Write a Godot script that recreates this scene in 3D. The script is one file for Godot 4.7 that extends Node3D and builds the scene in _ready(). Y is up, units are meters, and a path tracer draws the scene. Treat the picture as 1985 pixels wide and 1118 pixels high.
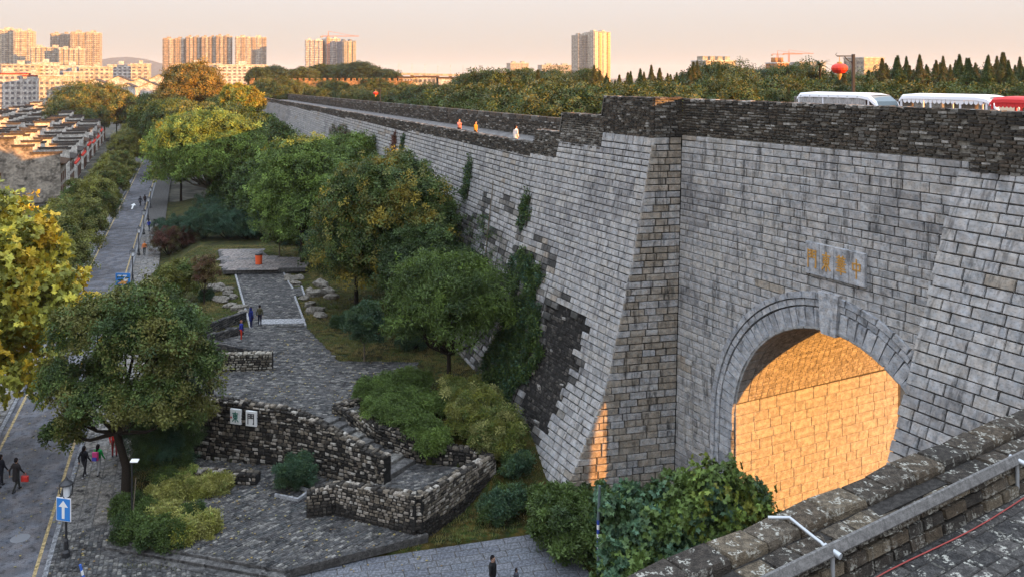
extends Node3D
# A photograph's pixel gives a direction; its distance comes from the level of the ground or wall it lies on.
const F := 1700.0
const CX := 992.5
const HY := 148.0
const EYE := 21.5
var rng := RandomNumberGenerator.new()
var used := {}
var T := {}
var M := {}
var unit_blocks := []
var unit_rough := []
var leaf_mesh := {}

func lin(r: float, g: float, b: float) -> Color:
	return Color(r, g, b).linear_to_srgb()

func gp(x: float, y: float, level := 0.0) -> Vector3:
	var z := (EYE - level) * F / (y - HY)
	return Vector3((x - CX) / F * z, level, -z)

func dp(x: float, y: float, z: float) -> Vector3:
	return Vector3((x - CX) / F * z, EYE - (y - HY) / F * z, -z)

func to_px(p: Vector3) -> Vector2:
	var z := maxf(-p.z, 0.1)
	return Vector2(CX + p.x / z * F, HY + (EYE - p.y) / z * F)

func numbered(parent: Node, called: String) -> String:
	var k := str(parent.get_instance_id()) + called
	var n: int = used.get(k, 0)
	used[k] = n + 1
	return called if n == 0 else "%s_%03d" % [called, n]

func tag(o: Node, label: String, category: String, group := "") -> Node:
	o.set_meta("label", label)
	o.set_meta("category", category)
	if group != "":
		o.set_meta("group", group)
	return o

func thing(called: String, label: String, category: String, at := Vector3.ZERO, turn := 0.0, group := "") -> Node3D:
	var o := Node3D.new()
	o.name = numbered(self, called)
	add_child(o)
	o.position = at
	o.rotation.y = turn
	tag(o, label, category, group)
	return o

func part(called: String, mesh: Mesh, mat: Material, parent: Node = self, xf := Transform3D.IDENTITY) -> MeshInstance3D:
	var o := MeshInstance3D.new()
	o.mesh = mesh
	o.material_override = mat
	o.name = numbered(parent, called)
	o.transform = xf
	parent.add_child(o)
	return o

func structure(called: String, mesh: Mesh, mat: Material) -> MeshInstance3D:
	var o := part(called, mesh, mat)
	o.set_meta("kind", "structure")
	return o

func stuff_part(called: String, mesh: Mesh, mat: Material, parent: Node) -> MeshInstance3D:
	var o := part(called, mesh, mat, parent)
	o.set_meta("kind", "stuff")
	return o

# ---------------------------------------------------------------- mesh buffers
class Buf:
	var v := PackedVector3Array()
	var n := PackedVector3Array()
	var c := PackedColorArray()
	var ix := PackedInt32Array()
	func quad(a: Vector3, b: Vector3, d: Vector3, e: Vector3, col := Color.WHITE) -> void:
		var nn := (d - a).cross(e - b).normalized()
		var k := v.size()
		v.append(a); v.append(b); v.append(d); v.append(e)
		for i in 4:
			n.append(nn); c.append(col)
		ix.append(k); ix.append(k + 2); ix.append(k + 1)
		ix.append(k); ix.append(k + 3); ix.append(k + 2)
	func tri(a: Vector3, b: Vector3, d: Vector3, col := Color.WHITE) -> void:
		var nn := (b - a).cross(d - a).normalized()
		var k := v.size()
		v.append(a); v.append(b); v.append(d)
		for i in 3:
			n.append(nn); c.append(col)
		ix.append(k); ix.append(k + 2); ix.append(k + 1)
	# a chamfered block: front corners counter-clockwise (left-bottom, right-bottom, right-top, left-top) seen from outside
	func block(p: Array, nn: Vector3, depth: float, bev: float, col := Color.WHITE) -> void:
		var q := []
		var s := []
		var e := []
		var mid: Vector3 = (p[0] + p[1] + p[2] + p[3]) * 0.25
		var ax: Vector3 = (p[1] - p[0]).normalized()
		var ay: Vector3 = (p[3] - p[0]).normalized()
		for i in 4:
			var a: Vector3 = p[i]
			var sx := signf((mid - a).dot(ax))
			var sy := signf((mid - a).dot(ay))
			q.append(a + ax * bev * sx + ay * bev * sy)
			s.append(a - nn * bev)
			e.append(a - nn * depth)
		quad(q[0], q[1], q[2], q[3], col)
		for i in 4:
			var j := (i + 1) % 4
			quad(q[j], q[i], s[i], s[j], col)
			quad(s[j], s[i], e[i], e[j], col)
	func box(xf: Transform3D, size: Vector3, col := Color.WHITE, bev := 0.0) -> void:
		var h := size * 0.5
		var P := []
		for k in 8:
			P.append(xf * Vector3(h.x * (1 if k & 1 else -1), h.y * (1 if k & 2 else -1), h.z * (1 if k & 4 else -1)))
		if bev > 0.0:
			block([P[4], P[5], P[7], P[6]], xf.basis.z.normalized(), size.z, bev, col)
			quad(P[1], P[0], P[2], P[3], col)
			return
		quad(P[4], P[5], P[7], P[6], col)
		quad(P[1], P[0], P[2], P[3], col)
		quad(P[5], P[1], P[3], P[7], col)
		quad(P[0], P[4], P[6], P[2], col)
		quad(P[6], P[7], P[3], P[2], col)
		quad(P[0], P[1], P[5], P[4], col)
	func tube(pts: Array, rad: Array, sides := 8, col := Color.WHITE, caps := true) -> void:
		var rings := []
		var prev := Vector3.ZERO
		for i in pts.size():
			var d: Vector3 = (pts[mini(i + 1, pts.size() - 1)] - pts[maxi(i - 1, 0)]).normalized()
			var s := prev
			if i == 0:
				s = d.cross(Vector3(0.31, 0.2, 0.93) if absf(d.y) > 0.9 else Vector3.UP)
			s = (s - d * s.dot(d)).normalized()
			prev = s
			var t := d.cross(s)
			var ring := []
			for k in sides:
				var a := TAU * k / sides
				ring.append(pts[i] + (s * cos(a) + t * sin(a)) * rad[i])
			rings.append(ring)
		for i in pts.size() - 1:
			for k in sides:
				var j := (k + 1) % sides
				_squad(rings[i][k], rings[i][j], rings[i + 1][j], rings[i + 1][k], pts[i], pts[i + 1], col)
		if caps:
			for k in range(1, sides - 1):
				tri(rings[0][0], rings[0][k + 1], rings[0][k], col)
				var e: Array = rings[-1]
				tri(e[0], e[k], e[k + 1], col)
	func _squad(a: Vector3, b: Vector3, d: Vector3, e: Vector3, c0: Vector3, c1: Vector3, col: Color) -> void:
		var k := v.size()
		v.append(a); v.append(b); v.append(d); v.append(e)
		n.append((a - c0).normalized()); n.append((b - c0).normalized()); n.append((d - c1).normalized()); n.append((e - c1).normalized())
		for i in 4:
			c.append(col)
		ix.append(k); ix.append(k + 2); ix.append(k + 1)
		ix.append(k); ix.append(k + 3); ix.append(k + 2)
	func lathe(at: Vector3, prof: Array, sides := 12, col := Color.WHITE) -> void:
		for i in prof.size() - 1:
			for k in sides:
				var a := TAU * k / sides
				var b := TAU * (k + 1) / sides
				var p0: Vector2 = prof[i]
				var p1: Vector2 = prof[i + 1]
				quad(at + Vector3(cos(b) * p0.x, p0.y, sin(b) * p0.x), at + Vector3(cos(a) * p0.x, p0.y, sin(a) * p0.x), at + Vector3(cos(a) * p1.x, p1.y, sin(a) * p1.x), at + Vector3(cos(b) * p1.x, p1.y, sin(b) * p1.x), col)
	# a flat outline (in the plane of ax, ay) pushed back along -az
	func prism(poly: PackedVector2Array, at: Vector3, ax: Vector3, ay: Vector3, az: Vector3, depth: float, col := Color.WHITE) -> void:
		var pl := poly
		if Geometry2D.is_polygon_clockwise(pl):
			pl = PackedVector2Array(pl)
			pl.reverse()
		var t := Geometry2D.triangulate_polygon(pl)
		for i in range(0, t.size(), 3):
			var a := pl[t[i]]
			var b := pl[t[i + 1]]
			var d := pl[t[i + 2]]
			if (b - a).cross(d - a) < 0:
				var w := b
				b = d
				d = w
			tri(at + ax * a.x + ay * a.y, at + ax * b.x + ay * b.y, at + ax * d.x + ay * d.y, col)
			tri(at + ax * a.x + ay * a.y - az * depth, at + ax * d.x + ay * d.y - az * depth, at + ax * b.x + ay * b.y - az * depth, col)
		for i in pl.size():
			var a := pl[i]
			var b := pl[(i + 1) % pl.size()]
			var pa := at + ax * a.x + ay * a.y
			var pb := at + ax * b.x + ay * b.y
			quad(pb, pa, pa - az * depth, pb - az * depth, col)
	func mesh() -> ArrayMesh:
		var am := ArrayMesh.new()
		if v.size() == 0:
			return am
		var a := []
		a.resize(Mesh.ARRAY_MAX)
		a[Mesh.ARRAY_VERTEX] = v
		a[Mesh.ARRAY_NORMAL] = n
		a[Mesh.ARRAY_COLOR] = c
		a[Mesh.ARRAY_INDEX] = ix
		am.add_surface_from_arrays(Mesh.PRIMITIVE_TRIANGLES, a)
		return am

# ---------------------------------------------------------------- textures and materials
func noise(sd: int, fr: float, size := 512, oct := 4, kind := FastNoiseLite.TYPE_SIMPLEX_SMOOTH) -> PackedByteArray:
	var f := FastNoiseLite.new()
	f.seed = sd
	f.frequency = fr
	f.fractal_octaves = oct
	f.noise_type = kind
	var im := f.get_seamless_image(size, size, false, false, 0.15, true)
	im.convert(Image.FORMAT_L8)
	return im.get_data()

func picture(size: int, fn: Callable) -> ImageTexture:
	var d := PackedByteArray()
	d.resize(size * size * 4)
	for i in size * size:
		var c: Color = fn.call(i)
		d[i * 4] = clampi(int(c.r * 255.0), 0, 255)
		d[i * 4 + 1] = clampi(int(c.g * 255.0), 0, 255)
		d[i * 4 + 2] = clampi(int(c.b * 255.0), 0, 255)
		d[i * 4 + 3] = clampi(int(c.a * 255.0), 0, 255)
	return ImageTexture.create_from_image(Image.create_from_data(size, size, false, Image.FORMAT_RGBA8, d))

func make_textures() -> void:
	var a := noise(1, 0.012)
	var b := noise(2, 0.05)
	var g := noise(3, 0.2, 512, 2)
	var w := noise(4, 0.02)
	T.stone = picture(512, func(i):
		var v: float = 0.78 + 0.16 * smoothstep(90, 170, a[i]) + 0.1 * (b[i] / 255.0 - 0.5) + 0.1 * (g[i] / 255.0 - 0.5)
		if b[i] < 78: v *= 0.8
		var k: float = (w[i] / 255.0 - 0.5) * 0.08
		return Color(v + k, v, v - k))
	T.stain = picture(512, func(i):
		var v: float = 1.0 - 0.5 * smoothstep(146, 205, a[i]) * smoothstep(60, 160, b[i])
		return Color(v, v * 0.985, v * 0.96))
	T.lichen = picture(512, func(i):
		var v: float = smoothstep(130, 144, 0.6 * b[i] + 0.4 * g[i]) * smoothstep(150, 182, a[i])
		return Color(0.74, 0.73, 0.68, v * 0.85))
	T.dirt = picture(512, func(i):
		var v: float = 0.62 + 0.38 * smoothstep(70, 190, 0.5 * a[i] + 0.5 * b[i]) + 0.12 * (g[i] / 255.0 - 0.5)
		return Color(v, v * 0.99, v * 0.97))
	T.grass = picture(512, func(i):
		var t: float = smoothstep(90, 180, 0.6 * a[i] + 0.4 * w[i])
		var v: float = 0.7 + 0.5 * (g[i] / 255.0 - 0.35)
		return Color(lerpf(0.62, 1.0, t) * v, lerpf(0.8, 0.86, t) * v, lerpf(0.5, 0.55, t) * v))
	T.bump = ImageTexture.create_from_image(Image.create_from_data(512, 512, false, Image.FORMAT_L8, b))
	T.bark = picture(512, func(i):
		var v: float = 0.55 + 0.45 * smoothstep(80, 180, b[i])
		return Color(v, v * 0.97, v * 0.93))

func mat(col: Color, rough := 0.9, tex: Texture2D = null, scale := Vector3.ONE, det: Texture2D = null, det_scale := Vector3.ONE, multiply := true, vcol := false) -> StandardMaterial3D:
	var m := StandardMaterial3D.new()
	m.albedo_color = col
	m.roughness = rough
	m.metallic_specular = 0.35
	m.vertex_color_use_as_albedo = vcol
	if tex:
		m.albedo_texture = tex
		m.uv1_triplanar = true
		m.uv1_world_triplanar = true
		m.uv1_scale = scale
	if det:
		m.detail_enabled = true
		m.detail_albedo = det
		m.detail_uv_layer = BaseMaterial3D.DETAIL_UV_2
		m.detail_blend_mode = BaseMaterial3D.BLEND_MODE_MUL if multiply else BaseMaterial3D.BLEND_MODE_MIX
		m.uv2_triplanar = true
		m.uv2_world_triplanar = true
		m.uv2_scale = det_scale
	return m

# a family of materials: one per tone for single pieces, one that takes vertex colours for joined ones
func family(key: String, tones: Array, rough: float, tex: Texture2D, scale: Vector3, det: Texture2D = null, det_scale := Vector3.ONE, multiply := true) -> void:
	var list := []
	for t in tones:
		list.append(mat(lin(t[0], t[1], t[2]), rough, tex, scale, det, det_scale, multiply))
	M[key] = {"tones": tones, "one": list, "all": mat(Color.WHITE, rough, tex, scale, det, det_scale, multiply, true)}

func plain(r: float, g: float, b: float, rough := 0.6, metal := 0.0) -> StandardMaterial3D:
	var m := mat(lin(r, g, b), rough)
	m.metallic = metal
	m.metallic_specular = 0.5
	return m

func make_units() -> void:
	for k in 6:
		for rough in 2:
			var b := Buf.new()
			var j := 0.015 if rough == 0 else 0.09
			var p := []
			for c in [Vector2(-0.5, -0.5), Vector2(0.5, -0.5), Vector2(0.5, 0.5), Vector2(-0.5, 0.5)]:
				p.append(Vector3(c.x - signf(c.x) * rng.randf() * j, c.y - signf(c.y) * rng.randf() * j, rng.randf_range(-1, 1) * (0.05 if rough == 0 else 0.22)))
			# chamfer by hand, as the unit is stretched later
			var fx := 0.022 if rough == 0 else 0.08
			var fy := 0.05 if rough == 0 else 0.12
			var q := []
			var s := []
			var e := []
			for a in p:
				q.append(Vector3(a.x - signf(a.x) * fx, a.y - signf(a.y) * fy, a.z))
				s.append(a - Vector3(0, 0, 0.25 if rough == 0 else 0.35))
				e.append(Vector3(a.x, a.y, -1))
			b.quad(q[0], q[1], q[2], q[3])
			for i in 4:
				var n := (i + 1) % 4
				b.quad(q[n], q[i], s[i], s[n])
				b.quad(s[n], s[i], e[i], e[n])
			(unit_blocks if rough == 0 else unit_rough).append(b.mesh())

# ---------------------------------------------------------------- masonry
# rows: [h0, h1, [[a0, a1], ...]]; pt(a, h) is a point of the face; flip where a runs to the left as seen from outside
func lay(parent: Node, piece: String, pt: Callable, rows: Array, o: Dictionary) -> void:
	var fam: Dictionary = M[o.fam]
	var lmin: float = o.lmin
	var lmax: float = o.lmax
	var gap: float = o.get("gap", 0.02)
	var depth: float = o.get("depth", 0.12)
	var proud: float = o.get("proud", 0.02)
	var jit: float = o.get("jit", 0.0)
	var flip: bool = o.get("flip", false)
	var keep = o.get("keep")
	var tone = o.get("tone")
	var most: int = o.get("most", 300)
	var list := []
	for r in rows:
		for sg in r[2]:
			var a: float = sg[0]
			while a < sg[1] - 0.02:
				var l := rng.randf_range(lmin, lmax)
				if o.has("grow"):
					l *= 1.0 + a * float(o.grow)
				var b := minf(a + l, sg[1])
				if sg[1] - b < lmin * 0.45:
					b = sg[1]
				var am: float = (a + b) * 0.5
				var hm: float = (r[0] + r[1]) * 0.5
				if keep == null or keep.call(am, hm):
					var g := gap * 0.5 * rng.randf_range(0.6, 1.5)
					var c := []
					for q in [[a + g, r[0] + g], [b - g, r[0] + g], [b - g, r[1] - g], [a + g, r[1] - g]]:
						var ja := rng.randf_range(-jit, jit)
						var jh := rng.randf_range(-jit, jit)
						c.append(pt.call(q[0] + ja, q[1] + jh))
					if flip:
						c = [c[1], c[0], c[3], c[2]]
					var ax: Vector3 = c[1] - c[0] + c[2] - c[3]
					var ay: Vector3 = c[3] - c[0] + c[2] - c[1]
					var nn := ax.cross(ay).normalized()
					var out := nn * (proud * rng.randf_range(0.1, 1.0))
					for i in 4:
						c[i] += out
					var ti: int = tone.call(am, hm) if tone != null else rng.randi() % fam.tones.size()
					var mid: Vector3 = (c[0] + c[1] + c[2] + c[3]) * 0.25
					var sc := to_px(mid)
					var area := 0.0
					if mid.z < -1.0 and sc.x > -10 and sc.x < 1995 and sc.y > -10 and sc.y < 1128:
						area = ax.length() * ay.length() * 0.25 / (mid.z * mid.z) * absf(nn.dot((Vector3(0, EYE, 0) - mid).normalized()))
					list.append([area, c, nn, ti])
				a = b
	list.sort_custom(func(x, y): return x[0] > y[0])
	var rest := Buf.new()
	var units: Array = unit_rough if o.get("rough", false) else unit_blocks
	for i in list.size():
		var e: Array = list[i]
		var c: Array = e[1]
		if i < most and e[0] > 0.0:
			var ax: Vector3 = (c[1] - c[0] + c[2] - c[3]) * 0.5
			var ay: Vector3 = (c[3] - c[0] + c[2] - c[1]) * 0.5
			var mid: Vector3 = (c[0] + c[1] + c[2] + c[3]) * 0.25
			part(piece, units[rng.randi() % units.size()], fam.one[e[3]], parent, Transform3D(Basis(ax, ay, e[2] * depth), mid))
		else:
			var t: Array = fam.tones[e[3]]
			rest.block(c, e[2], depth, minf(0.03, depth * 0.3), Color(t[0], t[1], t[2]))
	if rest.v.size():
		stuff_part(o.get("rest", piece + "_rest"), rest.mesh(), fam.all, parent)

func courses(h0: float, h1: float, ch: float, var_h: float, seg: Callable) -> Array:
	var rows := []
	var h := h0
	while h < h1 - 0.04:
		var t := minf(h + ch * rng.randf_range(1.0 - var_h, 1.0 + var_h), h1)
		if h1 - t < ch * 0.4:
			t = h1
		var s: Array = seg.call((h + t) * 0.5)
		if s.size():
			rows.append([h, t, s])
		h = t
	return rows

# a free-standing rubble or brick wall along a ground line, with its own core; top and bottom heights at each point
func line_wall(parent: Node, pts: Array, thick: float, o: Dictionary) -> void:
	# pts: [x, z, bottom, top]; the face looks to the left of travel, flip = both faces laid
	var core := Buf.new()
	var cum := [0.0]
	for i in pts.size() - 1:
		cum.append(cum[-1] + Vector2(pts[i + 1][0] - pts[i][0], pts[i + 1][1] - pts[i][1]).length())
	var at := func(a: float, side: float) -> Array:
		var k := 0
		while k < pts.size() - 2 and a > cum[k + 1]:
			k += 1
		var t: float = clampf((a - cum[k]) / (cum[k + 1] - cum[k]), -0.05, 1.05)
		var p: Array = pts[k]
		var q: Array = pts[k + 1]
		var d := Vector2(q[0] - p[0], q[1] - p[1]).normalized()
		var nn := Vector2(d.y, -d.x)
		var x: float = lerpf(p[0], q[0], t) + nn.x * side
		var z: float = lerpf(p[1], q[1], t) + nn.y * side
		return [x, z, lerpf(p[2], q[2], t), lerpf(p[3], q[3], t)]
	for k in pts.size() - 1:
		var n := maxi(1, int((cum[k + 1] - cum[k]) / 1.0))
		for i in n:
			var a0: float = lerpf(cum[k] + 0.001, cum[k + 1] - 0.001, float(i) / n)
			var a1: float = lerpf(cum[k] + 0.001, cum[k + 1] - 0.001, float(i + 1) / n)
			var c := []
			for s in [thick * 0.5 - 0.02, -thick * 0.5 + 0.02]:
				for a in [a0, a1]:
					var e: Array = at.call(a, s)
					c.append(Vector3(e[0], e[2], e[1]))
					c.append(Vector3(e[0], e[3] - 0.03, e[1]))
			core.quad(c[0], c[2], c[3], c[1])
			core.quad(c[6], c[4], c[5], c[7])
			core.quad(c[1], c[3], c[7], c[5])
			if i == 0:
				core.quad(c[4], c[0], c[1], c[5])
			if i == n - 1:
				core.quad(c[2], c[6], c[7], c[3])
	part("core", core.mesh(), M.mortar if not o.has("mortar") else o.mortar, parent)
	var total: float = cum[-1]
	for side in o.get("sides", [1, -1]):
		var pt := func(a: float, h: float) -> Vector3:
			var e: Array = at.call(a, thick * 0.5 * side)
			return Vector3(e[0], minf(e[2] + h, e[3]), e[1])
		var hm := 0.0
		for p in pts:
			hm = maxf(hm, p[3] - p[2])
		var rows := courses(0, hm, o.ch, o.get("vh", 0.25), func(h):
			var out := []
			var a := 0.0
			var start := -1.0
			while a <= total + 0.001:
				var e: Array = at.call(minf(a, total), 0.0)
				var inside: bool = e[2] + h < e[3] - 0.02
				if inside and start < 0: start = a
				if (not inside or a + 0.25 > total) and start >= 0:
					if (total if inside else a) - start > 0.1: out.append([start, total if inside else a])
					start = -1.0
				a += 0.25
			return out)
		var oo := o.duplicate()
		oo.flip = side > 0
		lay(parent, o.piece, pt, rows, oo)
	# coping stones along the top
	if o.get("cap", true):
		var pt := func(a: float, h: float) -> Vector3:
			var e: Array = at.call(a, -h)
			return Vector3(e[0], e[3] + rng.randf_range(-0.02, 0.05), e[1])
		var rows := []
		var wdt: float = thick / 2.0
		for i in 2:
			rows.append([-thick * 0.5 + wdt * i - 0.02, -thick * 0.5 + wdt * (i + 1) + 0.02, [[0.0, total]]])
		var oo := o.duplicate()
		oo.flip = true
		oo.most = 120
		oo.erase("tone")
		lay(parent, "coping_stone", pt, rows, oo)

# ---------------------------------------------------------------- the city wall
const OX := 8.27
const OZ := -44.7
var DS := Vector3(0.465, 0, 0.885)      # along the gate wall, towards the parapet we look over
var NM := Vector3(-0.885, 0, 0.465)     # out of the gate wall, to the street side
var ME := Vector3(-0.972, 0, 0.236)     # along the buttress's flank
var DF := Vector3(-0.431, 0, -0.902)    # along the buttress's front, away
var DL := Vector3(-0.346, 0, -0.938)    # along the long wall, away
var NL := Vector3(-0.938, 0, 0.346)
const AC := 9.86                         # arch: middle, radius, springing
const AR := 5.6
const AS := 5.4
const WIDEN := 0.12
const TD := 11.4                         # thickness of the wall at the gate
const GATE_TOP := 18.4

func back(s: float) -> float:
	return TD - 0.3 * clampf(s - 4.25, 0.0, 13.0)

func prof(h: float) -> float:            # how far the battered face stands out at height h
	var k := [[0.0, 6.15], [0.8, 5.8], [5.6, 3.8], [12.4, 2.38], [18.5, 1.38], [21.0, 1.1]]
	for i in k.size() - 1:
		if h <= k[i + 1][0]:
			return lerpf(k[i][1], k[i + 1][1], (h - k[i][0]) / (k[i + 1][0] - k[i][0]))
	return 1.1

func gate_pt(s: float, h: float) -> Vector3:
	return Vector3(OX, h, OZ) + DS * s - NM * (0.5 * h / 18.4)

func flank_pt(w: float, h: float) -> Vector3:
	return gate_pt(0, h) + ME * w

func front_pt(t: float, h: float) -> Vector3:
	return flank_pt(prof(h) + 0.5 * h / 18.4 * 0.3, h) + DF * t

func long_top(a: float) -> float:
	return 16.3 - 0.0092 * a

func long_pt(a: float, h: float) -> Vector3:
	var o := front_pt(13.2, 16.4)
	o.y = h
	return o - NL * 0.35 + DL * (a - 0.1) + NL * (prof(h + 0.0092 * a) - prof(16.4))

func right_w(h: float) -> float:
	return maxf(0.03, 0.27 * (18.3 - h)) if h > 6 else 3.32 + 0.3 * (6 - h) * 0.8

func right_pt(s: float, h: float) -> Vector3:
	return gate_pt(s, h) + ME * right_w(h)

func half_gap(h: float, r: float) -> float:
	if h < AS:
		return r
	var d := r * r - (h - AS) * (h - AS)
	return sqrt(d) if d > 0 else -1.0

func cut(a0: float, a1: float, b0: float, b1: float) -> Array:
	var out := []
	if b0 > a0 + 0.08: out.append([a0, minf(b0, a1)])
	if b1 < a1 - 0.08: out.append([maxf(b1, a0), a1])
	return out

func build_gate_wall() -> void:
	var w := thing("gate_wall", "grey ashlar city wall pierced by a tall round arch, dark brick parapet on top", "wall", Vector3.ZERO)
	# core with the passage cut through it
	var poly := PackedVector2Array([Vector2(-3, -0.4), Vector2(AC - AR, -0.4), Vector2(AC - AR, AS)])
	for i in range(1, 24):
		var a := PI - PI * i / 24.0
		poly.append(Vector2(AC + AR * cos(a), AS + AR * sin(a)))
	poly.append_array([Vector2(AC + AR, AS), Vector2(AC + AR, -0.4), Vector2(22, -0.4), Vector2(60, -0.4), Vector2(60, GATE_TOP), Vector2(22, GATE_TOP), Vector2(AC + AR, GATE_TOP), Vector2(AC - AR, GATE_TOP), Vector2(-3, GATE_TOP)])
	var b := Buf.new()
	var up := (Vector3.UP - NM * (0.5 / 18.4))
	b.prism(poly, Vector3(OX, 0, OZ) - NM * 0.1, DS, up, NM, TD)
	# unseen outer face set askew, far jamb longer, letting sun through to the buttress
	for i in b.v.size():
		var q := b.v[i] - Vector3(OX, 0, OZ)
		if q.dot(NM) < -4.0:
			var s := q.dot(DS)
			if s > 4.2 and s < 15.5 and q.y < 11.2:
				# and its hidden outer end is widened to admit the sun
				b.v[i] += DS * (s - 4.26) * WIDEN
				if q.y > AS:
					b.v[i].y += (q.y - AS) * WIDEN
			b.v[i] += NM * (TD - back(s))
	part("core", b.mesh(), M.joint, w)
	# facing blocks
	var rows := courses(-0.3, GATE_TOP + 0.1, 0.355, 0.13, func(h):
		var g := half_gap(h, AR + 1.3)
		if g < 0: return [[0.0, 15.9]]
		return cut(0.0, 15.9, AC - g, AC + g))
	lay(w, "stone_block", gate_pt, rows, {"fam": "ashlar", "lmin": 0.42, "lmax": 1.15, "depth": 0.14, "gap": 0.026, "proud": 0.03, "most": 300, "rest": "stone_blocks",
		"tone": func(a, h): return tone_at(a, h, 0.0)})
	# the two bands of the arch
	for band in [[AR + 0.92, AR + 1.22, 0.5, 0.07], [AR + 1.22, AR + 1.52, 0.72, 0.12]]:
		var len_b: float = PI * band[0] + 2 * 2.4
		var f := func(a: float, h: float) -> Vector3:
			var r: float = band[0] + h
			var q := arch_sh(a - 2.4, r, band[0])
			return gate_pt(q.x, q.y) + NM * band[3]
		var k := band_row(len_b - 1.0)
		lay(w, "voussoir", f, [[0.0, band[1] - band[0], k]], {"fam": "dressed", "lmin": band[2], "lmax": band[2] * 1.15, "depth": 0.3, "gap": 0.025, "proud": 0.015, "most": 90, "flip": false, "rest": "voussoirs"})
	var f3 := func(a: float, h: float) -> Vector3:
		var q := arch_sh(a - 5.6, AR + h, AR)
		return gate_pt(q.x, q.y) + NM * 0.06
	lay(w, "voussoir", f3, [[0.0, 0.92, [[0.0, PI * AR + 8.0]]]], {"fam": "dressed", "lmin": 0.36, "lmax": 0.44, "depth": 0.7, "gap": 0.02, "proud": 0.02, "most": 90, "rest": "voussoirs"})
	var kb := Buf.new()
	kb.prism(PackedVector2Array([Vector2(-0.38, 0), Vector2(0.38, 0), Vector2(0.52, 1.72), Vector2(-0.52, 1.72)]), gate_pt(AC + 0.06, AS + AR - 0.12) + NM * 0.2, DS, Vector3.UP, NM, 0.5)
	part("keystone", kb.mesh(), M.dressed.one[1], w)
	# passage: ashlar to the springing, brick vault above
	var jamb := func(t: float, h: float) -> Vector3:
		return Vector3(OX, h, OZ) + DS * (AC - AR + 0.05) - NM * (t + 0.1)
	lay(w, "jamb_block", jamb, courses(-0.3, 6.2, 0.46, 0.05, func(h): return [[0.12, TD - 0.1]]), {"fam": "jamb", "lmin": 0.7, "lmax": 1.5, "depth": 0.05, "gap": 0.006, "proud": 0.006, "most": 200, "flip": false, "rest": "jamb_blocks"})
	var vault := func(t: float, h: float) -> Vector3:
		var a := PI - (h - 0.8) / AR
		var k := 1.0 + WIDEN * t / back(AC + AR * cos(a))
		return Vector3(OX, 0, OZ) + DS * (AC - AR + 0.03 + (AR - 0.03) * k * (1.0 + cos(a))) + Vector3.UP * (AS + (AR - 0.03) * k * sin(a)) - NM * (t + 0.1)
	lay(w, "vault_brick", vault, courses(1.6, PI * AR * 0.75, 0.13, 0.02, func(h): return [[0.85, back(AC - AR * cos(maxf(0.0, h - 0.8) / AR)) - 0.8]]), {"fam": "vault", "lmin": 0.36, "lmax": 0.44, "depth": 0.05, "gap": 0.012, "proud": 0.014, "most": 150, "flip": false, "rest": "vault_bricks"})
	for edge in 2:
		lay(w, "vault_block", vault, courses(1.6, PI * AR * 0.75, 0.6, 0.02, func(h):
			var e := back(AC - AR * cos(maxf(0.0, h - 0.8) / AR))
			return [[0.1, 0.83]] if edge == 0 else [[e - 0.78, e - 0.05]]), {"fam": "jamb", "lmin": 1.0, "lmax": 1.2, "depth": 0.12, "gap": 0.02, "proud": 0.02, "most": 60, "flip": false, "rest": "vault_blocks"})
	# right-hand abutment: the old battered face, coming forward below
	var ab := thing("wall_abutment", "battered ashlar face of larger blocks jutting past the arch jamb", "wall", Vector3.ZERO)
	var cb := Buf.new()
	var hs := [-0.4, 3.0, 6.0, 9.0, 12.0, 15.0, 18.2]
	for i in hs.size() - 1:
		var q := []
		for h in [hs[i], hs[i + 1]]:
			for s in [15.6, 60.0]:
				q.append(right_pt(s, h) - NM * 0.1)
				q.append(gate_pt(s, h) - NM * 0.3)
		cb.quad(q[0], q[2], q[6], q[4])
		cb.quad(q[1], q[0], q[4], q[5])
		cb.quad(q[3], q[1], q[5], q[7])
		cb.quad(q[2], q[3], q[7], q[6])
	part("core", cb.mesh(), M.joint, ab)
	lay(ab, "stone_block", right_pt, courses(-0.3, 18.2, 0.375, 0.13, func(h): return [[15.5 + rng.randf_range(-0.06, 0.05), 31.0]]), {"fam": "ashlar", "lmin": 0.5, "lmax": 1.2, "depth": 0.16, "gap": 0.026, "proud": 0.025, "most": 300, "rest": "stone_blocks", "tone": func(a, h): return tone_at(a, h, 40.0)})
	# brick parapet
	var pp := thing("brick_parapet", "long dark weathered brick parapet above the gate arch", "parapet", Vector3.ZERO)
	parapet(pp, func(a: float, h: float) -> Vector3: return gate_pt(a, h) + NM * (0.02 if a < 15.5 else 0.05), -0.05, 31.0, func(a): return (18.5 if a < 15.5 else 18.15), func(a): return 20.35 - 0.003 * a, 0.62, NM, false, 300)
	# outer merlons of the gate, seen between the carts
	var om := thing("outer_parapet", "far brick parapet of the gate top, sunlit between the carts", "parapet", Vector3.ZERO)
	var ob := Buf.new()
	for i in 16:
		var s := -2.0 + i * 2.2
		var c := gate_pt(s, GATE_TOP + 0.95) - NM * (back(s) - 0.5)
		var mb := Buf.new()
		mb.box(Transform3D(Basis(DS, Vector3.UP, NM), c), Vector3(1.6, 1.9, 0.55), Color.WHITE, 0.04)
		part("merlon", mb.mesh(), M.brick.one[4 if i % 2 else 6], om)
	for sg in [[-3.0, 4.25], [4.25, 18.25], [18.25, 36.0]]:
		wall_seg(ob, gate_pt(sg[0], GATE_TOP) - NM * (back(sg[0]) - 0.5), gate_pt(sg[1], GATE_TOP) - NM * (back(sg[1]) - 0.5), 0.8, 0.5)
	part("base_wall", ob.mesh(), M.brick.one[3], om)

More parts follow.
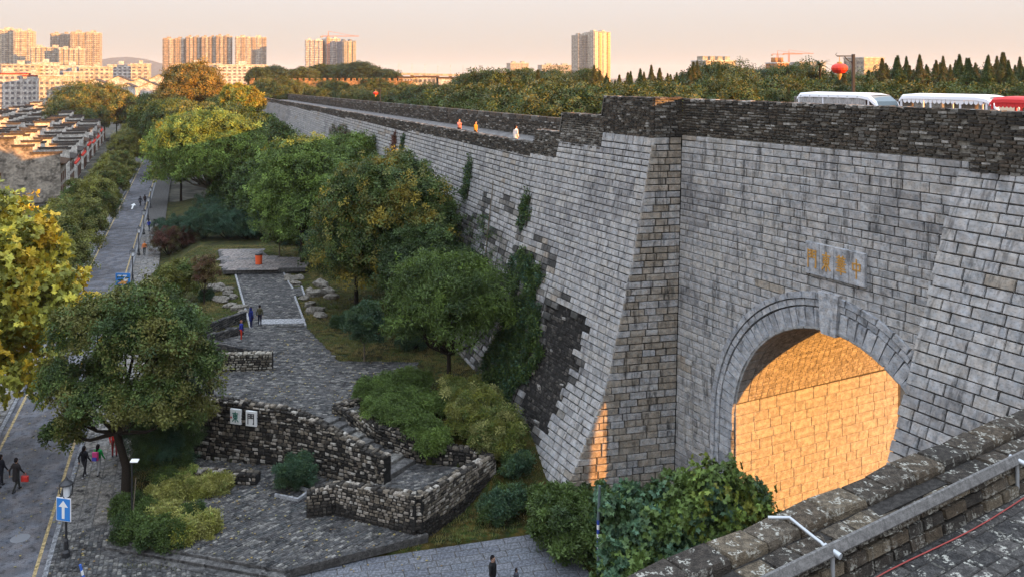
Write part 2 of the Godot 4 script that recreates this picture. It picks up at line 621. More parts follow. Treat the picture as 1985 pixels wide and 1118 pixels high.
func build_castle() -> void:
	# the gate castle's tower beside us, outside the picture: it keeps the low sun off the brick edge
	var t := thing("gate_castle", "massive grey stone body of the gate castle beside the near brick edge", "castle")
	var b := Buf.new()
	b.box(Transform3D(Basis(DS, Vector3.UP, NM), gate_pt(62, 12.9) - NM * 8.0), Vector3(48, 26.6, 12))
	part("body", b.mesh(), M.ashlar.one[2], t)
	b = Buf.new()
	b.box(Transform3D(Basis(DS, Vector3.UP, NM), gate_pt(62, 26.5) - NM * 8.0), Vector3(48.6, 0.7, 12.6))
	part("cornice", b.mesh(), M.brick.one[3], t)

func band_row(l: float) -> Array:
	return [[0.0, l]]

func arch_sh(a: float, r: float, r0: float) -> Vector2:
	# runs up the left side, round the crown and down the right
	if a < 0:
		return Vector2(AC - r, AS + a)
	if a > PI * r0:
		return Vector2(AC + r, AS - (a - PI * r0))
	var t := PI - a / r0
	return Vector2(AC + r * cos(t), AS + r * sin(t))

func tone_at(a: float, h: float, off: float) -> int:
	# weathering patches of warmer or darker blocks
	var n: float = wear.get_noise_2d((a + off) * 1.0, h * 1.4)
	var r := rng.randf()
	if n > 0.4 and r < 0.4: return 6
	if n > 0.25 and r < 0.3: return 3
	if n < -0.3 and r < 0.6: return 5
	return rng.randi() % 5

var wear := FastNoiseLite.new()

func parapet(parent: Node, pt: Callable, a0: float, a1: float, bottom: Callable, top: Callable, thick: float, nn: Vector3, flip: bool, most: int, ch := 0.132, step := 0.5, grow := 0.0, cap_most := 60) -> void:
	var core := Buf.new()
	var a := a0
	while a < a1 - 0.01:
		var b := minf(a + step, a1)
		var m := (a + b) * 0.5
		var lo: float = bottom.call(m)
		var hi: float = top.call(m) - 0.04
		var q := []
		for x in [a, b]:
			for h in [lo, hi]:
				q.append(pt.call(x, h) - nn * 0.1)
				q.append(pt.call(x, h) - nn * thick)
		if flip:
			q = [q[4], q[5], q[6], q[7], q[0], q[1], q[2], q[3]]
		core.quad(q[0], q[4], q[6], q[2])
		core.quad(q[5], q[1], q[3], q[7])
		core.quad(q[2], q[6], q[7], q[3])
		core.quad(q[1], q[0], q[2], q[3])
		core.quad(q[4], q[5], q[7], q[6])
		a = b
	part("core", core.mesh(), M.mortar, parent)
	var lo0: float = 99.0
	var hi0: float = 0.0
	a = a0
	while a < a1:
		lo0 = minf(lo0, bottom.call(a))
		hi0 = maxf(hi0, top.call(a))
		a += step
	var rows := courses(lo0, hi0, ch, 0.08, func(h):
		var out := []
		var x := a0
		var start := -1e9
		while x < a1 + 0.001:
			var ok: bool = h > float(bottom.call(minf(x + 0.02, a1 - 0.02))) and h < float(top.call(minf(x + 0.02, a1 - 0.02)))
			if ok and start < -1e8: start = x
			if (not ok or x + step > a1) and start > -1e8:
				out.append([start, a1 if ok else x])
				start = -1e9
			x += step
		return out)
	lay(parent, "brick", pt, rows, {"fam": "brick", "lmin": 0.24, "lmax": 0.46, "depth": 0.16, "gap": 0.044, "proud": 0.04, "jit": 0.01, "most": most, "flip": flip, "rest": "bricks", "grow": grow,
		"keep": func(_a, _h): return rng.randf() > 0.035,
		"tone": func(x, h): return brick_tone(x, h)})
	# capping bricks, laid flat
	var cap := func(x: float, d: float) -> Vector3:
		var p: Vector3 = pt.call(x, float(top.call(x)))
		return p - nn * d + Vector3.UP * rng.randf_range(-0.015, 0.03)
	lay(parent, "capping_brick", cap, [[-0.03, thick * 0.5, [[a0, a1]]], [thick * 0.5, thick + 0.03, [[a0, a1]]]], {"fam": "brick", "lmin": 0.3, "lmax": 0.46, "depth": 0.12, "gap": 0.03, "proud": 0.02, "most": cap_most, "flip": flip, "rest": "capping_bricks", "grow": grow})

func brick_tone(a: float, h: float) -> int:
	var n: float = wear.get_noise_2d(a * 5.0 + 300.0, h * 9.0)
	var r := rng.randf()
	if n > 0.2 and r < 0.45: return 5 + rng.randi() % 2
	if r < 0.05: return 7
	if r < 0.16: return 5 + rng.randi() % 2
	return rng.randi() % 5

func build_buttress() -> void:
	var w := thing("wall_buttress", "battered ashlar buttress beside the arch with stepped brick top", "buttress", Vector3.ZERO)
	var steps := [[0.0, 4.9, 18.4, 20.4], [4.9, 9.8, 17.45, 19.3], [9.8, 13.2, 16.5, 18.1]]
	# core
	var cb := Buf.new()
	var hs := [-0.4, 0.8, 3.0, 5.6, 9.0, 12.4, 15.5, 16.5, 17.45, 18.4]
	for st in steps:
		for i in hs.size() - 1:
			if hs[i + 1] > st[2] + 0.01:
				break
			var q := []
			for h in [hs[i], hs[i + 1]]:
				for t in [st[0] + 0.02, st[1]]:
					var p := front_pt(t, h)
					q.append(p - NL * 0.12 - DS * 0.1)
					var f = flank_pt(-1.5, h) + DF * t
					q.append(f - DS * 0.1)
			cb.quad(q[2], q[0], q[4], q[6])
			cb.quad(q[0], q[1], q[5], q[4])
			if i == hs.size() - 2 or hs[i + 2] > st[2] + 0.01:
				cb.quad(q[4], q[5], q[7], q[6])
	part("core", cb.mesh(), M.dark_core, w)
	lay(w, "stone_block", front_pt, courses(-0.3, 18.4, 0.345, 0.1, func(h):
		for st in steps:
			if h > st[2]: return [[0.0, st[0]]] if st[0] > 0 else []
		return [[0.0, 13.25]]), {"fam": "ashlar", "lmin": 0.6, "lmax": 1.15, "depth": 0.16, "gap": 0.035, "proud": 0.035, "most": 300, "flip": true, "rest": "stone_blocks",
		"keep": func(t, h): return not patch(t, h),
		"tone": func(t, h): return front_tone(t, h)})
	# the flank, which looks at the gate
	lay(w, "flank_block", flank_pt, courses(-0.3, 18.4, 0.345, 0.05, func(h): return [[0.0, prof(h) + 0.15 * h / 18.4 + 0.03]]), {"fam": "ashlar", "lmin": 0.55, "lmax": 1.1, "depth": 0.16, "gap": 0.04, "proud": 0.045, "most": 300, "flip": true, "rest": "flank_blocks", "tone": func(a, h): return [4, 6, 6, 7, 3][rng.randi() % 5]})
	# the bared core, with scraps of old facing left on it
	var sc := Buf.new()
	for i in 7:
		var t := rng.randf_range(3.4, 6.6)
		var h := rng.randf_range(2.6, 8.4)
		var p := front_pt(t, h)
		sc.box(Transform3D(Basis(DF, Vector3.UP, NL).rotated(Vector3.UP, rng.randf_range(-0.3, 0.3)), p - NL * 0.06), Vector3(rng.randf_range(0.1, 0.45), rng.randf_range(0.06, 0.3), 0.12), Color(0.4, 0.39, 0.37), 0.02)
	stuff_part("facing_scraps", sc.mesh(), M.ashlar.all, w)
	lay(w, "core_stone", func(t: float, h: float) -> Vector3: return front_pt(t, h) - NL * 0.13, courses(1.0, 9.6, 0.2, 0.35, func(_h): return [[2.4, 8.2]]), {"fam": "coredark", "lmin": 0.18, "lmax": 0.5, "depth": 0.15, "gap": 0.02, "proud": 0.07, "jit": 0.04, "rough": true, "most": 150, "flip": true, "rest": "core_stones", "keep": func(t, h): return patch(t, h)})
	# stepped brick top, and the return on the flank
	var pp := thing("stepped_parapet", "dark brick parapet climbing in three steps on the buttress", "parapet", Vector3.ZERO)
	parapet(pp, func(t: float, h: float) -> Vector3: return front_pt(t, minf(h, 18.4)) + Vector3.UP * (h - minf(h, 18.4)), 0.0, 13.2, func(t): return steps[0 if t < 4.9 else (1 if t < 9.8 else 2)][2], func(t): return steps[0 if t < 4.9 else (1 if t < 9.8 else 2)][3], 0.6, NL, true, 300, 0.132, 0.1)
	var rp := thing("corner_parapet", "short brick parapet return at the buttress corner, its top edge sunlit", "parapet", Vector3.ZERO)
	var nf := Vector3(0.236, 0, 0.972)
	parapet(rp, func(a: float, h: float) -> Vector3: return flank_pt(a, minf(h, 18.4)) + Vector3.UP * (h - minf(h, 18.4)) + nf * 0.03, -0.05, 1.5, func(_a): return 18.42, func(_a): return 20.42, 0.55, nf, true, 120)

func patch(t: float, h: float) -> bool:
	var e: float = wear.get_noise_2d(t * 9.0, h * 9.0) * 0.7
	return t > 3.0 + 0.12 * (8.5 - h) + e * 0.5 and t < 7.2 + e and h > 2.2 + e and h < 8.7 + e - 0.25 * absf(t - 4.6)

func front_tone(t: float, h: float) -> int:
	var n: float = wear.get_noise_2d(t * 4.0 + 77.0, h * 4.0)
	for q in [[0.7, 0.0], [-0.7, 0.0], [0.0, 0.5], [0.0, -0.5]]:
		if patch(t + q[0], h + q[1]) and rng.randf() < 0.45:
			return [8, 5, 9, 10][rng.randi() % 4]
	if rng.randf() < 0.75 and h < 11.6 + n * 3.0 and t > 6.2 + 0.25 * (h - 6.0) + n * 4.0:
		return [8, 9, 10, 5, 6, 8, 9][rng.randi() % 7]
	return tone_at(t, h, 90.0)

func build_long_wall() -> void:
	var w := thing("long_wall", "long battered ashlar city wall with a paved walk, running into the distance", "wall", Vector3.ZERO)
	var L := 330.0
	var cb := Buf.new()
	var hs := [-0.4, 0.8, 5.6, 12.4, 1e3]
	for k in 33:
		var a0 := k * 10.0
		var a1 := a0 + 10.0
		for i in 4:
			var q := []
			for a in [a0, a1]:
				for j in [i, i + 1]:
					var h: float = minf(hs[j], long_top(a))
					q.append(long_pt(a, h) - NL * 0.12)
			cb.quad(q[2], q[0], q[1], q[3])
		# top walk
		var t := []
		for a in [a0, a1]:
			for d in [0.1, 9.4]:
				var p = long_pt(a, long_top(a)) - NL * d
				t.append(p)
		cb.quad(t[2], t[0], t[1], t[3])
		var e := []
		for a in [a0, a1]:
			for h in [-0.4, long_top(a)]:
				e.append(long_pt(a, long_top(a)) - NL * 9.4)
				e[-1].y = h
		cb.quad(e[0], e[2], e[3], e[1])
	part("core", cb.mesh(), M.joint, w)
	var wk := Buf.new()
	for k in 110:
		var a0 := k * 3.0 - 3.0
		var t := []
		for a in [a0, a0 + 3.0]:
			for d in [0.15, 9.3]:
				t.append(long_pt(a, long_top(a)) - NL * d + Vector3.UP * 0.012)
		wk.quad(t[2], t[0], t[1], t[3])
	part("walk", wk.mesh(), M.walk, w)
	lay(w, "stone_block", long_pt, courses(-0.3, 16.3, 0.35, 0.05, func(h): return [[0.0, minf(L, (16.3 - h) / 0.0092 if h > 13.2 else L)]]), {"fam": "ashlar", "lmin": 0.7, "lmax": 1.3, "depth": 0.2, "gap": 0.055, "proud": 0.06, "most": 300, "flip": true, "grow": 0.02, "rest": "stone_blocks", "tone": func(a, h): return long_tone(a, h)})
	# parapets
	var ip := thing("low_parapet", "low dark brick parapet on the street side of the wall walk", "parapet", Vector3.ZERO)
	parapet(ip, func(a: float, h: float) -> Vector3: return long_pt(a, long_top(a)) + Vector3.UP * (h - 16.3) + NL * 0.02, 0.0, 330.0, func(_a): return 16.3, func(_a): return 17.2, 0.5, NL, true, 300, 0.132, 2.0, 0.02)
	var op := thing("crenellated_parapet", "crenellated brick parapet along the outer edge of the wall walk", "parapet", Vector3.ZERO)
	parapet(op, func(a: float, h: float) -> Vector3: return long_pt(a, long_top(a)) + Vector3.UP * (h - 16.3) - NL * 8.35, -12.0, 330.0, func(_a): return 16.3, func(_a): return 17.72, 0.5, NL, true, 300, 0.132, 2.0, 0.02)
	var merl := Buf.new()
	merl.box(Transform3D.IDENTITY, Vector3(1.62, 0.42, 0.5), Color.WHITE, 0.04)
	var mm := merl.mesh()
	var far := Buf.new()
	for k in 175:
		var a := -8.0 + k * 1.95
		var p := long_pt(a, long_top(a)) - NL * 8.6 + Vector3.UP * 1.62
		var xf := Transform3D(Basis(-DL, Vector3.UP, NL), p)
		if k < 100:
			part("merlon", mm, M.brick.one[[3, 4, 1, 5][k % 4]], op, xf)
		else:
			far.box(xf, Vector3(1.62, 0.42, 0.5))
	stuff_part("merlons", far.mesh(), M.brick.one[3], op)

func wall_seg(b: Buf, p: Vector3, q: Vector3, h: float, thick: float) -> void:
	var d := (q - p)
	var s := d.cross(Vector3.UP).normalized() * thick * 0.5
	var c := [p - s, p + s, q - s, q + s]
	var u := Vector3.UP * h
	b.quad(c[0], c[2], c[2] + u, c[0] + u)
	b.quad(c[3], c[1], c[1] + u, c[3] + u)
	b.quad(c[0] + u, c[2] + u, c[3] + u, c[1] + u)
	b.quad(c[1], c[0], c[0] + u, c[1] + u)
	b.quad(c[2], c[3], c[3] + u, c[2] + u)

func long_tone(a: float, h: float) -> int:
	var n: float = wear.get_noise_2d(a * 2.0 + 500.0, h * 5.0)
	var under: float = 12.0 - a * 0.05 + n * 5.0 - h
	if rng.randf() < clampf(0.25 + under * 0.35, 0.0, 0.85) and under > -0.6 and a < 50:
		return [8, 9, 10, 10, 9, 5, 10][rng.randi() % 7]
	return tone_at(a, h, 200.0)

# ---------------------------------------------------------------- plants
func make_leaves() -> void:
	for kind in ["broad", "fine", "plane", "frond", "needle"]:
		var b := Buf.new()
		var r := RandomNumberGenerator.new()
		r.seed = 91
		var n := {"broad": 11, "fine": 16, "plane": 5, "frond": 7, "needle": 9}[kind] as int
		for i in n:
			var d := Vector3(r.randfn(), r.randfn() * 0.55 + 0.25, r.randfn()).normalized()
			if kind == "needle":
				d = Vector3(cos(TAU * i / n), r.randf_range(-0.35, 0.1), sin(TAU * i / n)).normalized()
			var o := d * r.randf_range(0.05, 0.75)
			var l := {"broad": 0.62, "fine": 0.42, "plane": 0.9, "frond": 0.95, "needle": 0.9}[kind] as float * r.randf_range(0.75, 1.2)
			var wd := {"broad": 0.34, "fine": 0.2, "plane": 0.85, "frond": 0.3, "needle": 0.26}[kind] as float * r.randf_range(0.8, 1.15)
			var dir := (d + Vector3(r.randfn(), r.randfn() * 0.5 - 0.25, r.randfn()) * 0.45).normalized()
			if kind == "needle":
				o = d * 0.05
				dir = d
			var side := dir.cross(Vector3(r.randfn() * 0.5, 1, r.randfn() * 0.5)).normalized()
			var up := side.cross(dir).normalized()
			var tint := r.randf_range(0.82, 1.15)
			var col := Color(tint, tint, tint)
			if kind == "plane":
				# a five-pointed leaf
				var ring := []
				for k in 10:
					var a := -PI * 0.86 + TAU * 0.86 * k / 9.0
					var rad := (0.56 if k % 2 else 0.34)
					ring.append(o + dir * (cos(a) * rad * l + 0.2 * l) + side * sin(a) * rad * wd - up * 0.12 * rad * (k % 2))
				for k in 9:
					b.tri(o + dir * 0.12 * l, ring[k], ring[k + 1], col)
			else:
				var tip := o + dir * l - up * l * 0.18
				var m := o + dir * l * 0.45 + up * 0.03
				b.tri(o, m + side * wd * 0.5, tip, col)
				b.tri(o, tip, m - side * wd * 0.5, col)
		leaf_mesh[kind] = b.mesh()

func foliage_mat(key: String, back := 0.5, gloss := 0.42) -> StandardMaterial3D:
	if not M.has(key):
		var m := StandardMaterial3D.new()
		m.vertex_color_use_as_albedo = true
		m.roughness = gloss
		m.metallic_specular = 0.3
		m.backlight_enabled = true
		m.backlight = Color(back, back, back * 0.8)
		m.cull_mode = BaseMaterial3D.CULL_DISABLED
		M[key] = m
	return M[key]

# lobes: [centre, radii]; cols: [colour, colour, ...] mixed by a patchy noise
func crown(lobes: Array, n: int, size: float, kind: String, cols: Array, sd: int, shell := 0.35) -> MultiMesh:
	var r := RandomNumberGenerator.new()
	r.seed = sd
	var f := FastNoiseLite.new()
	f.seed = sd
	f.frequency = 0.35
	var mm := MultiMesh.new()
	mm.transform_format = MultiMesh.TRANSFORM_3D
	mm.use_colors = true
	mm.mesh = leaf_mesh[kind]
	mm.instance_count = n
	var wts := []
	var sum := 0.0
	var tufts := []
	for l in lobes:
		sum += l[1].x * l[1].y + l[1].x * l[1].z + 0.001
		wts.append(sum)
		# each lobe carries tufts of twigs, so that gaps stay open between them
		var list := []
		var rad_l: float = (l[1].x + l[1].y + l[1].z) / 3.0
		var nt := clampi(int(26.0 * rad_l / maxf(size * 3.0, 0.3)), 9, 60)
		for i in nt:
			var d := Vector3(r.randfn(), r.randfn(), r.randfn()).normalized()
			if d.y < -0.4:
				d.y = -d.y
			var bump: float = 1.0 + 0.3 * f.get_noise_3d(d.x * 6.0, d.y * 6.0 + list.size(), d.z * 6.0)
			list.append([d, l[0] + Vector3(d.x * l[1].x, d.y * l[1].y, d.z * l[1].z) * bump * (1.0 - shell * 0.8 * r.randf() * r.randf()), rad_l * r.randf_range(0.11, 0.22), r.randf_range(0.72, 1.28)])
		tufts.append(list)
	for i in n:
		var pick := r.randf() * sum
		var k := 0
		while wts[k] < pick:
			k += 1
		var tuft: Array = tufts[k][r.randi() % tufts[k].size()]
		var d: Vector3 = tuft[0]
		var p: Vector3 = tuft[1] + Vector3(r.randfn(), r.randfn() * 0.7, r.randfn()) * float(tuft[2])
		var up := (d + Vector3(r.randfn(), r.randfn() + 0.5, r.randfn()) * 0.45).normalized()
		var x := up.cross(Vector3(r.randfn(), r.randfn(), r.randfn())).normalized()
		var s := size * r.randf_range(0.7, 1.35)
		mm.set_instance_transform(i, Transform3D(Basis(x, up, x.cross(up)) * s, p))
		var t: float = clampf(0.5 + f.get_noise_3d(p.x * 1.1, p.y * 1.1, p.z * 1.1) * 1.3 + r.randfn() * 0.16, 0.0, 0.999) * (cols.size() - 1)
		var c: Color = cols[int(t)].lerp(cols[mini(int(t) + 1, cols.size() - 1)], t - int(t))
		var j: float = r.randf_range(0.8, 1.2) * float(tuft[3])
		mm.set_instance_color(i, Color(c.r * j, c.g * j, c.b * j))
	return mm

func put_crown(called: String, mm: MultiMesh, m: Material, parent: Node) -> MultiMeshInstance3D:
	var o := MultiMeshInstance3D.new()
	o.multimesh = mm
	o.material_override = m
	o.name = numbered(parent, called)
	o.set_meta("kind", "stuff")
	parent.add_child(o)
	return o

func auto_lobes(c: Vector3, rad: Vector3, n: int, sd: int, k := 0.46) -> Array:
	var r := RandomNumberGenerator.new()
	r.seed = sd
	var out := [[c, rad * 0.62]]
	for i in n:
		var y := 1.0 - 1.75 * (i + 0.5) / n
		var a := i * 2.39996 + r.randf() * 0.7
		var q := sqrt(maxf(0.0, 1.0 - y * y))
		var d := Vector3(cos(a) * q, y, sin(a) * q)
		var s := k * r.randf_range(0.6, 1.25)
		out.append([c + Vector3(d.x * rad.x, d.y * rad.y, d.z * rad.z) * (1.0 - s * 0.85), rad * s])
	return out

func limbs(base: Vector3, fork: Vector3, rad: float, lobes: Array, lean := Vector3.ZERO) -> ArrayMesh:
	var b := Buf.new()
	b.tube([base - Vector3.UP * 0.2, base + Vector3.UP * 0.25, base.lerp(fork, 0.5) + lean, fork], [rad * 1.7, rad * 1.15, rad * 0.92, rad * 0.8], 9)
	for i in lobes.size():
		var e: Vector3 = lobes[i][0]
		var m := fork.lerp(e, 0.5) + Vector3(0, -0.12 * fork.distance_to(e), 0) + Vector3(rng.randfn(), 0, rng.randfn()) * 0.15
		b.tube([fork - Vector3.UP * rad * 0.5, m, e], [rad * 0.6, rad * 0.34, rad * 0.12], 6)
		var e2 = e + Vector3(rng.randfn(), absf(rng.randfn()), rng.randfn()) * lobes[i][1].x * 0.4
		b.tube([m, m.lerp(e2, 0.6), e2], [rad * 0.3, rad * 0.2, rad * 0.06], 5)
	return b.mesh()

func tree(called: String, label: String, at: Vector3, o: Dictionary) -> Node3D:
	var t := thing(called, label, "tree", at, 0.0, o.get("group", ""))
	var h: float = o.h
	var rad: Vector3 = o.rad
	var c := Vector3(0, h - rad.y, 0) + (o.get("off", Vector3.ZERO) as Vector3)
	var lobes: Array = o.lobes if o.has("lobes") else auto_lobes(c, rad, o.get("n", 14), o.sd)
	var fork := Vector3(o.get("fx", 0.0), o.get("fork", h * 0.3), 0)
	part("trunk", limbs(Vector3.ZERO, fork, o.get("tr", h * 0.016), lobes, o.get("lean", Vector3.ZERO)), M.bark if not o.has("bark") else o.bark, t)
	put_crown("crown", crown(lobes, o.leaves, o.size, o.get("kind", "broad"), o.cols, o.sd, o.get("shell", 0.35)), foliage_mat("leaf"), t)
	return t

func bush(called: String, label: String, at: Vector3, rad: Vector3, n: int, size: float, cols: Array, sd: int, kind := "fine", group := "", turn := 0.0) -> Node3D:
	var t := thing(called, label, "shrub", at, turn, group)
	var lobes := auto_lobes(Vector3(0, rad.y * 0.75, 0), rad, 11, sd, 0.42)
	for i in 5:
		# shoots that break the outline
		var a := sd * 1.7 + i * 2.4
		lobes.append([Vector3(cos(a) * rad.x * 0.75, rad.y * (1.1 + 0.45 * absf(sin(a * 3.1))), sin(a) * rad.z * 0.75), Vector3(rad.x * 0.2, rad.y * 0.3, rad.z * 0.2)])
	var b := Buf.new()
	for i in range(1, lobes.size()):
		b.tube([Vector3(0, -0.1, 0), lobes[i][0] * 0.6, lobes[i][0]], [0.045, 0.03, 0.012], 5)
	part("stem", b.mesh(), M.bark, t)
	put_crown("foliage", crown(lobes, n, size, kind, cols, sd, 0.3), foliage_mat("leaf"), t)
	return t

func conifer_crown(h: float, r0: float, n: int, cols: Array, sd: int) -> MultiMesh:
	var r := RandomNumberGenerator.new()
	r.seed = sd
	var mm := MultiMesh.new()
	mm.transform_format = MultiMesh.TRANSFORM_3D
	mm.use_colors = true
	mm.mesh = leaf_mesh.needle
	mm.instance_count = n
	for i in n:
		var y := pow(r.randf(), 1.35)
		var a := r.randf() * TAU
		var tier := 0.78 + 0.22 * sin(y * 46.0 + sin(a * 3.0) * 1.2)
		var q := r0 * pow(1.0 - y, 1.08) * tier * sqrt(r.randf_range(0.25, 1.0)) * (1.0 + 0.2 * sin(a * 5.0 + sd))
		var p := Vector3(cos(a) * q, h * (0.12 + 0.88 * y), sin(a) * q)
		var up := (Vector3(cos(a), 0.5, sin(a)) + Vector3(r.randfn(), r.randfn(), r.randfn()) * 0.35).normalized()
		var x := up.cross(Vector3(r.randfn(), r.randfn(), r.randfn())).normalized()
		var s := h * 0.042 * r.randf_range(0.6, 1.3) * (1.3 - 1.15 * y)
		mm.set_instance_transform(i, Transform3D(Basis(x, up, x.cross(up)) * s, p))
		var c: Color = cols[0].lerp(cols[1], clampf(0.5 + r.randfn() * 0.35, 0, 1))
		mm.set_instance_color(i, c)
	return mm

func copy_thing(src: Node3D, label: String, at: Vector3, turn: float, s: Vector3) -> Node3D:
	var o: Node3D = src.duplicate()
	var base := String(src.name)
	var cutat := base.rfind("_0")
	if cutat > 0:
		base = base.substr(0, cutat)
	o.name = numbered(self, base)
	add_child(o)
	o.position = at
	o.rotation.y = turn
	o.scale = s
	o.set_meta("label", label)
	return o

func rock(label: String, at: Vector3, size: Vector3, turn: float) -> void:
	var b := Buf.new()
	var f := FastNoiseLite.new()
	f.seed = rng.randi() % 9999
	f.frequency = 0.9
	var p := []
	for i in 7:
		var row := []
		for k in 10:
			var th := PI * i / 6.0
			var a := TAU * k / 10.0
			var d := Vector3(sin(th) * cos(a), cos(th), sin(th) * sin(a))
			var q := 1.0 + 0.55 * f.get_noise_3d(d.x * 1.6, d.y * 1.6, d.z * 1.6) + 0.2 * f.get_noise_3d(d.x * 5, d.y * 5, d.z * 5)
			row.append(Vector3(d.x * size.x, d.y * size.y, d.z * size.z) * q * 0.5)
		p.append(row)
	for i in 6:
		for k in 10:
			var j := (k + 1) % 10
			b.quad(p[i][k], p[i][j], p[i + 1][j], p[i + 1][k])
	var m := part("rock", b.mesh(), M.rock, self, Transform3D(Basis(Vector3.UP, turn), at + Vector3(0, size.y * 0.25, 0)))
	tag(m, label, "rock", "rocks along the garden path")

# ---------------------------------------------------------------- people
var pose_cache := {}

func pose(kind: String) -> Array:
	# joints in metres, facing +z; bones: from, to, radius, radius, cloth (0 skin, 1 top, 2 legs, 3 shoes, 4 hair)
	var st := 0.0
	var sit := false
	match kind:
		"walk": st = 0.2
		"stride": st = 0.3
		"stand": st = 0.03
	var hl := Vector3(0.09, 0.92, 0)
	var hr := Vector3(-0.09, 0.92, 0)
	var kl := Vector3(0.1, 0.5, st * 0.75)
	var kr := Vector3(-0.1, 0.5, -st * 0.15)
	var al := Vector3(0.1, 0.09, st)
	var ar := Vector3(-0.1, 0.11 if st > 0.1 else 0.09, -st * 0.9)
	var sl := Vector3(0.18, 1.38, 0)
	var sr := Vector3(-0.18, 1.38, 0)
	var el := Vector3(0.25, 1.12, -0.05 - st * 0.4)
	var er := Vector3(-0.25, 1.12, -0.02 + st * 0.3)
	var wl := Vector3(0.24, 0.88, -0.02 - st * 0.5)
	var wr := Vector3(-0.24, 0.88, 0.08 + st * 0.7)
	if kind == "reach":
		er = Vector3(-0.3, 1.2, 0.18)
		wr = Vector3(-0.2, 1.3, 0.4)
	var bones := [
		[Vector3(0, 0.95, 0), Vector3(0, 1.12, 0.01), 0.15, 0.135, 2],
		[Vector3(0, 1.02, 0.0), Vector3(0, 1.32, 0.0), 0.15, 0.165, 1],
		[Vector3(0.1, 1.33, -0.01), Vector3(-0.1, 1.33, -0.01), 0.1, 0.1, 1],
		[Vector3(0, 1.4, 0), Vector3(0, 1.52, 0.01), 0.055, 0.05, 0],
		[Vector3(0, 1.56, 0.02), Vector3(0, 1.63, 0.01), 0.075, 0.09, 0],
		[Vector3(0, 1.57, 0.09), Vector3(0, 1.6, 0.1), 0.016, 0.014, 0],
		[Vector3(0, 1.6, -0.025), Vector3(0, 1.66, -0.012), 0.09, 0.097, 4],
		[Vector3(0.084, 1.57, 0), Vector3(0.09, 1.6, 0), 0.016, 0.018, 0],
		[Vector3(-0.084, 1.57, 0), Vector3(-0.09, 1.6, 0), 0.016, 0.018, 0],
		[hl, kl, 0.09, 0.062, 2], [kl, al, 0.058, 0.045, 2], [hr, kr, 0.09, 0.062, 2], [kr, ar, 0.058, 0.045, 2],
		[al + Vector3(0, -0.05, -0.03), al + Vector3(0, -0.055, 0.13), 0.045, 0.036, 3], [ar + Vector3(0, -0.05, -0.03), ar + Vector3(0, -0.055, 0.13), 0.045, 0.036, 3],
		[sl, el, 0.062, 0.048, 1], [el, wl, 0.046, 0.034, 1], [sr, er, 0.062, 0.048, 1], [er, wr, 0.046, 0.034, 1],
		[wl, wl + (wl - el).normalized() * 0.08, 0.03, 0.034, 0], [wr, wr + (wr - er).normalized() * 0.08, 0.03, 0.034, 0]]
	if kind == "walk" or kind == "coat":
		bones.append([Vector3(0, 1.62, -0.06), Vector3(0, 1.38, -0.1), 0.075, 0.055, 4])
	if kind == "coat" or kind == "stride":
		bones.append([Vector3(0, 1.1, 0), Vector3(0, 0.66, -0.01), 0.16, 0.17, 1])
	if kind == "hood":
		bones.append([Vector3(0, 1.6, -0.03), Vector3(0, 1.5, -0.05), 0.115, 0.1, 1])
		bones.append([Vector3(0, 1.1, 0), Vector3(0, 0.7, 0), 0.16, 0.16, 1])
	return bones

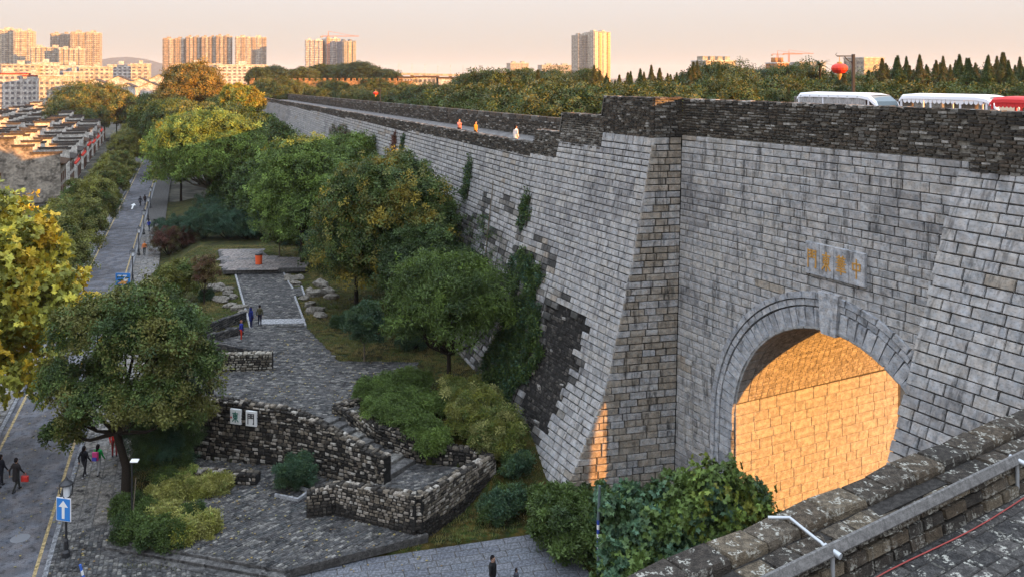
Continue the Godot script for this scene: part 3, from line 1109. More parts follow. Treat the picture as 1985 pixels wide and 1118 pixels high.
func body_net(kind: String) -> Array:
	if pose_cache.has(kind):
		return pose_cache[kind]
	var bones := pose(kind)
	var cell := 0.03
	var lo := Vector3(-0.45, -0.03, -0.5)
	var nx := 30
	var ny := 60
	var nz := 32
	var val := PackedFloat32Array()
	var who := PackedInt32Array()
	val.resize(nx * ny * nz)
	val.fill(9.0)
	who.resize(nx * ny * nz)
	for bi in bones.size():
		var b: Array = bones[bi]
		var r: float = maxf(b[2], b[3]) + 0.1
		var mn := (Vector3(minf(b[0].x, b[1].x), minf(b[0].y, b[1].y), minf(b[0].z, b[1].z)) - Vector3.ONE * r - lo) / cell
		var mx := (Vector3(maxf(b[0].x, b[1].x), maxf(b[0].y, b[1].y), maxf(b[0].z, b[1].z)) + Vector3.ONE * r - lo) / cell
		var ab: Vector3 = b[1] - b[0]
		var l2 := maxf(ab.length_squared(), 1e-6)
		for z in range(maxi(0, int(mn.z)), mini(nz, int(mx.z) + 1)):
			for y in range(maxi(0, int(mn.y)), mini(ny, int(mx.y) + 1)):
				for x in range(maxi(0, int(mn.x)), mini(nx, int(mx.x) + 1)):
					var p := lo + Vector3(x, y, z) * cell
					var t: float = clampf((p - b[0]).dot(ab) / l2, 0, 1)
					var d: float = (p - b[0] - ab * t).length() - lerpf(b[2], b[3], t)
					var i := (z * ny + y) * nx + x
					var o := val[i]
					if d < o:
						who[i] = b[4]
					var k := 0.03
					var h := clampf(0.5 + 0.5 * (o - d) / k, 0, 1)
					val[i] = lerpf(o, d, h) - k * h * (1 - h) if o < 8 else d
	var vid := {}
	var vs := PackedVector3Array()
	var ws := PackedInt32Array()
	for z in nz - 1:
		for y in ny - 1:
			for x in nx - 1:
				var i := (z * ny + y) * nx + x
				var acc := Vector3.ZERO
				var cnt := 0
				var best := 9.0
				var bw := 0
				var offs := [0, 1, nx, nx + 1, nx * ny, nx * ny + 1, nx * ny + nx, nx * ny + nx + 1]
				var neg := 0
				for o in offs:
					if val[i + o] < 0: neg += 1
					if val[i + o] < best:
						best = val[i + o]
						bw = who[i + o]
				if neg == 0 or neg == 8:
					continue
				for e in [[0, 1], [2, 3], [4, 5], [6, 7], [0, 2], [1, 3], [4, 6], [5, 7], [0, 4], [1, 5], [2, 6], [3, 7]]:
					var va := val[i + offs[e[0]]]
					var vb := val[i + offs[e[1]]]
					if (va < 0) != (vb < 0):
						var t := va / (va - vb)
						var pa := Vector3(e[0] & 1, (e[0] >> 1) & 1, e[0] >> 2)
						var pb := Vector3(e[1] & 1, (e[1] >> 1) & 1, e[1] >> 2)
						acc += pa.lerp(pb, t)
						cnt += 1
				vid[i] = vs.size()
				vs.append(lo + (Vector3(x, y, z) + acc / cnt) * cell)
				ws.append(bw)
	var ix := PackedInt32Array()
	for z in range(1, nz - 1):
		for y in range(1, ny - 1):
			for x in range(1, nx - 1):
				var i := (z * ny + y) * nx + x
				var s := val[i] < 0
				for ax in 3:
					var step: int = [1, nx, nx * ny][ax]
					if (val[i + step] < 0) == s:
						continue
					var u: int = [nx, nx * ny, 1][ax]
					var w: int = [nx * ny, 1, nx][ax]
					var q := [i - u - w, i - w, i, i - u]
					var ok := true
					for k in q:
						if not vid.has(k): ok = false
					if not ok: continue
					var f: Array = [vid[q[0]], vid[q[1]], vid[q[2]], vid[q[3]]]
					if not s:
						f.reverse()
					for k in [0, 2, 1, 0, 3, 2]:
						ix.append(f[k])
	# smooth normals
	var nr := PackedVector3Array()
	nr.resize(vs.size())
	for k in range(0, ix.size(), 3):
		var a := vs[ix[k]]
		var nn := (vs[ix[k + 2]] - a).cross(vs[ix[k + 1]] - a)
		for j in 3:
			nr[ix[k + j]] += nn
	for k in nr.size():
		nr[k] = nr[k].normalized()
	pose_cache[kind] = [vs, nr, ws, ix, bones]
	return pose_cache[kind]

# colours: skin, top, legs, shoes, hair (linear)
func person(label: String, at: Vector3, turn: float, height: float, kind: String, cols: Array, group := "") -> Node3D:
	var net := body_net(kind)
	var b := Buf.new()
	b.v = PackedVector3Array(net[0])
	b.n = PackedVector3Array(net[1])
	b.ix = PackedInt32Array(net[3])
	for k in net[2]:
		b.c.append(cols[k])
	# fingers and thumb on each hand
	for hand in [-2, -1]:
		var bone: Array = net[4].filter(func(x): return x[4] == 0 and x[2] == 0.03)[hand]
		var d: Vector3 = (bone[1] - bone[0]).normalized()
		var s := d.cross(Vector3(1, 0, 0)).normalized()
		for k in 4:
			var o: Vector3 = bone[1] + s * (k - 1.5) * 0.019
			var l: float = [0.06, 0.072, 0.068, 0.05][k]
			b.tube([o, o + d * l * 0.55, o + d * l * 0.85 + s.cross(d) * 0.02], [0.0095, 0.009, 0.007], 5, cols[0])
		b.tube([bone[0] + d * 0.02 - s * 0.02, bone[0] + d * 0.05 - s * 0.05, bone[0] + d * 0.075 - s * 0.055], [0.011, 0.01, 0.008], 5, cols[0])
	# eyes and mouth
	for x in [-0.032, 0.032]:
		b.box(Transform3D(Basis.IDENTITY, Vector3(x, 1.612, 0.094)), Vector3(0.022, 0.01, 0.012), Color(0.02, 0.015, 0.012))
	b.box(Transform3D(Basis.IDENTITY, Vector3(0, 1.545, 0.092)), Vector3(0.04, 0.008, 0.012), Color(0.25, 0.09, 0.08))
	var t := thing("person", label, "person", at, turn, group)
	t.scale = Vector3.ONE * (height / 1.745)
	part("body", b.mesh(), M.cloth, t)
	return t

# ---------------------------------------------------------------- ground
func road_x(z: float, off: float) -> float:      # z is depth; off metres from the right kerb
	return -6.15 - 0.373 * z + off * 1.067

func terrain(x: float, z: float) -> float:
	var d := x - road_x(z, 2.95)                 # metres right of the pavement edge
	var u := 2.35 * smoothstep(0.6, 5.0, d)
	if z < 52.0:
		# in front of the retaining wall the garden lies low; right of the stairs it slopes down
		var line := 48.96 - (x + 17.6) * 0.284 if x < -11.75 else 47.3 - (x + 11.75) * 0.55
		if z < line - 0.02:
			u = 0.1
		if x > -11.0:
			var t := clampf((z - 42.5) / 7.0, 0, 1)
			u = 0.12 + 2.2 * t * t * (3 - 2 * t)
			if z < line + 2.9 and z > line - 1.2 and x < -5.0:
				u = minf(u, 0.4 + 1.2 * clampf((z - 46.5) / 2.5, 0, 1))
			if z < line - 0.02 and x < -4.0:
				u = 0.1
	if z > 95:
		u = lerpf(u, 0.9 * smoothstep(0.6, 6.0, d), clampf((z - 95) / 40.0, 0, 1))
	for e in low_paved:
		if Geometry2D.is_point_in_polygon(Vector2(x, -z), e[0]):
			u = minf(u, e[1] - 0.12)
	return u - 0.03

func flat_poly(pts: Array, level: float) -> ArrayMesh:
	var b := Buf.new()
	var pl := PackedVector2Array()
	for p in pts:
		pl.append(Vector2(p.x, -p.z))
	b.prism(pl, Vector3(0, level, 0), Vector3.RIGHT, Vector3.FORWARD, Vector3.UP, 0.35)
	return b.mesh()

func pave(parent: Node, piece: String, pts: Array, level: float, ang: float, ca: float, cb_min: float, cb_max: float, o: Dictionary) -> void:
	var u := Vector3(cos(ang), 0, -sin(ang))
	var v := Vector3(-sin(ang), 0, -cos(ang))
	var pl := PackedVector2Array()
	var a0 := 1e9
	var a1 := -1e9
	var h0 := 1e9
	var h1 := -1e9
	for p in pts:
		var q := Vector3(p.x, 0, p.z)
		pl.append(Vector2(q.dot(u), q.dot(v)))
		a0 = minf(a0, q.dot(u)); a1 = maxf(a1, q.dot(u))
		h0 = minf(h0, q.dot(v)); h1 = maxf(h1, q.dot(v))
	var oo := {"lmin": cb_min, "lmax": cb_max, "depth": 0.05, "gap": 0.015, "proud": 0.012, "rest": piece + "s"}
	oo.merge(o, true)
	oo.keep = func(a, h): return Geometry2D.is_point_in_polygon(Vector2(a, h), pl)
	var rows := []
	var h := h0
	while h < h1:
		rows.append([h, h + ca, [[a0 - rng.randf() * cb_max, a1]]])
		h += ca
	lay(parent, piece, func(a: float, hh: float) -> Vector3: return u * a + v * hh + Vector3.UP * (level + 0.012), rows, oo)

func build_ground() -> void:
	var g := Buf.new()
	g.quad(Vector3(-6000, -0.25, 400), Vector3(6000, -0.25, 400), Vector3(6000, -0.25, -9000), Vector3(-6000, -0.25, -9000))
	structure("ground", g.mesh(), M.earth)
	# garden terrain
	var b := Buf.new()
	for zone in [[36.0, 60.0, 0.3], [60.0, 150.0, 1.2]]:
		var st: float = zone[2]
		var z: float = zone[0]
		while z < zone[1] - 0.01:
			var x := road_x(z, 2.95)
			var xe := 22.0 - 0.369 * z + 4.0 if z > 57 else 12.0
			while x < xe:
				var p := []
				for c in [[0, 0], [1, 0], [1, 1], [0, 1]]:
					var xx: float = x + c[0] * st - c[1] * st * 0.373
					var zz: float = z + c[1] * st
					p.append(Vector3(xx, terrain(xx, zz), -zz))
				b.quad(p[0], p[1], p[2], p[3])
				x += st
			z += st
	structure("garden_ground", b.mesh(), M.grass)
	# grass tufts, stuff nobody could count
	var mm := MultiMesh.new()
	mm.transform_format = MultiMesh.TRANSFORM_3D
	mm.use_colors = true
	var tuft := Buf.new()
	for i in 7:
		var a := i * 0.9
		var d := Vector3(cos(a), 0, sin(a))
		var o := d * 0.1
		tuft.tri(o - d.cross(Vector3.UP) * 0.02, o + d.cross(Vector3.UP) * 0.02, o + d * 0.09 + Vector3.UP * (0.1 + 0.03 * (i % 3)))
	mm.mesh = tuft.mesh()
	var spots := []
	for i in 26000:
		var z := rng.randf_range(38, 100)
		var x := rng.randf_range(road_x(z, 3.3), 8.0 if z < 57 else 24.0 - 0.369 * z)
		if not on_paving(x, z):
			spots.append(Vector3(x, terrain(x, z), -z))
	mm.instance_count = spots.size()
	for i in spots.size():
		mm.set_instance_transform(i, Transform3D(Basis(Vector3.UP, rng.randf() * TAU) * rng.randf_range(0.6, 1.3), spots[i]))
		var n: float = wear.get_noise_2d(spots[i].x * 3.0, spots[i].z * 3.0)
		mm.set_instance_color(i, Color(0.09, 0.11, 0.025).lerp(Color(0.2, 0.15, 0.05), clampf(0.4 + n * 1.4, 0, 1)))
	var gr := put_crown("grass", mm, foliage_mat("leaf"), self)
	gr.set_meta("kind", "stuff")
	tag(gr, "short patchy grass of the garden beds", "grass")
	# fallen leaves on the pavings and the road edge
	var fl := MultiMesh.new()
	fl.transform_format = MultiMesh.TRANSFORM_3D
	fl.use_colors = true
	var lf := Buf.new()
	lf.tri(Vector3(-0.05, 0, 0), Vector3(0.0, 0.012, 0.04), Vector3(0.06, 0, 0))
	lf.tri(Vector3(-0.05, 0, 0), Vector3(0.06, 0, 0), Vector3(0.0, 0.012, -0.04))
	fl.mesh = lf.mesh()
	var fs := []
	for i in 1700:
		var z := rng.randf_range(36, 75)
		var off := rng.randf_range(-4.8, 3.0)
		if i % 2 == 0 and wear.get_noise_2d(off * 9.0, z * 6.0) > -0.05:
			fs.append(V(z, off, 0.02 if off < 0.1 else 0.14))
		else:
			var p := Vector3(rng.randf_range(-17, -3), 0, -rng.randf_range(38, 66))
			for e in [[paved[0], 0.5], [paved[1], 0.06], [paved[2], 2.46], [paved[3], 2.46]]:
				if Geometry2D.is_point_in_polygon(Vector2(p.x, p.z), e[0]):
					fs.append(Vector3(p.x, e[1], p.z))
					break
	fl.instance_count = fs.size()
	for i in fs.size():
		fl.set_instance_transform(i, Transform3D(Basis.from_euler(Vector3(rng.randf_range(-0.4, 0.4), rng.randf() * TAU, 0)) * rng.randf_range(0.7, 1.6), fs[i]))
		fl.set_instance_color(i, [Color(0.24, 0.17, 0.06), Color(0.28, 0.22, 0.08), Color(0.15, 0.1, 0.05), Color(0.2, 0.18, 0.08)][rng.randi() % 4])
	tag(put_crown("fallen_leaves", fl, foliage_mat("leaf"), self), "scattered dry leaves on the pavings and road", "leaves")
	# street
	var rb := Buf.new()
	var strips := {"road": [], "walk": []}
	rb.quad(V(30, -4.6), V(30, 0), V(420, 0), V(420, -4.6))
	structure("road", rb.mesh(), M.asphalt)
	var lb := Buf.new()
	lb.quad(V(30, -0.42, 0.006), V(30, -0.27, 0.006), V(420, -0.27, 0.006), V(420, -0.42, 0.006))
	lb.quad(V(30, -4.35, 0.006), V(30, -4.2, 0.006), V(420, -4.2, 0.006), V(420, -4.35, 0.006))
	structure("road_line", lb.mesh(), M.yellow)
	var ar := Buf.new()
	var ac := 145.0
	ar.quad(V(ac - 3, -2.5, 0.006), V(ac - 3, -2.25, 0.006), V(ac + 1, -2.25, 0.006), V(ac + 1, -2.5, 0.006))
	ar.tri(V(ac + 1, -2.8, 0.006), V(ac + 1, -1.95, 0.006), V(ac + 3.6, -2.37, 0.006))
	structure("road_arrow", ar.mesh(), M.white)
	# kerbs: separate kerb stones near, joined farther off
	var kerb := Node3D.new()
	kerb.name = "kerb"
	kerb.set_meta("kind", "structure")
	add_child(kerb)
	var far := Buf.new()
	for k in 200:
		var z := 33.0 + k * 1.0
		for side in [0.12, -4.72]:
			var q := Buf.new() if k < 75 else far
			kerb_stone(q, z, side)
			if k < 75:
				part("kerb_stone", q.mesh(), M.kerb, kerb)
	stuff_part("kerb_stones", far.mesh(), M.kerb, kerb)
	# right pavement slabs, left pavement
	var pw := Node3D.new()
	pw.name = "pavement"
	pw.set_meta("kind", "structure")
	add_child(pw)
	var pb := Buf.new()
	pb.quad(V(30, 0.24, 0.1), V(30, 2.95, 0.1), V(300, 2.95, 0.1), V(300, 0.24, 0.1))
	pb.quad(V(30, 2.95, 0.1), V(30, 2.95, -0.3), V(300, 2.95, -0.3), V(300, 2.95, 0.1))
	pb.quad(V(30, -8.2, 0.1), V(30, -4.84, 0.1), V(420, -4.84, 0.1), V(420, -8.2, 0.1))
	part("bed", pb.mesh(), M.joint, pw)
	var ang := atan2(1.0, -0.373) 
	pave(pw, "slab", [V(41.5, 0.26), V(41.5, 2.93), V(130, 2.93), V(130, 0.26)], 0.11, ang, 0.66, 0.9, 1.5, {"fam": "slab", "most": 200, "proud": 0.008})
	pave(pw, "slab", [V(30, -8.1), V(30, -4.86), V(150, -4.86), V(150, -8.1)], 0.11, ang, 0.8, 0.8, 1.2, {"fam": "slab", "most": 100, "proud": 0.008})
	pave(pw, "cobble", [V(30, 0.26), V(30, 12), V(36.5, 9.0), V(39.6, 4.9), V(41.5, 2.9), V(41.5, 0.26)], 0.11, ang, 0.2, 0.18, 0.3, {"fam": "slate", "most": 300, "rough": true, "proud": 0.02, "rest": "cobbles"})
	var cbl := Buf.new()
	cbl.quad(V(30, 2.9, 0.1), V(30, 12, 0.1), V(36.5, 9.0, 0.1), V(41.5, 2.9, 0.1))
	part("cobble_bed", cbl.mesh(), M.joint, pw)

func kerb_stone(q: Buf, z: float, side: float) -> void:
	var d := (V(z + 1, side) - V(z, side)).normalized()
	q.box(Transform3D(Basis(d.cross(Vector3.UP), d, Vector3.UP).orthonormalized(), V(z + 0.5, side, 0.0)), Vector3(0.22, 1.04, 0.26), Color.WHITE, 0.02)

func V(z: float, off: float, y := 0.0) -> Vector3:
	return Vector3(road_x(z, off), y, -z)

func on_paving(x: float, z: float) -> bool:
	for pl in paved:
		if Geometry2D.is_point_in_polygon(Vector2(x, -z), pl):
			return true
	return false

var paved := []
var low_paved := []

func add_paved(pts: Array) -> void:
	var pl := PackedVector2Array()
	for p in pts:
		pl.append(Vector2(p.x, p.z))
	paved.append(pl)

var terrace_px := [[372, 770], [600, 806], [690, 812], [700, 766], [690, 735], [812, 722], [806, 702], [655, 700], [592, 634], [440, 634], [425, 690], [372, 735]]
var path_px := [[458, 533], [546, 529], [566, 560], [582, 557], [588, 572], [571, 575], [590, 632], [487, 634]]
var square_px := [[422, 484], [505, 483], [520, 497], [588, 499], [592, 519], [432, 524]]

func pxs(list: Array, level: float) -> Array:
	var out := []
	for p in list:
		out.append(gp(p[0], p[1], level))
	return out

func build_terrace() -> void:
	var plaza := [gp(372, 890, 0.45), gp(560, 905, 0.45), gp(760, 935, 0.45), gp(830, 1036, 0.45), gp(560, 1104, 0.45), gp(222, 1043, 0.45), gp(240, 1030, 0.45), gp(380, 960, 0.45)]
	var lowpath := [gp(470, 1118, 0.0), gp(1042, 1034, 0.0), gp(1100, 1060, 0.0), gp(1150, 1122, 0.0), gp(1150, 1400, 0.0), gp(200, 1400, 0.0), gp(330, 1140, 0.0)]
	var ter := pxs(terrace_px, 2.4)
	var pat := pxs(path_px, 2.4)
	var sq := pxs(square_px, 2.9)
	for p in [plaza, lowpath, ter, pat, sq]:
		add_paved(p)
	var land := [Vector3(-6.3, 0, -44.4), Vector3(-5.1, 0, -46.6), Vector3(-1.2, 0, -45.9), Vector3(-4.34, 0, -40.4), Vector3(-8.4, 0, -42.3), Vector3(-8.9, 0, -43.4)]
	add_paved(land)
	add_paved([Vector3(-11.5, 0, -47.3), Vector3(-9.9, 0, -49.6), Vector3(-4.9, 0, -46.6), Vector3(-6.3, 0, -44.4)])
	low_paved = [[paved[0], 0.45], [paved[1], 0.0], [paved[5], 0.6], [paved[6], 0.6]]
	var t := structure("terrace", flat_poly(ter, 2.4), M.joint)
	pave(t, "paver", ter, 2.4, 0.06, 0.17, 0.24, 0.42, {"fam": "slate", "most": 300, "rough": true, "gap": 0.02, "proud": 0.025, "depth": 0.04})
	var q := structure("path", flat_poly(pat, 2.41), M.joint)
	pave(q, "paver", pat, 2.41, 0.06, 0.17, 0.24, 0.42, {"fam": "slate", "most": 250, "rough": true, "gap": 0.02, "proud": 0.02, "depth": 0.04})
	var s := structure("square", flat_poly(sq, 2.9), M.joint)
	pave(s, "slab", sq, 2.9, 0.06, 0.95, 0.95, 1.05, {"fam": "warmslab", "most": 200, "proud": 0.01})
	var z := structure("plaza", flat_poly(plaza, 0.45), M.joint)
	pave(z, "paver", plaza, 0.45, 0.9, 0.16, 0.22, 0.42, {"fam": "slate", "most": 300, "rough": true, "gap": 0.02, "proud": 0.025, "depth": 0.04})
	var l := structure("lower_path", flat_poly(lowpath, 0.02), M.joint)
	pave(l, "slab", lowpath, 0.02, 0.27, 0.5, 0.95, 1.1, {"fam": "bluestone", "most": 300, "gap": 0.03, "proud": 0.01})
	# pale border strips of the path, threshold and the dark step up to the square
	for e in [[[456, 533], [485, 636]], [[549, 529], [567, 561]], [[571, 575], [592, 632]], [[584, 556], [590, 573]]]:
		var a := gp(e[0][0], e[0][1], 2.4)
		var c := gp(e[1][0], e[1][1], 2.4)
		var kb := Buf.new()
		var d := (c - a).normalized()
		kb.box(Transform3D(Basis(d.cross(Vector3.UP), d, Vector3.UP), (a + c) * 0.5 + Vector3.UP * 0.0), Vector3(0.16, a.distance_to(c), 0.18), Color.WHITE, 0.015)
		part("border_strip", kb.mesh(), M.pale, q)
	var tb := Buf.new()
	var ta := gp(503, 625, 2.4)
	var tc := gp(589, 623, 2.4)
	tb.box(Transform3D(Basis((tc - ta).normalized(), Vector3.FORWARD, Vector3.UP).orthonormalized(), (ta + tc) * 0.5), Vector3(ta.distance_to(tc), 1.35, 0.16), Color.WHITE, 0.015)
	part("threshold", tb.mesh(), M.pale, q)
	for i in 3:
		var a := gp(455, 532 - i * 4, 2.4)
		var c := gp(548, 529 - i * 4, 2.4)
		var sb := Buf.new()
		sb.box(Transform3D(Basis((c - a).normalized(), Vector3.UP, Vector3.BACK).orthonormalized(), (a + c) * 0.5 + Vector3(0, 0.085 + 0.17 * i, -0.3)), Vector3(a.distance_to(c), 0.17, 1.2), Color.WHITE, 0.02)
		part("step", sb.mesh(), M.slate.one[1], s)
	# steps down from the plaza to the cobbles
	for i in 3:
		var a := gp(214, 1046, 0.3) + Vector3(0, 0, 0.36 * i)
		var c := gp(562, 1107, 0.3) + Vector3(0, 0, 0.36 * i)
		var n := 7
		for k in n:
			var p0 := a.lerp(c, float(k) / n)
			var p1 := a.lerp(c, float(k + 1) / n)
			var d := (p1 - p0).normalized()
			var sb := Buf.new()
			sb.box(Transform3D(Basis(d, Vector3.UP, d.cross(Vector3.UP)).orthonormalized(), (p0 + p1) * 0.5 + Vector3(0, 0.07 - 0.14 * i, 0)), Vector3(p0.distance_to(p1) - 0.015, 0.15, 0.42), Color.WHITE, 0.02)
			part("step", sb.mesh(), M.slate.one[(i + k) % 3 + 2], z)
	# planter kerb, dark earth and shrub are added with the plants
	var kc := [gp(534, 963, 0.45), gp(577, 972, 0.45), gp(600, 955, 0.45), gp(566, 944, 0.45)]
	for i in 3:
		var a: Vector3 = kc[i]
		var c: Vector3 = kc[i + 1]
		var kb := Buf.new()
		var d := (c - a).normalized()
		kb.box(Transform3D(Basis(d, Vector3.UP, d.cross(Vector3.UP)), (a + c) * 0.5 + Vector3.UP * 0.08), Vector3(a.distance_to(c) + 0.1, 0.18, 0.12), Color.WHITE, 0.01)
		part("planter_kerb", kb.mesh(), M.pale, z)
	# the retaining wall with the two plaques, and the walls of the stairs
	var A := Vector2(-17.6, -48.96)
	var B := Vector2(-11.75, -47.3)
	var C := Vector2(-6.3, -44.3)
	var rw := thing("retaining_wall", "rubble retaining wall with two white plaques, stepping down beside the stairs", "wall")
	line_wall(rw, [[A.x - 0.4, A.y - 0.12, 0.1, 3.7], [-12.6, -47.55, 0.1, 3.6], [-11.1, -47.0, 0.1, 3.4], [-9.0, -45.9, 0.1, 2.85], [-7.4, -45.0, 0.1, 2.45], [C.x, C.y, 0.1, 2.3]], 0.55, {"fam": "rubble", "piece": "stone", "lmin": 0.16, "lmax": 0.44, "ch": 0.18, "vh": 0.35, "depth": 0.16, "gap": 0.045, "proud": 0.09, "jit": 0.03, "mortar": M.dark_core, "rough": true, "rest": "stones"})
	var bench := thing("stone_bench", "low rubble ledge at the foot of the retaining wall", "ledge")
	var p0 := gp(372, 930, 0.45)
	var p1 := gp(500, 936, 0.45)
	line_wall(bench, [[p0.x, p0.z, 0.1, 1.0], [p1.x, p1.z, 0.1, 0.95]], 0.7, {"fam": "rubble", "piece": "stone", "lmin": 0.16, "lmax": 0.45, "ch": 0.18, "vh": 0.3, "mortar": M.dark_core, "depth": 0.14, "gap": 0.03, "proud": 0.06, "jit": 0.02, "rough": true, "rest": "stones", "most": 120})
	var sw := thing("stair_wall", "rubble wall on the shrub side of the garden stairs", "wall")
	var q0 := gp(708, 765, 2.75)
	line_wall(sw, [[q0.x, q0.z, 1.6, 2.75], [-10.1, -49.9, 1.6, 2.75], [-7.1, -47.7, 0.5, 2.6], [-4.9, -46.8, 0.1, 2.1], [-1.15, -46.05, 0.1, 1.78]], 0.5, {"fam": "rubble", "piece": "stone", "lmin": 0.16, "lmax": 0.44, "ch": 0.18, "vh": 0.35, "depth": 0.16, "gap": 0.045, "proud": 0.09, "jit": 0.03, "mortar": M.dark_core, "rough": true, "rest": "stones"})
	var lw := thing("landing_wall", "L-shaped rubble wall around the stair landing, lighter stones on its front", "wall")
	line_wall(lw, [[-9.85, -42.0, 0.1, 1.6], [-8.45, -42.3, 0.1, 1.95], [-4.34, -40.4, 0.05, 2.25], [-1.05, -45.7, 0.1, 1.85]], 0.5, {"tone": func(a, h): return [0, 1, 7, 8, 8][rng.randi() % 5] if h < 0.75 + 0.2 * sin(a * 1.3) else [2, 3, 4, 5, 4, 6, 0, 3][rng.randi() % 8], "fam": "rubble", "piece": "stone", "lmin": 0.16, "lmax": 0.38, "ch": 0.15, "vh": 0.2, "mortar": M.dark_core, "depth": 0.14, "gap": 0.026, "proud": 0.05, "jit": 0.014, "rough": true, "rest": "stones"})
	# stairs and landing
	var st := thing("garden_stairs", "dark stone stairs between two rubble walls", "stairs")
	var dirs := Vector3(0.853, 0, 0.522)
	var sd := dirs.cross(Vector3.UP)
	for i in 9:
		var c := Vector3(-10.5, 2.33 - 0.16 * i, -48.55) + dirs * (0.64 * i + 0.1)
		var b := Buf.new()
		b.box(Transform3D(Basis(-sd, Vector3.UP, dirs).orthonormalized(), c + Vector3(0, -0.35, 0)), Vector3(2.7, 0.85, 0.655), Color.WHITE, 0.025)
		part("step", b.mesh(), M.slate.one[[3, 4, 2, 5][i % 4]], st)
	
	var lm := part("landing", flat_poly(land, 0.95), M.joint, st)
	pave(lm, "paver", land, 0.95, 0.5, 0.17, 0.24, 0.42, {"fam": "slate", "most": 200, "rough": true, "gap": 0.02, "proud": 0.02, "depth": 0.04})
	# stair head on the street side: dark walls folding back, and a pale rubble end
	var pa := gp(377, 636, 3.0)
	var pb := gp(474, 606, 3.0)
	var side := thing("ramp_wall", "dark coursed wall along the far side of the street stair", "wall")
	line_wall(side, [[pa.x, pa.z, 1.0, 3.0], [pb.x, pb.z, 1.9, 3.1]], 0.4, {"fam": "darkstone", "piece": "stone", "lmin": 0.25, "lmax": 0.5, "ch": 0.16, "gap": 0.025, "proud": 0.03, "jit": 0.01, "rest": "stones", "most": 120})
	var pc := gp(390, 652, 2.9)
	var pd := gp(470, 634, 2.9)
	var s2 := thing("ramp_wall", "low dark wall dividing the two flights of the street stair", "wall")
	line_wall(s2, [[pc.x, pc.z, 1.0, 2.9], [pd.x, pd.z, 1.9, 2.95]], 0.35, {"fam": "darkstone", "piece": "stone", "lmin": 0.25, "lmax": 0.5, "ch": 0.16, "gap": 0.025, "proud": 0.03, "jit": 0.01, "rest": "stones", "most": 120})
	var pe := gp(386, 656, 3.1)
	var pf := gp(506, 678, 3.1)
	var s3 := thing("ramp_wall", "dark coursed wall slanting down to the pale rubble end of the street stair", "wall")
	line_wall(s3, [[pe.x, pe.z, 1.0, 3.1], [pf.x, pf.z, 1.9, 3.0]], 0.4, {"fam": "darkstone", "piece": "stone", "lmin": 0.25, "lmax": 0.5, "ch": 0.16, "gap": 0.025, "proud": 0.03, "jit": 0.01, "rest": "stones", "most": 120})
	var pg := gp(398, 720, 2.4)
	var ph := gp(528, 716, 2.4)
	var s4 := thing("ramp_wall", "short pale rubble wall standing on the dark terrace", "wall")
	line_wall(s4, [[pg.x, pg.z, 2.2, 3.5], [ph.x, ph.z, 2.2, 3.55]], 0.5, {"fam": "palerubble", "piece": "stone", "mortar": M.dark_core, "lmin": 0.16, "lmax": 0.42, "ch": 0.16, "vh": 0.25, "gap": 0.03, "proud": 0.06, "jit": 0.02, "rough": true, "rest": "stones", "most": 250})
	# plaques
	var dw := Vector3(B.x - A.x, 0, B.y - A.y).normalized()
	var nw := dw.cross(Vector3.UP)
	plaque(rw_point(A, B, 458, 806), dw, nw, "east", Color(0.02, 0.16, 0.12), "white square plaque with a green character and red seal", true)
	plaque(rw_point(A, B, 488, 810), dw, nw, "gate", Color(0.03, 0.03, 0.035), "white square plaque with a black character", false)

func rw_point(A: Vector2, B: Vector2, x: float, y: float) -> Vector3:
	# where the ray of a pixel meets the retaining wall's face
	var u := (x - CX) / F
	var d := B - A
	var a := A + Vector2(-d.y, d.x).normalized() * 0.3
	# a.x + d.x t = u * -(a.y + d.y t)
	var t := (-u * a.y - a.x) / (d.x + u * d.y)
	var p := a + d * t
	return Vector3(p.x, EYE - (y - HY) / F * -p.y, p.y)

func plaque(at: Vector3, dx: Vector3, nn: Vector3, glyph: String, ink: Color, label: String, seal: bool) -> void:
	var t := thing("plaque", label + " set in the rubble wall", "plaque", at)
	var b := Buf.new()
	b.box(Transform3D(Basis(dx, Vector3.UP, nn), nn * 0.06), Vector3(0.66, 0.82, 0.12), Color.WHITE, 0.015)
	part("panel", b.mesh(), M.white, t)
	var g := Buf.new()
	strokes(g, GLYPH[glyph], nn * 0.125, dx, nn, 0.42, 0.56, 0.045)
	part("character", g.mesh(), plain(ink.r, ink.g, ink.b), t)
	if seal:
		var s := Buf.new()
		s.box(Transform3D(Basis(dx, Vector3.UP, nn), nn * 0.125 - dx * 0.26 - Vector3.UP * 0.05), Vector3(0.07, 0.1, 0.012))
		part("seal", s.mesh(), plain(0.55, 0.03, 0.02), t)

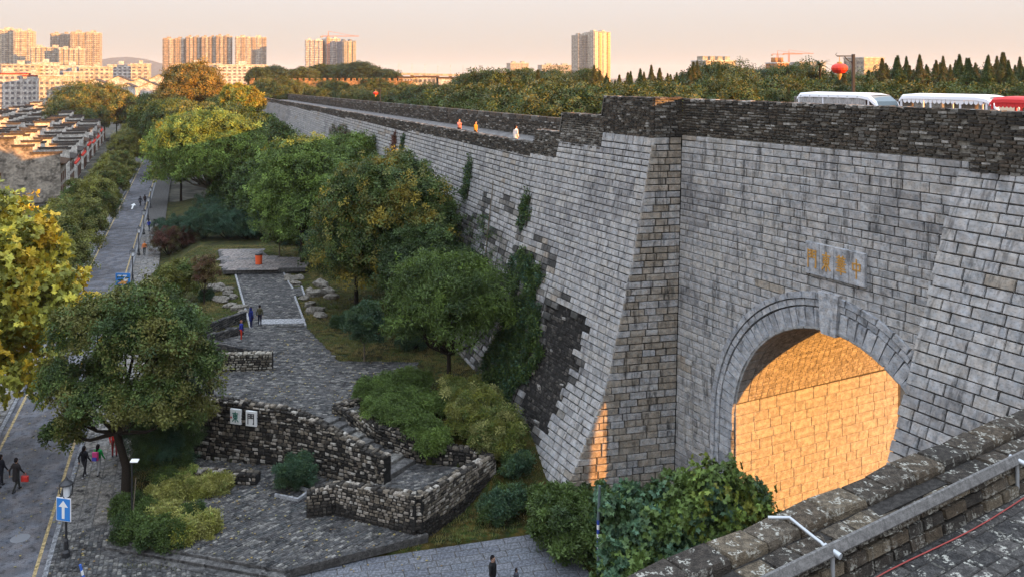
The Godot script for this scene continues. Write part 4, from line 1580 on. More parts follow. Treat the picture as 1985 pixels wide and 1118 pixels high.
const GLYPH := {
	"gate": [[0.08, 0.98, 0.08, 0.0], [0.08, 0.95, 0.42, 0.95], [0.42, 0.97, 0.42, 0.56], [0.08, 0.77, 0.42, 0.77], [0.08, 0.58, 0.42, 0.58], [0.92, 0.98, 0.92, 0.02], [0.58, 0.95, 0.92, 0.95], [0.58, 0.97, 0.58, 0.56], [0.58, 0.77, 0.92, 0.77], [0.58, 0.58, 0.92, 0.58], [0.92, 0.02, 0.82, 0.06]],
	"east": [[0.12, 0.84, 0.88, 0.84], [0.24, 0.7, 0.76, 0.7], [0.24, 0.7, 0.24, 0.4], [0.76, 0.7, 0.76, 0.4], [0.24, 0.55, 0.76, 0.55], [0.24, 0.4, 0.76, 0.4], [0.5, 1.0, 0.5, 0.0], [0.5, 0.4, 0.08, 0.06], [0.5, 0.4, 0.92, 0.06]],
	"hua": [[0.1, 0.9, 0.9, 0.9], [0.32, 1.0, 0.32, 0.8], [0.68, 1.0, 0.68, 0.8], [0.16, 0.74, 0.84, 0.74], [0.04, 0.6, 0.96, 0.6], [0.18, 0.46, 0.82, 0.46], [0.32, 0.74, 0.32, 0.46], [0.68, 0.74, 0.68, 0.46], [0.12, 0.32, 0.88, 0.32], [0.04, 0.18, 0.96, 0.18], [0.5, 0.82, 0.5, 0.0]],
	"middle": [[0.14, 0.76, 0.86, 0.76], [0.14, 0.76, 0.18, 0.42], [0.86, 0.76, 0.82, 0.42], [0.18, 0.43, 0.82, 0.43], [0.5, 1.0, 0.5, 0.0]]}

func strokes(b: Buf, list: Array, at: Vector3, dx: Vector3, nn: Vector3, w: float, h: float, th: float) -> void:
	for s in list:
		var p = at + dx * (s[0] - 0.5) * w + Vector3.UP * (s[1] - 0.5) * h
		var q = at + dx * (s[2] - 0.5) * w + Vector3.UP * (s[3] - 0.5) * h
		var d = (q - p).normalized()
		b.box(Transform3D(Basis(d, nn.cross(d), nn), (p + q) * 0.5), Vector3(p.distance_to(q) + th * 0.8, th * rng.randf_range(0.85, 1.2), 0.03))

func build_gate_sign() -> void:
	var t := thing("gate_sign", "four pale stone panels with gold characters above the arch", "sign", gate_pt(10.13, 13.85))
	var i := 0
	for g in ["gate", "east", "hua", "middle"]:
		var c := DS * (-1.15 + 0.767 * i) + NM * 0.1
		var b := Buf.new()
		b.box(Transform3D(Basis(DS, Vector3.UP, NM), c), Vector3(0.755, 1.34, 0.16), Color.WHITE, 0.02)
		var p := part("panel", b.mesh(), M.dressed.one[1 if i % 2 else 2], t)
		var k := Buf.new()
		strokes(k, GLYPH[g], c + NM * 0.09, DS, NM, 0.5, 0.74, 0.055)
		part("character", k.mesh(), M.gold, p)
		i += 1

# ---------------------------------------------------------------- planting
const DG := Color(0.045, 0.074, 0.026)
const MG := Color(0.086, 0.13, 0.034)
const LG := Color(0.17, 0.25, 0.052)
const YG := Color(0.24, 0.25, 0.045)
const YE := Color(0.55, 0.36, 0.03)
const OG := Color(0.42, 0.2, 0.025)
const OL := Color(0.155, 0.155, 0.042)
const BG := Color(0.05, 0.098, 0.06)
const RD := Color(0.12, 0.05, 0.035)

func depth_top(y: float, z: float) -> float:
	return EYE - (y - HY) / F * z

func on_ground(x: float, y: float, level: float) -> Vector3:
	var p := gp(x, y, level)
	p.y = terrain(p.x, -p.z)
	return p

func build_plants() -> void:
	# the plane tree turning yellow on the near left
	var at := gp(-105, 905, 0.1)
	tree("plane_tree", "plane tree with large yellow and green leaves beside the street", at, {"h": 15.6, "rad": Vector3(6.2, 7.6, 6.2), "n": 26, "sd": 11, "leaves": 17000, "size": 0.36, "kind": "plane", "cols": [YG * 0.75, YG, Color(0.36, 0.34, 0.05), Color(0.46, 0.4, 0.05), Color(0.58, 0.44, 0.045), YE], "tr": 0.3, "fork": 4.5, "shell": 0.5})
	# dark camphor in front of the retaining wall, trunk forked above the pavement
	at = on_ground(243, 968, 0.1)
	at.y = 0.0
	var lobes := [[Vector3(0.2, 7.4, 0), Vector3(1.9, 1.6, 1.9)], [Vector3(-1.6, 8.6, 0.5), Vector3(2.2, 1.8, 2.0)], [Vector3(1.9, 8.4, 0.2), Vector3(2.2, 1.7, 2.2)], [Vector3(-3.0, 6.0, 0.3), Vector3(1.8, 1.6, 1.8)], [Vector3(3.0, 6.2, -0.3), Vector3(1.7, 2.0, 1.9)], [Vector3(0.4, 9.4, -0.6), Vector3(2.2, 1.5, 2.0)], [Vector3(-1.0, 5.4, 1.6), Vector3(1.9, 1.5, 1.5)], [Vector3(1.6, 5.2, 1.0), Vector3(2.0, 1.6, 1.6)], [Vector3(2.9, 4.2, -0.5), Vector3(1.3, 1.5, 1.4)], [Vector3(-3.4, 3.5, 0.6), Vector3(1.1, 0.9, 0.9)], [Vector3(-2.6, 4.2, 0.6), Vector3(0.9, 0.8, 0.9)]]
	for l in lobes:
		l[0] = Vector3(l[0].x * 0.92 + 0.25, l[0].y, l[0].z)
		l[1] = l[1] * 0.86
	tree("camphor_tree", "dense dark green tree with a forked trunk rising beside the pavement", at, {"h": 11.0, "rad": Vector3(4, 4, 4), "lobes": lobes, "sd": 12, "leaves": 9500, "size": 0.25, "cols": [DG, MG * 0.8, MG, OL * 0.9, OL], "tr": 0.22, "fork": 3.6, "fx": -0.5, "lean": Vector3(0.25, 0, 0), "shell": 0.55})
	# tall evergreen shrub at the wall's end
	var sh := on_ground(322, 925, 0.3)
	bush("evergreen_shrub", "tall dark evergreen shrub against the end of the retaining wall", sh, Vector3(1.7, 3.0, 1.5), 6000, 0.2, [DG, MG * 0.8, BG], 13)
	sh = on_ground(285, 880, 0.3)
	bush("evergreen_shrub", "dark evergreen shrub behind the forked trunk", sh, Vector3(1.5, 2.0, 1.3), 4000, 0.2, [DG, MG * 0.7, BG], 14)
	# yellow-edged hedge blobs by the plaza
	var k := 0
	for h in [[330, 905, 0.9], [345, 935, 1.0], [395, 945, 0.9], [425, 942, 0.6], [320, 960, 0.9], [310, 1000, 0.9], [345, 1010, 0.9], [385, 1025, 0.8], [400, 1018, 0.55], [352, 1040, 0.7]]:
		var p := on_ground(h[0], h[1] + 14, 0.3)
		bush("hedge_shrub", "clipped shrub with pale yellow-green leaves edging the lower plaza", p, Vector3(h[2] * 1.1, 0.62, h[2]), 700, 0.24, [YG * 0.9, Color(0.36, 0.34, 0.11), LG], 40 + k, "fine", "yellow hedge by the plaza")
		k += 1
	for h in [[340, 918, 0.75], [322, 945, 0.6], [372, 1010, 0.5], [270, 1010, 0.8], [250, 1035, 0.7], [300, 1045, 0.8], [335, 1052, 0.6], [245, 990, 0.7]]:
		bush("low_shrub", "low dark green shrub among the pale hedge by the steps", on_ground(h[0], h[1] + 10, 0.3), Vector3(h[2], 0.7, h[2]), 650, 0.25, [DG, MG, MG * 0.7], 60 + k, "fine", "dark shrubs by the plaza steps")
		k += 1
	# shrub in the planter of the retaining wall
	bush("planter_shrub", "round dark shrub growing in the planter under the rubble wall", gp(572, 946, 0.45), Vector3(1.05, 0.85, 0.9), 1100, 0.24, [DG, BG, MG], 75)
	# garden trees
	at = on_ground(404, 440, 0.9)
	tree("camphor_tree", "broad light green tree with a pale bare trunk in the garden", at, {"h": 14.8, "rad": Vector3(7.4, 5.4, 6.5), "n": 24, "sd": 21, "leaves": 15000, "size": 0.4, "cols": [MG, LG * 0.8, LG, LG * 1.15], "tr": 0.3, "fork": 5.0, "bark": M.palebark})
	at = on_ground(585, 520, 2.3)
	tree("camphor_tree", "bright green full-crowned tree above the small paved square", at, {"h": 12.8, "rad": Vector3(4.6, 5.9, 4.5), "n": 18, "sd": 22, "leaves": 10000, "size": 0.34, "cols": [MG, MG * 1.2, LG * 0.9, LG], "tr": 0.22})
	at = on_ground(680, 480, 1.6)
	tree("camphor_tree", "green tree with a bright dome-shaped top close to the long wall", at, {"h": 12.6, "rad": Vector3(5.0, 5.0, 4.4), "n": 18, "sd": 23, "leaves": 9000, "size": 0.36, "cols": [MG, LG * 0.8, LG], "tr": 0.22})
	at = on_ground(752, 632, 2.3)
	tree("elm_tree", "large dark tree with a yellowing patch, crown touching the long wall", at, {"h": 13.2, "rad": Vector3(5.4, 5.8, 4.8), "n": 20, "sd": 24, "leaves": 15000, "size": 0.3, "cols": [DG, MG * 0.8, MG, OL, Color(0.26, 0.2, 0.03)], "tr": 0.24})
	at = on_ground(690, 590, 2.3)
	tree("elm_tree", "dark lower tree shading the rocks by the path", at, {"h": 8.6, "rad": Vector3(4.2, 3.9, 3.8), "n": 14, "sd": 25, "leaves": 8500, "size": 0.26, "cols": [DG * 0.9, DG, MG * 0.9], "tr": 0.17})
	at = on_ground(820, 668, 2.2)
	tree("elm_tree", "dark tree pressed between the ivy and the yellowing crown", at, {"h": 8.5, "rad": Vector3(3.3, 3.6, 3.0), "n": 14, "sd": 26, "leaves": 8000, "size": 0.26, "cols": [DG * 0.8, DG, MG * 0.8], "tr": 0.17})
	at = on_ground(870, 772, 2.0)
	tree("young_tree", "spreading young tree with feathery bright tips among the shrubs", at, {"h": 8.3, "rad": Vector3(4.0, 3.1, 3.4), "n": 18, "sd": 27, "leaves": 8500, "size": 0.24, "kind": "frond", "cols": [DG, MG * 0.85, MG, LG * 0.8], "tr": 0.15, "fork": 2.4, "shell": 0.6})
	at = on_ground(706, 704, 2.3)
	tree("young_tree", "small dark tree on a thin pale trunk near the branch path", at, {"h": 4.0, "rad": Vector3(1.4, 1.5, 1.3), "n": 9, "sd": 28, "leaves": 2600, "size": 0.2, "cols": [DG, BG, MG], "tr": 0.06, "fork": 1.3, "bark": M.palebark})
	at = on_ground(345, 592, 1.6)
	tree("small_tree", "small olive-green tree with several thin stems on the lawn", at, {"h": 4.6, "rad": Vector3(2.1, 1.7, 1.9), "n": 10, "sd": 29, "leaves": 2600, "size": 0.26, "cols": [MG, OL, YG * 0.7], "tr": 0.08, "fork": 1.0, "shell": 0.7})
	at = on_ground(395, 590, 2.2)
	tree("small_tree", "sparse brownish small tree beside the lawn rocks", at, {"h": 4.3, "rad": Vector3(1.3, 1.6, 1.3), "n": 8, "sd": 30, "leaves": 700, "size": 0.2, "cols": [OL * 0.8, RD, OL], "tr": 0.06, "fork": 0.9, "shell": 0.8})
	at = on_ground(541, 489, 2.9)
	at.y = 2.4
	tree("small_tree", "small round-headed tree behind the orange bin", at, {"h": 4.6, "rad": Vector3(2.2, 2.0, 2.0), "n": 9, "sd": 31, "leaves": 2600, "size": 0.25, "cols": [MG * 0.8, OL * 0.7, MG], "tr": 0.07, "fork": 1.4, "bark": M.palebark})
	# shrubs of the far garden
	for h in [[325, 478, 2.2, 2.2, 1], [355, 480, 1.8, 1.9, 1], [395, 478, 2.6, 2.6, 0], [440, 478, 3.2, 2.8, 0], [478, 480, 2.6, 2.6, 0], [420, 448, 3.4, 3.2, 0], [520, 478, 1.8, 1.4, 0], [575, 492, 2.0, 0.9, 0], [610, 515, 1.6, 1.0, 0], [330, 455, 2.6, 2.4, 0]]:
		var p := on_ground(h[0], h[1], 1.0)
		if h[4] == 1:
			bush("red_shrub", "loose shrub with reddish brown twigs by the pavement", p, Vector3(h[2], h[3] * 0.8, h[2]), 1500, 0.22, [RD, RD * 0.7, OL * 0.7], 80 + k, "fine", "reddish shrubs")
		else:
			bush("garden_shrub", "dark bluish green shrub at the back of the garden", p, Vector3(h[2], h[3] * 0.8, h[2]), 2200, 0.24, [DG, BG, BG * 1.3], 80 + k, "fine", "dark garden shrubs")
		k += 1
	# bed beside the stairs
	for h in [[725, 765, 1.2], [760, 752, 1.3], [800, 748, 1.2], [745, 800, 1.3], [780, 810, 1.3], [815, 822, 1.0], [770, 780, 1.4], [830, 790, 1.0], [840, 835, 0.9]]:
		bush("bed_shrub", "spreading bright green ground shrub above the stairs", on_ground(h[0], h[1] + 18, 2.2), Vector3(h[2], 0.7, h[2] * 0.9), 800, 0.27, [MG, MG * 1.2, LG * 0.75], 100 + k, "fine", "green bed by the stairs")
		k += 1
	for h in [[895, 800, 1.4], [930, 815, 1.3], [965, 835, 1.2], [905, 835, 1.1], [945, 850, 1.0], [985, 855, 0.8]]:
		bush("pale_shrub", "loose shrub with pale yellow-green leaves in the bed below the ivy", on_ground(h[0], h[1] + 18, 1.8), Vector3(h[2] * 1.05, 1.05, h[2]), 800, 0.27, [OL, YG * 0.75, MG, Color(0.3, 0.29, 0.1)], 120 + k, "fine", "pale shrubs by the wall")
		k += 1
	for h in [[985, 945, 0.9], [960, 960, 0.8], [1000, 900, 0.8], [690, 660, 1.1], [655, 655, 0.5], [398, 598, 0.55], [800, 700, 1.2]]:
		bush("low_shrub", "low dark shrub on the grass near the wall or path", on_ground(h[0], h[1] + 8, 1.2), Vector3(h[2], h[2] * 0.8, h[2]), 600, 0.26, [DG, BG, MG * 0.8], 140 + k, "fine", "dark shrubs on the grass")
		k += 1
	# ivy on the battered wall
	ivy("ivy", "thick green ivy hanging on the lower buttress wall", [[7.0, 12.6, 1.5, 9.5, 5200], [8.5, 13.0, 8.5, 10.8, 900]], front_pt, 151)
	ivy("ivy", "patch of ivy on the upper joint of buttress and long wall", [[11.8, 13.2, 12.0, 14.2, 220]], front_pt, 152)
	ivy("wall_weed", "dark weed hanging from the long wall below the parapet", [[12.2, 13.8, 12.0, 15.2, 150]], long_pt, 153)
	ivy("wall_weed", "reddish weed growing out of the long wall", [[39.0, 41.0, 13.2, 15.6, 110]], long_pt, 154, [RD, RD * 1.4])
	ivy("wall_weed", "upright dark green weed beside the reddish one on the long wall", [[35.5, 36.8, 13.2, 15.8, 110]], long_pt, 155)
	ivy("wall_weed", "grey-brown dry growth on the far face of the long wall", [[62.0, 84.0, 10.0, 14.6, 1500]], long_pt, 156, [RD * 0.7, OL * 0.7, BG])
	ivy("wall_weed", "thin green weeds scattered over the dark lower long wall", [[2.0, 14.0, 5.0, 11.5, 500]], long_pt, 157)
	# bare pale creeper stem on the long wall
	var cs := Buf.new()
	cs.tube([long_pt(4.6, 5.0) + NL * 0.1, long_pt(6.0, 9.5) + NL * 0.1, long_pt(7.0, 14.0) + NL * 0.1], [0.05, 0.045, 0.03], 6)
	tag(part("creeper_stem", cs.mesh(), M.palebark), "long bare pale creeper stem up the dark part of the long wall", "creeper")
	# bushes at the gate foot
	for h in [[1085, 1050, 1.5, 1.6], [1130, 1085, 1.5, 1.7], [1070, 1010, 1.1, 1.2], [1165, 1040, 1.2, 1.5]]:
		bush("gate_bush", "rounded glossy dark bush at the foot of the buttress", gp(h[0], h[1], 0.0), Vector3(h[2], h[3] * 0.75, h[2]), 1800, 0.25, [DG, MG * 0.8, MG], 160 + k, "broad", "bushes at the buttress foot")
		k += 1
	for h in [[1230, 1060, 2.0, 2.6], [1290, 1090, 2.2, 2.6], [1350, 1075, 2.2, 2.8], [1370, 1045, 1.4, 1.5], [1230, 1110, 1.6, 2.0], [1400, 1080, 2.0, 3.4]]:
		bush("fig_bush", "loose bush with broad bluish green leaves in front of the gate", gp(h[0], h[1] + 45, 0.0), Vector3(h[2], h[3] * 0.75, h[2]), 1700, 0.27, [DG * 1.2, BG * 1.6, MG * 1.1, MG * 1.4], 170 + k, "plane", "broad-leaved bushes before the gate")
		k += 1
	at = gp(1440, 1145, 0.0)
	tree("paper_mulberry", "bright green sapling with leafy boughs reaching before the sunlit arch", at, {"h": 7.3, "rad": Vector3(2.6, 2.0, 2.2), "n": 13, "sd": 33, "leaves": 1300, "size": 0.23, "kind": "plane", "cols": [MG, MG * 1.2, LG, YG * 0.8], "tr": 0.08, "fork": 1.9, "shell": 0.8, "lobes": [[Vector3(-1.0, 4.25, 0), Vector3(1.5, 1.0, 1.3)], [Vector3(-2.2, 3.45, 0.2), Vector3(1.2, 0.9, 1.0)], [Vector3(0.2, 3.45, 0.0), Vector3(1.3, 0.9, 1.2)], [Vector3(1.2, 2.65, 0), Vector3(1.0, 0.7, 0.9)], [Vector3(2.3, 2.20, 0.1), Vector3(0.65, 0.4, 0.5)], [Vector3(-0.6, 2.25, 0.3), Vector3(1.7, 1.2, 1.3)]]})
	# street trees on the left pavement
	for h in [[80, 8.4, 3.5], [95, 8.3, 3.4], [111, 8.6, 3.3], [124, 6.6, 2.9], [141, 7.4, 3.2], [160, 7.8, 3.4], [189, 9.6, 3.8], [214, 10.5, 3.6], [240, 10.0, 3.5]]:
		var p := V(h[0], -5.9, 0.1)
		tree("street_tree", "olive-green street tree in the row along the far pavement", p, {"h": h[1], "rad": Vector3(h[2], h[1] * 0.4, h[2]), "n": 12, "sd": 200 + k, "leaves": 4200, "size": 0.34, "cols": [MG, OL, OL * 1.2, YG * 0.75], "group": "street trees on the far pavement", "tr": 0.12, "fork": 2.2})
		k += 1
	# trees between street and wall, farther off: x, depth, top y, radius, colours
	var far := [[350, 150, 228, 6.0, 1], [475, 140, 225, 6.0, 0], [440, 165, 205, 7.0, 0], [385, 175, 200, 7.0, 2], [330, 190, 195, 6.0, 0], [525, 135, 240, 4.5, 0], [545, 120, 290, 4.0, 0], [295, 205, 200, 5.0, 0], [305, 250, 180, 7.0, 0], [372, 235, 126, 8.6, 3], [440, 225, 185, 7.0, 2], [420, 260, 168, 8.0, 2], [478, 200, 172, 3.4, 4], [455, 215, 165, 3.0, 4], [505, 165, 225, 4.0, 0], [500, 108, 320, 3.6, 0], [470, 118, 330, 4.0, 0], [280, 300, 190, 7.0, 0], [180, 300, 166, 13.0, 5], [150, 275, 190, 8.0, 5], [225, 310, 178, 8.0, 5]]
	var pal := [[DG, MG * 0.8, MG], [MG, LG, YG], [MG, OL, YG * 0.7], [OL, Color(0.2, 0.14, 0.035), Color(0.26, 0.19, 0.04)], [YG, Color(0.34, 0.26, 0.04), LG], [DG, MG, OL, Color(0.16, 0.13, 0.03)]]
	var say := ["dark green tree in the belt beside the wall", "yellow-green tree behind the broad pale-trunked one", "olive tree in the belt beside the wall", "tall golden brown tree standing over the street's end", "slender yellow tree against the wall's far end", "wide dark tree at the end of the tiled houses"]
	for h in far:
		var p := dp(h[0], 200, h[1])
		p.y = 0.0
		var top := depth_top(h[2], h[1])
		tree("belt_tree", say[h[4]], p, {"h": top, "rad": Vector3(h[3], minf(top * 0.42, h[3] * 1.1), h[3]), "n": 15, "sd": 300 + k, "leaves": 5200 if h[3] < 8 else 8000, "size": 0.034 * h[1] * 0.06 + 0.3, "cols": pal[h[4]], "group": "trees between street and wall", "tr": 0.2})
		k += 1

func ivy(called: String, label: String, areas: Array, pt: Callable, sd: int, cols := [DG, MG * 0.8, MG, BG]) -> void:
	var r := RandomNumberGenerator.new()
	r.seed = sd
	var t := thing(called, label, "climbing plant")
	var mm := MultiMesh.new()
	mm.transform_format = MultiMesh.TRANSFORM_3D
	mm.use_colors = true
	mm.mesh = leaf_mesh.broad
	var list := []
	for a in areas:
		var stems := Buf.new()
		for i in a[4]:
			var ang := r.randf() * TAU
			var rr := sqrt(r.randf()) * (1.0 + 0.45 * wear.get_noise_2d(cos(ang) * 14.0 + sd, sin(ang) * 14.0))
			var x: float = (a[0] + a[1]) * 0.5 + (a[1] - a[0]) * 0.5 * rr * cos(ang)
			var y: float = (a[2] + a[3]) * 0.5 + (a[3] - a[2]) * 0.5 * rr * sin(ang) - 0.5 * r.randf() * r.randf()
			if wear.get_noise_2d(x * 12.0 + sd, y * 5.0) < -0.1 and a[4] > 200:
				continue
			var p: Vector3 = pt.call(x, y)
			list.append(p + NL * r.randf_range(0.03, 0.4 if a[4] > 2000 else 0.15))
	mm.instance_count = list.size()
	for i in list.size():
		var up := (NL + Vector3(r.randfn(), r.randfn() - 0.3, r.randfn()) * 0.5).normalized()
		var x := up.cross(Vector3(r.randfn(), r.randfn(), r.randfn())).normalized()
		mm.set_instance_transform(i, Transform3D(Basis(x, up, x.cross(up)) * r.randf_range(0.16, 0.32), list[i]))
		var c: Color = cols[r.randi() % cols.size()]
		var j := r.randf_range(0.7, 1.3)
		mm.set_instance_color(i, Color(c.r * j, c.g * j, c.b * j))
	put_crown("foliage", mm, foliage_mat("leaf"), t)
	var b := Buf.new()
	for a in areas:
		for i in 4:
			var x: float = lerpf(a[0], a[1], (i + 0.5) / 4.0)
			b.tube([pt.call(x, a[2]) + NL * 0.05, pt.call(x + 0.2, (a[2] + a[3]) * 0.5) + NL * 0.06, pt.call(x, a[3]) + NL * 0.05], [0.03, 0.025, 0.012], 5)
	part("stem", b.mesh(), M.bark, t)

func palm(at: Vector3, h: float) -> void:
	var t := thing("palm_tree", "dark palm rising above the wood beside the lantern", "tree", Vector3(at.x, -0.2, at.z))
	var b := Buf.new()
	b.tube([Vector3.ZERO, Vector3(0.1, h * 0.5, 0), Vector3(0, h, 0)], [0.22, 0.17, 0.15], 8)
	part("trunk", b.mesh(), M.bark, t)
	for i in 16:
		var f := Buf.new()
		var a := i * 2.4
		var lift := 0.9 - 1.3 * (i / 16.0)
		var d := Vector3(cos(a), lift, sin(a)).normalized()
		var p0 := Vector3(0, h, 0)
		for k in 7:
			var s0 := k * 0.27
			var m0 := p0 + d * s0 - Vector3.UP * s0 * s0 * 0.16
			var m1 := p0 + d * (s0 + 0.27) - Vector3.UP * (s0 + 0.27) * (s0 + 0.27) * 0.16
			for s in [-1, 1]:
				var side: Vector3 = d.cross(Vector3.UP).normalized() * s * (0.42 - 0.04 * k)
				f.tri(m0, m1, m1 + side + d * 0.15 - Vector3.UP * 0.14, Color(DG.r, DG.g, DG.b))
		part("frond", f.mesh(), foliage_mat("leaf"), t)

func build_wood() -> void:
	# the wood beyond the wall, each tree on its own; a few kinds, copied
	var protos := []
	var pal := [[DG * 0.8, MG * 0.6, MG * 0.8], [MG * 0.6, MG * 0.8, OL * 0.6], [MG * 0.8, OL * 0.7, MG], [DG * 0.8, BG * 0.8, MG * 0.6]]
	var lab := ["dark green broadleaf tree in the wood beyond the wall", "olive broadleaf tree in the wood beyond the wall", "yellowing broadleaf tree in the wood beyond the wall", "deep green broadleaf tree in the wood beyond the wall"]
	var first := [true, true, true, true, true, true]
	for i in 4:
		protos.append(tree("wood_tree", lab[i], Vector3.ZERO, {"h": 18.0, "rad": Vector3(6.0, 7.4, 5.8), "n": 18, "sd": 400 + i, "leaves": 7000, "size": 0.46, "cols": pal[i], "group": "trees of the wood beyond the wall", "tr": 0.3}))
	var cl := ["dark conifer with a pointed top in the wood", "rust-tinged conifer with a pointed top in the wood"]
	for i in 2:
		var t := thing("conifer", cl[i], "tree", Vector3.ZERO, 0.0, "conifers of the wood beyond the wall")
		var b := Buf.new()
		b.tube([Vector3.ZERO, Vector3(0, 20, 0)], [0.3, 0.03], 7)
		part("trunk", b.mesh(), M.bark, t)
		put_crown("crown", conifer_crown(20.0, 5.6, 4200, [[DG, MG * 0.8], [MG * 0.8, Color(0.13, 0.1, 0.04)]][i], 410 + i), foliage_mat("leaf"), t)
		protos.append(t)
	lab.append_array(cl)
	var r := RandomNumberGenerator.new()
	r.seed = 77
	var spots := []
	# x, depth, top y, kind
	var x := 800.0
	while x < 2060:
		var top := 150.0
		if x < 900: top = lerpf(180, 152, (x - 800) / 100.0)
		elif x < 1120: top = 136
		elif x < 1340: top = 134
		elif x < 1560: top = 124
		elif x < 1700: top = 140
		else: top = 108
		var pointed := (x > 1150 and x < 1345) or x > 1690
		spots.append([x + r.randf_range(-8, 8), r.randf_range(165, 230), top + r.randf_range(-6, 12) + (30.0 if pointed else 0.0), [0, 1, 3, 2][r.randi() % 4]])
		spots.append([x + r.randf_range(-14, 14), r.randf_range(108, 130), (top + r.randf_range(22, 44)) if not pointed else r.randf_range(158, 174), [0, 1, 2, 2][r.randi() % 4]])
		if pointed:
			for i in 5:
				spots.append([x + r.randf_range(-14, 14), r.randf_range(125, 185), top + r.randf_range(-10, 26), 4 + r.randi() % 2])
		elif r.randf() < 0.3 and x > 1000:
			spots.append([x, r.randf_range(120, 180), top + r.randf_range(-6, 20), 4 + r.randi() % 2])
		x += 27.0
	palm(dp(1590, 200, 128), depth_top(122, 128))
	for i in 6:
		spots.append([1370 + i * 32 + r.randf_range(-6, 6), 118.0, 165 + r.randf_range(-8, 12), 4 + i % 2])
	# trees on top of and before the far bastion
	for e in [[500, 420, 130, 0], [530, 430, 128, 3], [560, 440, 134, 1], [590, 440, 130, 2], [618, 450, 124, 1], [645, 450, 126, 2], [672, 450, 124, 0], [695, 440, 120, 3], [720, 440, 128, 0], [745, 440, 134, 3], [760, 430, 138, 0], [515, 300, 152, 2], [548, 290, 148, 2], [575, 300, 158, 2], [640, 310, 154, 0], [668, 305, 158, 1], [700, 310, 162, 1], [600, 300, 166, 2], [725, 300, 150, 1], [750, 300, 162, 2], [790, 280, 160, 2], [540, 280, 165, 1], [620, 290, 170, 1], [775, 260, 175, 1], [690, 290, 168, 2], [810, 250, 166, 0], [830, 240, 160, 0]]:
		spots.append(e)
	for s in spots:
		var p := dp(s[0], 200, s[1])
		p.y = -0.2
		var k: int = s[3]
		# keep clear of the wall itself
		var xw := 22.0 + 0.369 * p.z + 14.0
		if p.x < xw + 4.0 and s[1] < 240:
			p.x = xw + 4.0 + r.randf() * 3.0
		var h := depth_top(s[2], s[1])
		var base := 18.0 if k < 4 else 20.0
		var sc := h / base
		var wide := r.randf_range(0.9, 1.2) * (1.0 if k < 4 else 1.4)
		if s[1] > 400:
			sc *= 0.62
			p.y = h - base * sc
			wide *= 1.35
		var v := Vector3(sc * wide, sc, sc * wide)
		if first[k]:
			first[k] = false
			protos[k].position = p
			protos[k].scale = v
		else:
			var lb: String = lab[k]
			var c := copy_thing(protos[k], lb, p, r.randf() * TAU, v)
			if s[0] < 780 and s[1] > 400:
				c.set_meta("label", "tree on top of the sunlit far bastion")
				c.set_meta("group", "trees on the far bastion")
			elif s[0] < 840 and s[1] > 235:
				c.set_meta("label", "tree in front of the sunlit far bastion")
				c.set_meta("group", "trees before the far bastion")

# ---------------------------------------------------------------- distance
func block_building(called: String, label: String, x0: float, x1: float, ytop: float, z: float, o: Dictionary) -> Node3D:
	# a building seen at pixel columns x0..x1 with its top at ytop, standing on the ground at depth z
	var c := dp((x0 + x1) * 0.5, HY, z)
	var w := (x1 - x0) / F * z
	var h := depth_top(ytop, z)
	var dpt: float = o.get("depth", w * 0.5)
	var t := thing(called, label, "building", Vector3(c.x, -0.3, c.z - dpt * 0.5), o.get("turn", 0.0), o.get("group", ""))
	var wall: Material = o.get("mat", M.bld_cream)
	var n: int = o.get("bays", 3)
	var fl: float = o.get("floor", 3.0)
	var nf := maxi(1, int(h / fl))
	var b := Buf.new()
	b.box(Transform3D(Basis.IDENTITY, Vector3(0, h * 0.5, 0)), Vector3(w, h, dpt))
	part("body", b.mesh(), wall, t)
	var win := Buf.new()
	var bw := w / n
	for i in n:
		var cx := -w * 0.5 + bw * (i + 0.5)
		if o.get("proud", true):
			var bb := Buf.new()
			bb.box(Transform3D(Basis.IDENTITY, Vector3(cx, h * 0.5 + (0.8 if i % 2 == 0 else 0.0), dpt * 0.5 + 0.6)), Vector3(bw * 0.62, h + (1.6 if i % 2 == 0 else 0.0), 1.4), Color.WHITE, 0.1)
			part("bay", bb.mesh(), o.get("mat2", wall) if i % 2 else wall, t)
		for k in nf:
			var y := (k + 0.55) * fl
			if y > h - 1.0: continue
			var zf := dpt * 0.5 + (1.32 if o.get("proud", true) else 0.03)
			for q in ([-0.16, 0.16] if o.get("pair", true) else [0.0]):
				win.box(Transform3D(Basis.IDENTITY, Vector3(cx + q * bw, y, zf)), Vector3(bw * 0.2 if o.get("pair", true) else bw * 0.55, fl * 0.5, 0.12))
			if o.get("proud", true):
				win.box(Transform3D(Basis.IDENTITY, Vector3(cx + bw * 0.42, y, dpt * 0.5 + 0.03)), Vector3(bw * 0.16, fl * 0.55, 0.1))
	var ns := maxi(1, int(dpt / (bw * 0.8)))
	for i in ns:
		for k in nf:
			var y := (k + 0.55) * fl
			if y > h - 1.0: continue
			for s in [1, -1]:
				win.box(Transform3D(Basis.IDENTITY, Vector3(s * (w * 0.5 + 0.03), y, -dpt * 0.5 + dpt * (i + 0.5) / ns)), Vector3(0.1, fl * 0.5, bw * 0.28))
	stuff_part("windows", win.mesh(), M.glass_far, t)
	var rb := Buf.new()
	rb.box(Transform3D(Basis.IDENTITY, Vector3(0, h + 0.4, 0)), Vector3(w + 0.8, 0.8, dpt + 0.8))
	part("roof", rb.mesh(), o.get("roof", M.bld_white), t)
	if o.get("lift", true):
		for i in o.get("lifts", 2):
			var lb := Buf.new()
			lb.box(Transform3D(Basis.IDENTITY, Vector3(-w * 0.5 + w * (i + 0.5) / float(o.get("lifts", 2)), h + 2.4, 0)), Vector3(w * 0.16, 3.4, dpt * 0.4))
			part("roof_house", lb.mesh(), wall, t)
	return t

